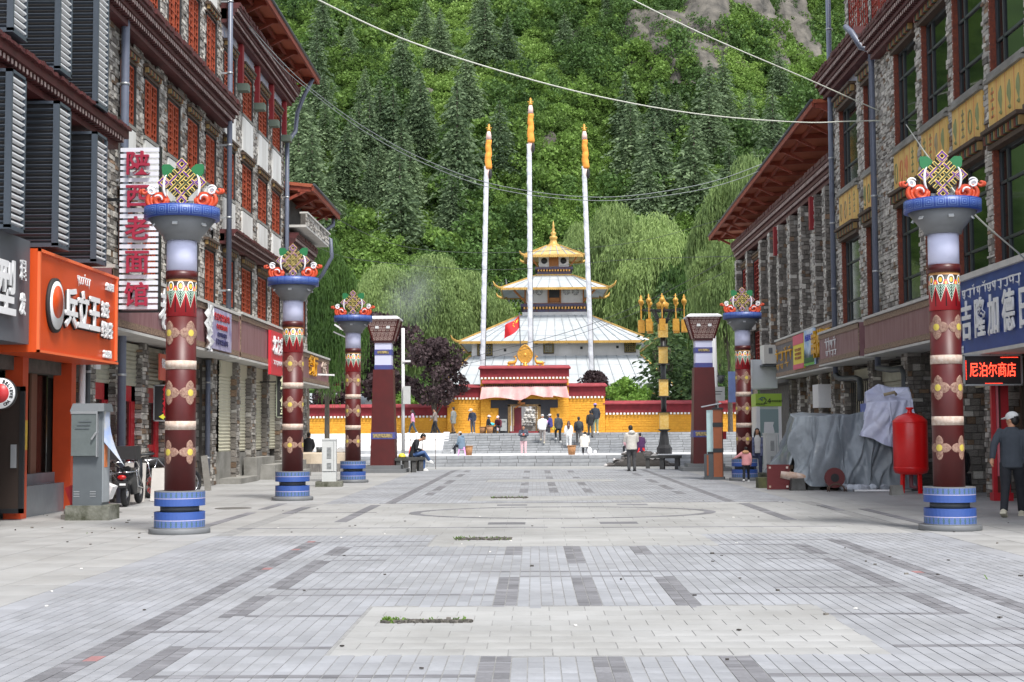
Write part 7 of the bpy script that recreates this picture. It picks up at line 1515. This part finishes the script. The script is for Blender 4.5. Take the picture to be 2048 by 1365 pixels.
t=T('red_tank','red steel pressure tank standing on legs behind the nearest right pillar','tank',(8.62,32.8,0)); part(t,'shell',m_tank,lambda b:b.lathe([(.2,.42),(.36,.46),(.39,.54),(.39,1.62),(.385,1.66),(.28,1.76),(.1,1.83)],n=36)); [part(t,'weld_seam',m_tank,lambda b:b.lathe([(.39,z_),(.394,z_+.01),(.394,z_+.03),(.39,z_+.04)],n=36)) for z_ in(.56,1.6)]; part(t,'neck',m_tank,lambda b:b.lathe([(.09,1.8),(.05,1.86),(.05,1.9),(.09,1.93),(.09,1.96)],n=16))
for a in range(4): part(t,'leg',m_tank,lambda b:b.beam((.28*math.cos(a*1.571+.5),.28*math.sin(a*1.571+.5),0),(.26*math.cos(a*1.571+.5),.26*math.sin(a*1.571+.5),.5),.08,.05))
part(t,'valve',mat('valve_metal',S(120,70,76),.5),lambda b:(b.tube([(0,0,.42),(0,0,.15),(.15,-.1,.12)],.05,8)))
for i,(x,y,s,lab) in enumerate(((8.05,31.9,.2,'small concrete block in front of the red tank legs'),(6.35,34.6,.26,'rough concrete block under the white flanged pipe'),(6.75,34.75,.22,'second rough block under the grey tarpaulin edge'))):
    t=T('concrete_block',lab,'concrete block',(x,y,0)); part(t,'block',m_conc if i==0 else m_bench,lambda b:b.add([(-s*.7,-s*.6,-.01),(s*.7,-s*.6,-.01),(s*.7,s*.6,-.01),(-s*.7,s*.6,-.01),(-s*.55,-s*.5,s*1.1),(s*.55,-s*.5,s*1.15),(s*.55,s*.5,s*1.1),(-s*.55,s*.5,s*1.1)],[(0,3,2,1),(4,5,6,7),(0,1,5,4),(1,2,6,5),(2,3,7,6),(3,0,4,7)]))
t=T('mossy_block','mossy green block lying behind the flange plate','concrete block',(5.95,36.2,0)); part(t,'block',mat('green_mossy_stone',S(96,98,60),.9,col2=S(70,70,52),vscale=4),lambda b:b.box(-.32,.3,-.2,.2,-.01,.26))
m_pipew=mat('dirty_white_pipe',S(204,196,190),.6,col2=S(160,130,110),vscale=4); m_fl=mat('maroon_flange',S(92,28,30),.5)
t=T('flanged_pipe','white pipe with square maroon flange plate lying on blocks before the tarpaulin','pipe',(5.95,34.8,0)); part(t,'pipe',m_pipew,lambda b:b.tube([(.02,0,.38),(.5,.0,.3),(1.15,.1,.26)],.11,14)); part(t,'flange',m_fl,lambda b:b.cbox((-.03,-.05,.32),(.55,.05,.6),Matrix.Rotation(.08,3,'Z'))); part(t,'bolt_holes',m_pipew,lambda b:[b.cbox((-.03+sx*.21,-.085,.32+sz*.23),(.05,.02,.05)) for sx in(-1,1) for sz in(-1,1)])
t=T('flanged_pipe','pipe end with round maroon flange facing the street before the tarpaulin','pipe',(7.12,34.0,0)); part(t,'pipe',m_pipew,lambda b:b.tube([(0,0,.3),(.1,.9,.2),(.25,1.6,.18)],.17,14)); part(t,'flange',m_fl,lambda b:b.tube([(0,-.06,.32),(0,0,.32)],.24,20)); part(t,'bore',m_blacks,lambda b:b.tube([(0,-.075,.32),(0,-.062,.32)],.1,18)); part(t,'bent_bars',mat('rusty_bar',(.1,.06,.05)),lambda b:(b.tube([(.2*math.cos(a),-.2,.2*math.sin(a)*.8+.02) for a in np.linspace(0,3.14,9)],.02,6),[b.tube([(x,-.25,.12),(x,-.25,0)],.012,5) for x in(-.22,-.17,.17,.22)]))
t=T('steel_tube','thin white tube lying along the ground below the covered heap','pipe',(7.9,33.6,.03)); part(t,'tube',m_white,lambda b:b.tube([(-.4,0,0),(.9,-.1,0)],.025,8)); part(t,'tube',m_greyd,lambda b:b.tube([(-.2,.2,0),(1.3,.1,0)],.02,8))
t=T('plastic_scrap','crumpled clear plastic and scraps between the heap and the red tank','scrap',(8.0,34.0,0)); part(t,'scraps',mat('crumpled_plastic',S(170,176,184),.3,isl=.3),lambda b:[rock(b,(random.uniform(-.7,.3),random.uniform(-.2,.2),.08),.14,.12,.08,random.Random(k)) for k in range(14)])
t=T('rubbish_bag','black rubbish bag inside the dark doorway behind the nearest right pillar','bag',(9.3,31.2,0)); part(t,'bag',mat('black_bag_plastic',S(24,24,28),.25,bump=.6,bscale=9),lambda b:(b.ell((0,0,.75),(.2,.2,.3)),b.lathe([(.22,0),(.2,.5)],n=10)))
# ---------------------------------------------------------------- overhead cables
def cable(lab,pts,r,m,sub=6):
    P=[W(*p) for p in pts]; Q=[]
    for i in range(len(P)-1):
        p0=P[max(i-1,0)];p1=P[i];p2=P[i+1];p3=P[min(i+2,len(P)-1)]
        for k in range(sub): f=k/sub; Q.append(.5*((2*p1)+(p2-p0)*f+(2*p0-5*p1+4*p2-p3)*f*f+(3*p1-p0-3*p2+p3)*f**3))
    Q.append(P[-1]); b=MB(); b.tube(Q,r,6); o=b.build('overhead_cable',m); tag(o,lab,'cable','cables strung across the street')
m_cw=mat('pale_cable',S(206,208,196),.6); m_cg=mat('grey_cable',S(130,136,136),.6); m_ck=mat('thin_dark_cable',S(64,66,68),.6)
cable('thick pale cable sagging from the top left to the right green glass house',[(560,-40,30),(636,0,31),(800,76,32.5),(1000,142,34),(1200,194,35.5),(1400,229,37),(1600,245,38.3),(1700,243,38.8),(1806,240,39.3)],.018,m_cw)
cable('pale cable coming from the top right down to the right green glass house',[(1230,-18,36),(1400,66,36.5),(1600,152,37.5),(1806,240,39.3),(1940,264,34),(2080,298,30)],.015,m_cw)
cable('pale cable dropping from the wall joint over the nearest right pillar',[(1806,240,39.3),(1850,305,28),(1905,378,22),(1960,440,22),(2035,505,24),(2060,530,25)],.013,m_cw)
cable('double cable from the left roof across to the right orange roof, upper strand',[(480,30,42),(560,120,43),(627,182,44),(730,256,46),(850,320,48),(1000,372,50),(1200,395,52),(1380,374,54),(1500,338,56),(1600,290,56),(1672,234,50)],.013,m_cg)
cable('double cable from the left roof across to the right orange roof, lower strand',[(480,34,42),(560,130,43),(627,188,44),(730,264,46),(850,328,48),(1000,380,50),(1200,402,52),(1380,384,54),(1500,350,56),(1600,300,56),(1672,242,50)],.012,m_cg)
cable('thin dark wire crossing low before the temple, upper one',[(640,420,70),(800,492,85),(1000,506,95),(1250,488,95),(1440,440,80),(1560,400,62)],.014,m_ck)
cable('thin dark wire crossing low before the temple, lower one',[(600,475,62),(720,520,80),(1000,540,95),(1250,520,95),(1500,512,72)],.014,m_ck)
cable('thin dark wire rising from the gate roof towards the right willow',[(860,735,97),(1000,700,97),(1150,660,92),(1300,600,84),(1450,520,74),(1520,470,68)],.016,m_ck)
cable('thin dark wire beside the first one above the gate roof',[(860,745,97),(1000,712,97),(1160,668,92),(1310,610,84),(1450,545,74)],.014,m_ck)
# ================================================================ PEOPLE
def remesh(b,voxel,mat_,name,smooth=1):
    me=b.mesh(name,mat_); o=bpy.data.objects.new('tmp',me); COL.objects.link(o); m=o.modifiers.new('r','REMESH'); m.mode='VOXEL'; m.voxel_size=voxel; m.use_smooth_shade=True
    if smooth: s=o.modifiers.new('s','SMOOTH'); s.iterations=smooth; s.factor=.5
    dg=bpy.context.evaluated_depsgraph_get(); out=bpy.data.meshes.new_from_object(o.evaluated_get(dg)); bpy.data.objects.remove(o); out.name=name
    if not out.materials: out.materials.append(mat_)
    return out
def loft(b,rings,n=16):
    vs=[]
    for c,rx,ry in rings:
        for j in range(n): a=6.2832*j/n; vs.append((c[0]+rx*math.cos(a),c[1]+ry*math.sin(a),c[2]))
    k=len(rings); b.add(vs,[(i*n+j,i*n+(j+1)%n,(i+1)*n+(j+1)%n,(i+1)*n+j) for i in range(k-1) for j in range(n)]+[tuple(range(n))[::-1],tuple((k-1)*n+j for j in range(n))])
m_skin=mat('skin',S(190,140,110),.55,var=.06,vscale=9); m_hair=mat('black_hair',S(26,22,22),.5,var=.3,vscale=30); m_hairb=mat('brown_hair',S(84,54,44),.5,var=.3,vscale=30); m_lip=mat('lips',S(160,84,80),.5); m_eye=mat('eye_dark',S(30,24,22),.3)
def cloth_mat(n,c,v=.12): return mat('cloth_'+n,c,.85,var=v,vscale=7,bump=.35,bscale=16)
def person(label,loc,rz,H=1.7,pose='stand',arms=('down','down'),lean=0.0,top=('grey',S(120,120,120)),legs=('black',S(36,36,40)),shoes=S(40,40,42),hair='short',hat=None,headturn=0,nod=0,skirt=None,extra=None,fine=False,stride=.28,seat=.45,hood=None,group='people on the temple steps and street',bulk=1.0,fc=False,cross=False,longcoat=0):
    t=thing('person',label,'person',tuple(loc),group,rz); k=H/1.7; vx=.0085 if fine else .016
    hipz=.9 if pose!='sit' else seat+.11; ca,sa=math.cos(lean),math.sin(lean)
    def up(x,y,z): # upper-body point, leaning about the hips
        dz=z-.9; return Vector((x,y*ca+dz*sa,hipz+dz*ca-y*sa))
    sh={s:up(s*.18,0,1.40) for s in(-1,1)}; A={}
    for s,a in((-1,arms[0]),(1,arms[1])):
        e,w={'down':((s*.235,-.03,1.13),(s*.235,.05,.87)),'back':((s*.25,-.15,1.16),(s*.27,-.2,.92)),'fwd':((s*.23,.12,1.15),(s*.2,.26,.98)),'phone':((s*.24,.05,1.12),(s*.05,.27,1.14)),'low':((s*.23,.1,1.12),(s*.06,.3,.98)),'hug':((s*.25,.08,1.13),(-s*.03,.2,1.1)),'side':((s*.36,.0,1.26),(s*.56,.06,1.16)),'reach':((s*.22,.2,1.2),(s*.16,.42,1.0)),'lap':((s*.24,.06,1.12),(s*.1,.26,1.0))}[a]
        A[s]=(up(*e),up(*w))
    hip={s:Vector((s*.095,0,hipz-.02)) for s in(-1,1)}; K={};An={};toe={}
    for s in(-1,1):
        if pose=='stand': K[s]=Vector((s*.10,.02,.49)); An[s]=Vector((s*.105,-.02,.08)); toe[s]=0
        elif pose=='walk': f=stride*s; K[s]=Vector((s*.09,f*.5+.05,.49)); An[s]=Vector((s*.09,f,.08 if s>0 else .11)); toe[s]=0 if s>0 else -.35
        elif pose=='climb': K[s]=Vector((s*.1,.2,.62)) if s<0 else Vector((s*.1,.02,.49)); An[s]=Vector((s*.1,.16,.26)) if s<0 else Vector((s*.1,-.04,.08)); toe[s]=0
        else: 
            K[s]=Vector((s*.13,.43,seat+.07)); An[s]=Vector((s*.13,.40,.08)); toe[s]=0
            if cross and s>0: K[s]=Vector((.04,.42,seat+.17)); An[s]=Vector((-.06,.62,seat-.12)); toe[s]=-.3
    nb=up(0,-.005,1.46); hc=up(0,.025,1.585+.0)+Vector((0,nod*.35,-abs(nod)*.05)); Rh=Matrix.Rotation(headturn,3,'Z')@Matrix.Rotation(-(nod+lean*.35),3,'X')
    hp=lambda x,y,z: hc+Rh@Vector((x,y,z))
    b=MB(); n_=[]
    loft(b,[(up(0,0,z),rx*.9,ry*.9) for z,rx,ry in((.86,.15,.11),(1.0,.135,.1),(1.15,.14,.105),(1.32,.165,.11),(1.41,.15,.09),(1.45,.08,.065))])
    b.tube([nb-Vector((0,0,.06)),hc-Vector((0,0,.05))],[.06,.055],12); b.ell(hp(0,-.012,.02),(.077,.095,.1),16,12,0,Rh); b.ell(hp(0,.025,-.045),(.058,.068,.07),14,10,0,Rh); b.ell(hp(0,.098,-.012),(.013,.02,.024),8,6,0,Rh)
    for s in(-1,1): b.ell(hp(s*.078,-.01,-.005),(.012,.022,.032),8,6,0,Rh)
    for s in(-1,1):
        e,w=A[s]; b.tube([sh[s],e,w],[.05,.04,.03],10); b.tube([hip[s],K[s],An[s]],[.085,.058,.042],10); d=(w-e).normalized(); b.tube([w-d*.01,w+d*.05,w+d*.085],[.03,.04,.034],10,0,True,True,.55)
    b.v=[tuple(Vector(p)*k) for p in b.v]; body=remesh(b,vx,m_skin,'body')
    bm=MB(); 
    for s in(-1,1):   # five separate slightly curled fingers per hand
        e,w=A[s]; d=(w-e).normalized(); side=d.cross(Vector((0,0,1)));  side=side.normalized() if side.length>.1 else Vector((0,1,0)); curl=d.cross(side).normalized()*(1 if d.cross(side).z<0 else -1)
        if abs(d.z)>.7: side=Vector((0,1,0)); curl=Vector((-s,0,0))
        for q,(o_,L_) in enumerate(((-.028,.065),(-.010,.075),(.010,.072),(.028,.055))):
            p0=w+d*.07+side*o_; bm.tube([p0,p0+d*L_*.5+curl*.008,p0+d*L_*.85+curl*.03],[.0105,.0095,.006],6)
        p0=w+d*.03+side*.034; bm.tube([p0,p0+side*.022+d*.03+curl*.012,p0+side*.02+d*.055+curl*.022],[.013,.011,.007],6)
    for s in(-1,1): bm.ell(hp(s*.032,.082,.012),(.013,.008,.007),8,5,1,Rh); bm.beam(hp(s*.02,.088,.032),hp(s*.046,.08,.03),.008,.006,1)
    bm.ell(hp(0,.088,-.062),(.022,.008,.007),8,5,2,Rh); bm.v=[tuple(Vector(p)*k) for p in bm.v]
    fm=bm.mesh('f',[m_skin,m_eye,m_lip])
    import bmesh
    B=bmesh.new(); B.from_mesh(body); B.from_mesh(fm); B.to_mesh(body); B.free()
    body.materials.clear(); [body.materials.append(m) for m in(m_skin,m_eye,m_lip)]; bo=link('body',body,t)
    # garments
    tm=cloth_mat(top[0],top[1]); lm=cloth_mat(legs[0],legs[1]); B2=bulk
    b=MB(); hem=.80-longcoat
    loft(b,[(up(0,0,z) if z>.85 else (up(0,0,.86)+Vector((0,0,z-.86))),rx*B2,ry*B2) for z,rx,ry in((hem,.185,.145),(.9,.185,.14),(1.0,.178,.135),(1.15,.18,.135),(1.3,.2,.135),(1.39,.185,.11),(1.445,.105,.085),(1.47,.075,.075))])
    for s in(-1,1): e,w=A[s]; d=(w-e).normalized(); b.tube([sh[s]+Vector((-s*.03,0,.0)),sh[s].lerp(e,.5),e,e.lerp(w,.5),w-d*.005],[.078*B2,.068*B2,.06*B2,.055*B2,.046*B2],12)
    if hood: b.ell(up(0,-.1,1.43),(.13,.09,.085),12,8)
    b.v=[tuple(Vector(p)*k) for p in b.v]; link('jacket',remesh(b,.012 if fine else .02,tm,'jacket'),t)
    b=MB()
    if skirt: loft(b,[(Vector((0,.02,.12)),.24,.2),(Vector((0,0,.5)),.2,.17),(up(0,0,.9),.16,.125),(up(0,0,1.0),.15,.12)])
    else:
        if pose=='sit': b.ell(Vector((0,.03,hipz-.03)),(.19,.19,.12))
        else: loft(b,[(Vector((0,0,hipz-.12)),.165,.125),(Vector((0,0,hipz)),.165,.13),(up(0,0,1.0),.15,.115)])
        for s in(-1,1): b.tube([hip[s],hip[s].lerp(K[s],.5),K[s],K[s].lerp(An[s],.5),An[s]+Vector((0,0,.0))],[.1,.094,.076,.066,.062],12)
    b.v=[tuple(Vector(p)*k) for p in b.v]; link('trousers' if not skirt else 'robe',remesh(b,.012 if fine else .02,lm,'trousers'),t)
    sm_=mat('shoe_%d'%int(shoes[0]*999),shoes,.6)
    for s in(-1,1):
        R=Matrix.Rotation(toe[s],3,'X'); b=MB(); a=An[s]; 
        q=lambda x,y,z:a+R@Vector((x,y,z))
        b.tube([q(0,-.07,-.035),q(0,.0,-.02),q(0,.1,-.04),q(0,.18,-.052)],[.042,.05,.043,.02],10); b.add([q(x*.047,y,-.082) for x,y in((-1,-.1),(1,-.1),(1,.13),(.5,.19),(-.5,.19),(-1,.13))]+[q(x*.047,y,-.055) for x,y in((-1,-.1),(1,-.1),(1,.13),(.5,.19),(-.5,.19),(-1,.13))],[tuple(range(6))[::-1],tuple(range(6,12))]+[(i,(i+1)%6,6+(i+1)%6,6+i) for i in range(6)])
        b.v=[tuple(Vector(p)*k) for p in b.v]; b.build('shoe',sm_,t,(0,0,0))
    b=MB(); hm=m_hairb if hair=='longbrown' else m_hair
    if hair!='none':
        b.ell(hp(0,-.026,.042),(.086,.1,.092),14,10,0,Rh); b.ell(hp(0,-.06,-.01),(.074,.062,.085),12,8,0,Rh)
        if hair.startswith('long'): b.tube([hp(0,-.06,0),hp(0,-.1,-.12),up(0,-.13,1.38),up(0,-.13,1.2)],[.085,.09,.1,.06],10); [b.tube([hp(s*.07,.02,.02),hp(s*.09,.02,-.08),up(s*.1,.06,1.35),up(s*.1,.07,1.2)],[.03,.035,.04,.02],8) for s in(-1,1)]
        if hair=='bun': b.ell(hp(0,-.12,.05),(.05,.05,.05))
        b.v=[tuple(Vector(p)*k) for p in b.v]; link('hair',remesh(b,.012,hm,'hair'),t)
    if hat:
        kind_,hcol=hat; m=cloth_mat('hat_%s%d'%(kind_,int(hcol[0]*99)),hcol); b=MB()
        b.ell(hp(0,-.012,.062),(.098,.112,.085),16,10,0,Rh)
        if kind_=='cap': b.ell(hp(0,.115,.055),(.075,.085,.012),12,6,0,Rh@Matrix.Rotation(-.15,3,'X'))
        else: b.ell(hp(0,-.0,.035),(.165,.175,.022),16,6,0,Rh)
        b.v=[tuple(Vector(p)*k) for p in b.v]; b.build('hat',m,t,(0,0,0))
    if extra: extra(t,k,up,A)
    return t
PG='people on the temple steps and street'
def px(x,Y): return (x-1068)/(FPX/Y)
def ex(name,m,f): return lambda t,k,up,A:(lambda b:(f(b,up,A),b.build(name,m,t,(0,0,0)))[1])(MB())
WH=S(222,222,220)
person('man in white cap, charcoal sweater and black trousers walking at the right edge',(8.02,24.1,0),rad(-28),1.74,'walk',('back','down'),.1,('charcoal',S(62,68,76)),('black',S(34,36,42)),S(190,184,164),'short',('cap',WH),rad(62),.1,fine=True,stride=.3)
person('man in white hoodie and grey trousers standing with his back turned before the steps',(px(1262,51.1),51.1,0),rad(8),1.64,'stand',('phone','phone'),.06,('white_hoodie',S(206,202,194)),('darkgrey',S(78,78,80)),S(44,44,46),'short',None,0,.25,hood=True,bulk=1.12)
person('woman in purple coat sitting on the red stool near the rubble heap',(5.85,78,.124),rad(10),1.6,'sit',('lap','lap'),.25,('purple',S(72,36,78)),('darkred',S(90,30,50)),S(60,40,44),'bun',None,0,.2,seat=.36,bulk=1.25,longcoat=.2)
person('person in pink jacket sitting half hidden behind the man in white hoodie',(5.2,78.6,.124),rad(20),1.55,'sit',('lap','lap'),.2,('palepink',S(216,170,176)),('black',S(36,36,40)),S(60,60,60),'short',None,0,.2,seat=.36)
person('woman in navy and grey jacket with pink trousers looking at her phone',(px(1047,77.3),77.3,.124),rad(180),1.64,'stand',('phone','phone'),0,('navy_grey',S(72,78,92)),('pink',S(222,186,190)),S(220,220,222),'short',None,0,.35,fc=True,bulk=1.08,extra=lambda t,k,up,A:(part(t,'jacket_panel',cloth_mat('pale_panel',S(206,206,210)),lambda b:b.cbox(Vector(up(0,.14,1.16))*k,(.28,.05,.12))),part(t,'jacket_hem',cloth_mat('grey_hem',S(140,140,140)),lambda b:loft(b,[(Vector(up(0,0,.82))*k,.2,.155),(Vector(up(0,0,1.02))*k,.197,.152)])),part(t,'phone',m_redp,lambda b:b.cbox(Vector(up(0,.33,1.17))*k,(.08,.02,.14)))))
person('woman in denim jacket and beige cap sitting cross legged on the pink stool',(-3.95,78,.124),rad(55),1.62,'sit',('lap','lap'),.12,('denim',S(104,124,142)),('black',S(36,36,40)),WH,'short',('cap',S(190,180,166)),0,.1,cross=True,hood=True,bulk=1.3,longcoat=.1)
person('grey haired man in white shirt climbing the stairs to the temple door',(px(1085,85.2),84.9,.7),0,1.7,'climb',('down','fwd'),.05,('whiteshirt',WH),('lightgrey',S(150,142,138)),S(190,188,184),'none',('cap',S(176,174,172)),bulk=1.15)
person('man in dark jacket and black trousers climbing the stairs with yellow flowers',(px(1117,85.5),85.3,.74),rad(28),1.72,'climb',('down','down'),.1,('darkjacket',S(54,60,66)),('black',S(34,34,36)),S(200,200,198),extra=lambda t,k,up,A:part(t,'flowers',mat('yellow_bouquet',S(210,190,60),.7,isl=.4,var=.4,vscale=20),lambda b:[b.ell(A[-1][1]+Vector((random.uniform(-.12,.06),random.uniform(-.05,.12),random.uniform(-.1,.05))),(.05,.05,.05),6,4) for _ in range(14)]))
person('woman all in white with long brown hair climbing the stairs',(px(1137,84.6),84.4,.4),rad(-4),1.6,'climb',('down','down'),0,('whiteblouse',WH),('whitetrousers',WH),WH,'longbrown',bulk=.92)
person('man in black with dark backpack climbing the stairs behind the seated woman',(px(1157,85),84.7,.55),0,1.7,'climb',('down','down'),.08,('blackshirt',S(46,48,54)),('greytrousers',S(96,92,90)),S(50,50,52),extra=lambda t,k,up,A:part(t,'backpack',cloth_mat('backpack',S(52,60,64)),lambda b:b.ell(Vector(up(.03,-.19,1.2))*k,(.17,.1,.24),12,8)))
person('person in white jacket hunched on a low folding seat on the landing',(px(1168,78.5),78.5,.124),rad(-10),1.62,'sit',('lap','lap'),.35,('whitejacket',S(214,208,198)),('blackprint',S(52,50,52)),WH,'bun',None,0,.3,bulk=1.35,hood=True)
t=T('folding_seat','white folding frame seat under the hunched person in white jacket','stool',(px(1168,78.5),78.5,.124)); part(t,'frame',m_white,lambda b:([b.tube([(s*.24,-.2,0),(s*.24,.2,.42)],.016,6) for s in(-1,1)],[b.tube([(s*.24,.2,0),(s*.24,-.2,.42)],.016,6) for s in(-1,1)],b.tube([(-.24,-.2,.42),(.24,-.2,.42)],.016,6),b.box(-.24,.24,-.2,.2,.41,.44)))
t=T('white_bag','white plastic bags standing right of the hunched person in white','bag',(px(1182,78),78.0,.124)); part(t,'bag',m_white,lambda b:(b.ell((-.1,0,.2),(.14,.12,.22)),b.ell((.2,0,.12),(.1,.1,.14))))
person('man in black polo shirt and grey trousers at the top of the stairs, right',(px(1181,86.3),86.1,1.0),rad(5),1.66,'climb',('down','fwd'),.1,('blackpolo',S(34,34,36)),('dimgrey',S(92,88,82)),S(40,40,42))
person('tall man in dark jacket and patterned trousers with purple cap on the terrace',(px(1191,87.6),87.6,Z0),rad(15),1.8,'stand',('fwd','down'),.08,('navyjacket',S(40,46,56)),('camouflage',S(128,140,116),.5) if False else ('camouflage',S(128,140,116)),WH,'short',('cap',S(150,130,190)))
person('woman in pink top and jeans walking left along the low ochre wall',(px(826,94),94,Z0),rad(88),1.58,'walk',('down','down'),.05,('pinktop',S(214,150,180)),('jeans',S(66,82,98)),WH,'long')
person('man in grey jacket and black trousers walking left beneath the plum tree',(px(871,94),94,Z0),rad(85),1.66,'walk',('fwd','down'),.04,('warmgrey',S(128,116,110)),('black',S(34,30,34)),S(40,40,40))
person('person in brown skirt and striped vest standing left of the gate',(px(907,89),89,Z0),rad(60),1.66,'walk',('down','down'),.0,('stripevest',S(120,122,118)),('brownwrap',S(110,84,58)),S(44,40,40),bulk=1.05,longcoat=.15,stride=.14)
person('woman in beige sun hat and dark blue clothes with shoulder bag by the ochre wall',(px(946,91),91,Z0),rad(150),1.6,'stand',('down','low'),.15,('darkblue',S(52,60,76)),('slate',S(84,84,92)),S(170,168,166),'short',('sun',S(190,182,166)),0,.4,extra=lambda t,k,up,A:part(t,'shoulder_bag',cloth_mat('navybag',S(56,54,84)),lambda b:b.ell(Vector(up(.16,.1,.98))*k,(.17,.1,.13))))
person('woman in white hat and turquoise apron sitting left of the temple door',(px(976,92),92,Z0),rad(-70),1.56,'sit',('lap','lap'),.1,('blackblouse',S(36,38,40)),('blackskirt',S(34,34,38)),S(50,50,50),'short',('sun',S(216,208,206)),seat=.36,extra=lambda t,k,up,A:part(t,'apron',cloth_mat('turquoise',S(70,190,206)),lambda b:b.ell(Vector((0,.2,.58)),(.22,.26,.12))))
person('woman in maroon top and white visor bending over her basket by the temple door',(px(999,92.3),92.3,Z0),rad(165),1.58,'sit',('reach','lap'),.55,('maroontop',S(96,38,52)),('black',S(30,28,34)),S(50,50,50),'short',('cap',S(226,200,206)),seat=.4)
person('woman in blue and pink with cream cap sitting right of the temple door',(px(1102,93),93,Z0),rad(70),1.58,'sit',('lap','lap'),.1,('royalblue',S(58,56,120)),('plum',S(60,44,60)),S(200,196,196),'short',('cap',S(222,212,170)),seat=.4,extra=lambda t,k,up,A:part(t,'pink_bundle',cloth_mat('pinkbundle',S(220,150,206)),lambda b:b.ell(Vector((0,.22,.68)),(.2,.2,.14))))
person('young man in black sweater and blue jeans sitting on the bench with a phone',(-4.5,52.75,.0),rad(-82),1.7,'sit',('phone','phone'),.3,('blacksweater',S(36,38,42)),('bluejeans',S(70,98,146)),WH,'short',None,0,.5,seat=.52,fine=True,cross=True)
person('small girl in pink vest and black leggings walking with one arm stretched out',(px(1489,40.4),40.4,0),rad(-14),.98,'walk',('side','down'),.04,('pinkvest',S(226,156,158)),('blackleggings',S(30,34,42)),WH,'short',None,rad(20),0,hood=True,bulk=1.15,extra=lambda t,k,up,A:part(t,'tan_hood',cloth_mat('tanhood',S(196,150,110)),lambda b:b.ell(Vector(up(0,-.09,1.44))*k,(.1,.07,.055))))
person('woman with long black hair, white top and checked shirt behind the right white cabinet',(px(1512,46),46,0),rad(175),1.5,'stand',('down','down'),0,('whitetop',S(214,212,210)),('navycheck',S(70,76,104)),WH,'long',None,0,0,fc=True,extra=lambda t,k,up,A:part(t,'checked_shirt',cloth_mat('check',S(110,118,150),.6),lambda b:[loft(b,[(Vector(up(s*.16,0,.7))*k,.07,.16),(Vector(up(s*.16,0,1.0))*k,.075,.15),(Vector(up(s*.17,0,1.38))*k,.07,.11)]) for s in(-1,1)]))
person('person in black clothes standing behind the cream stall at far left',(px(616,56),56,-.06),rad(-20),1.5,'stand',('low','low'),.1,('blacktop',S(40,40,44)),('brownskirt',S(70,58,48)),S(40,40,40),bulk=1.1)
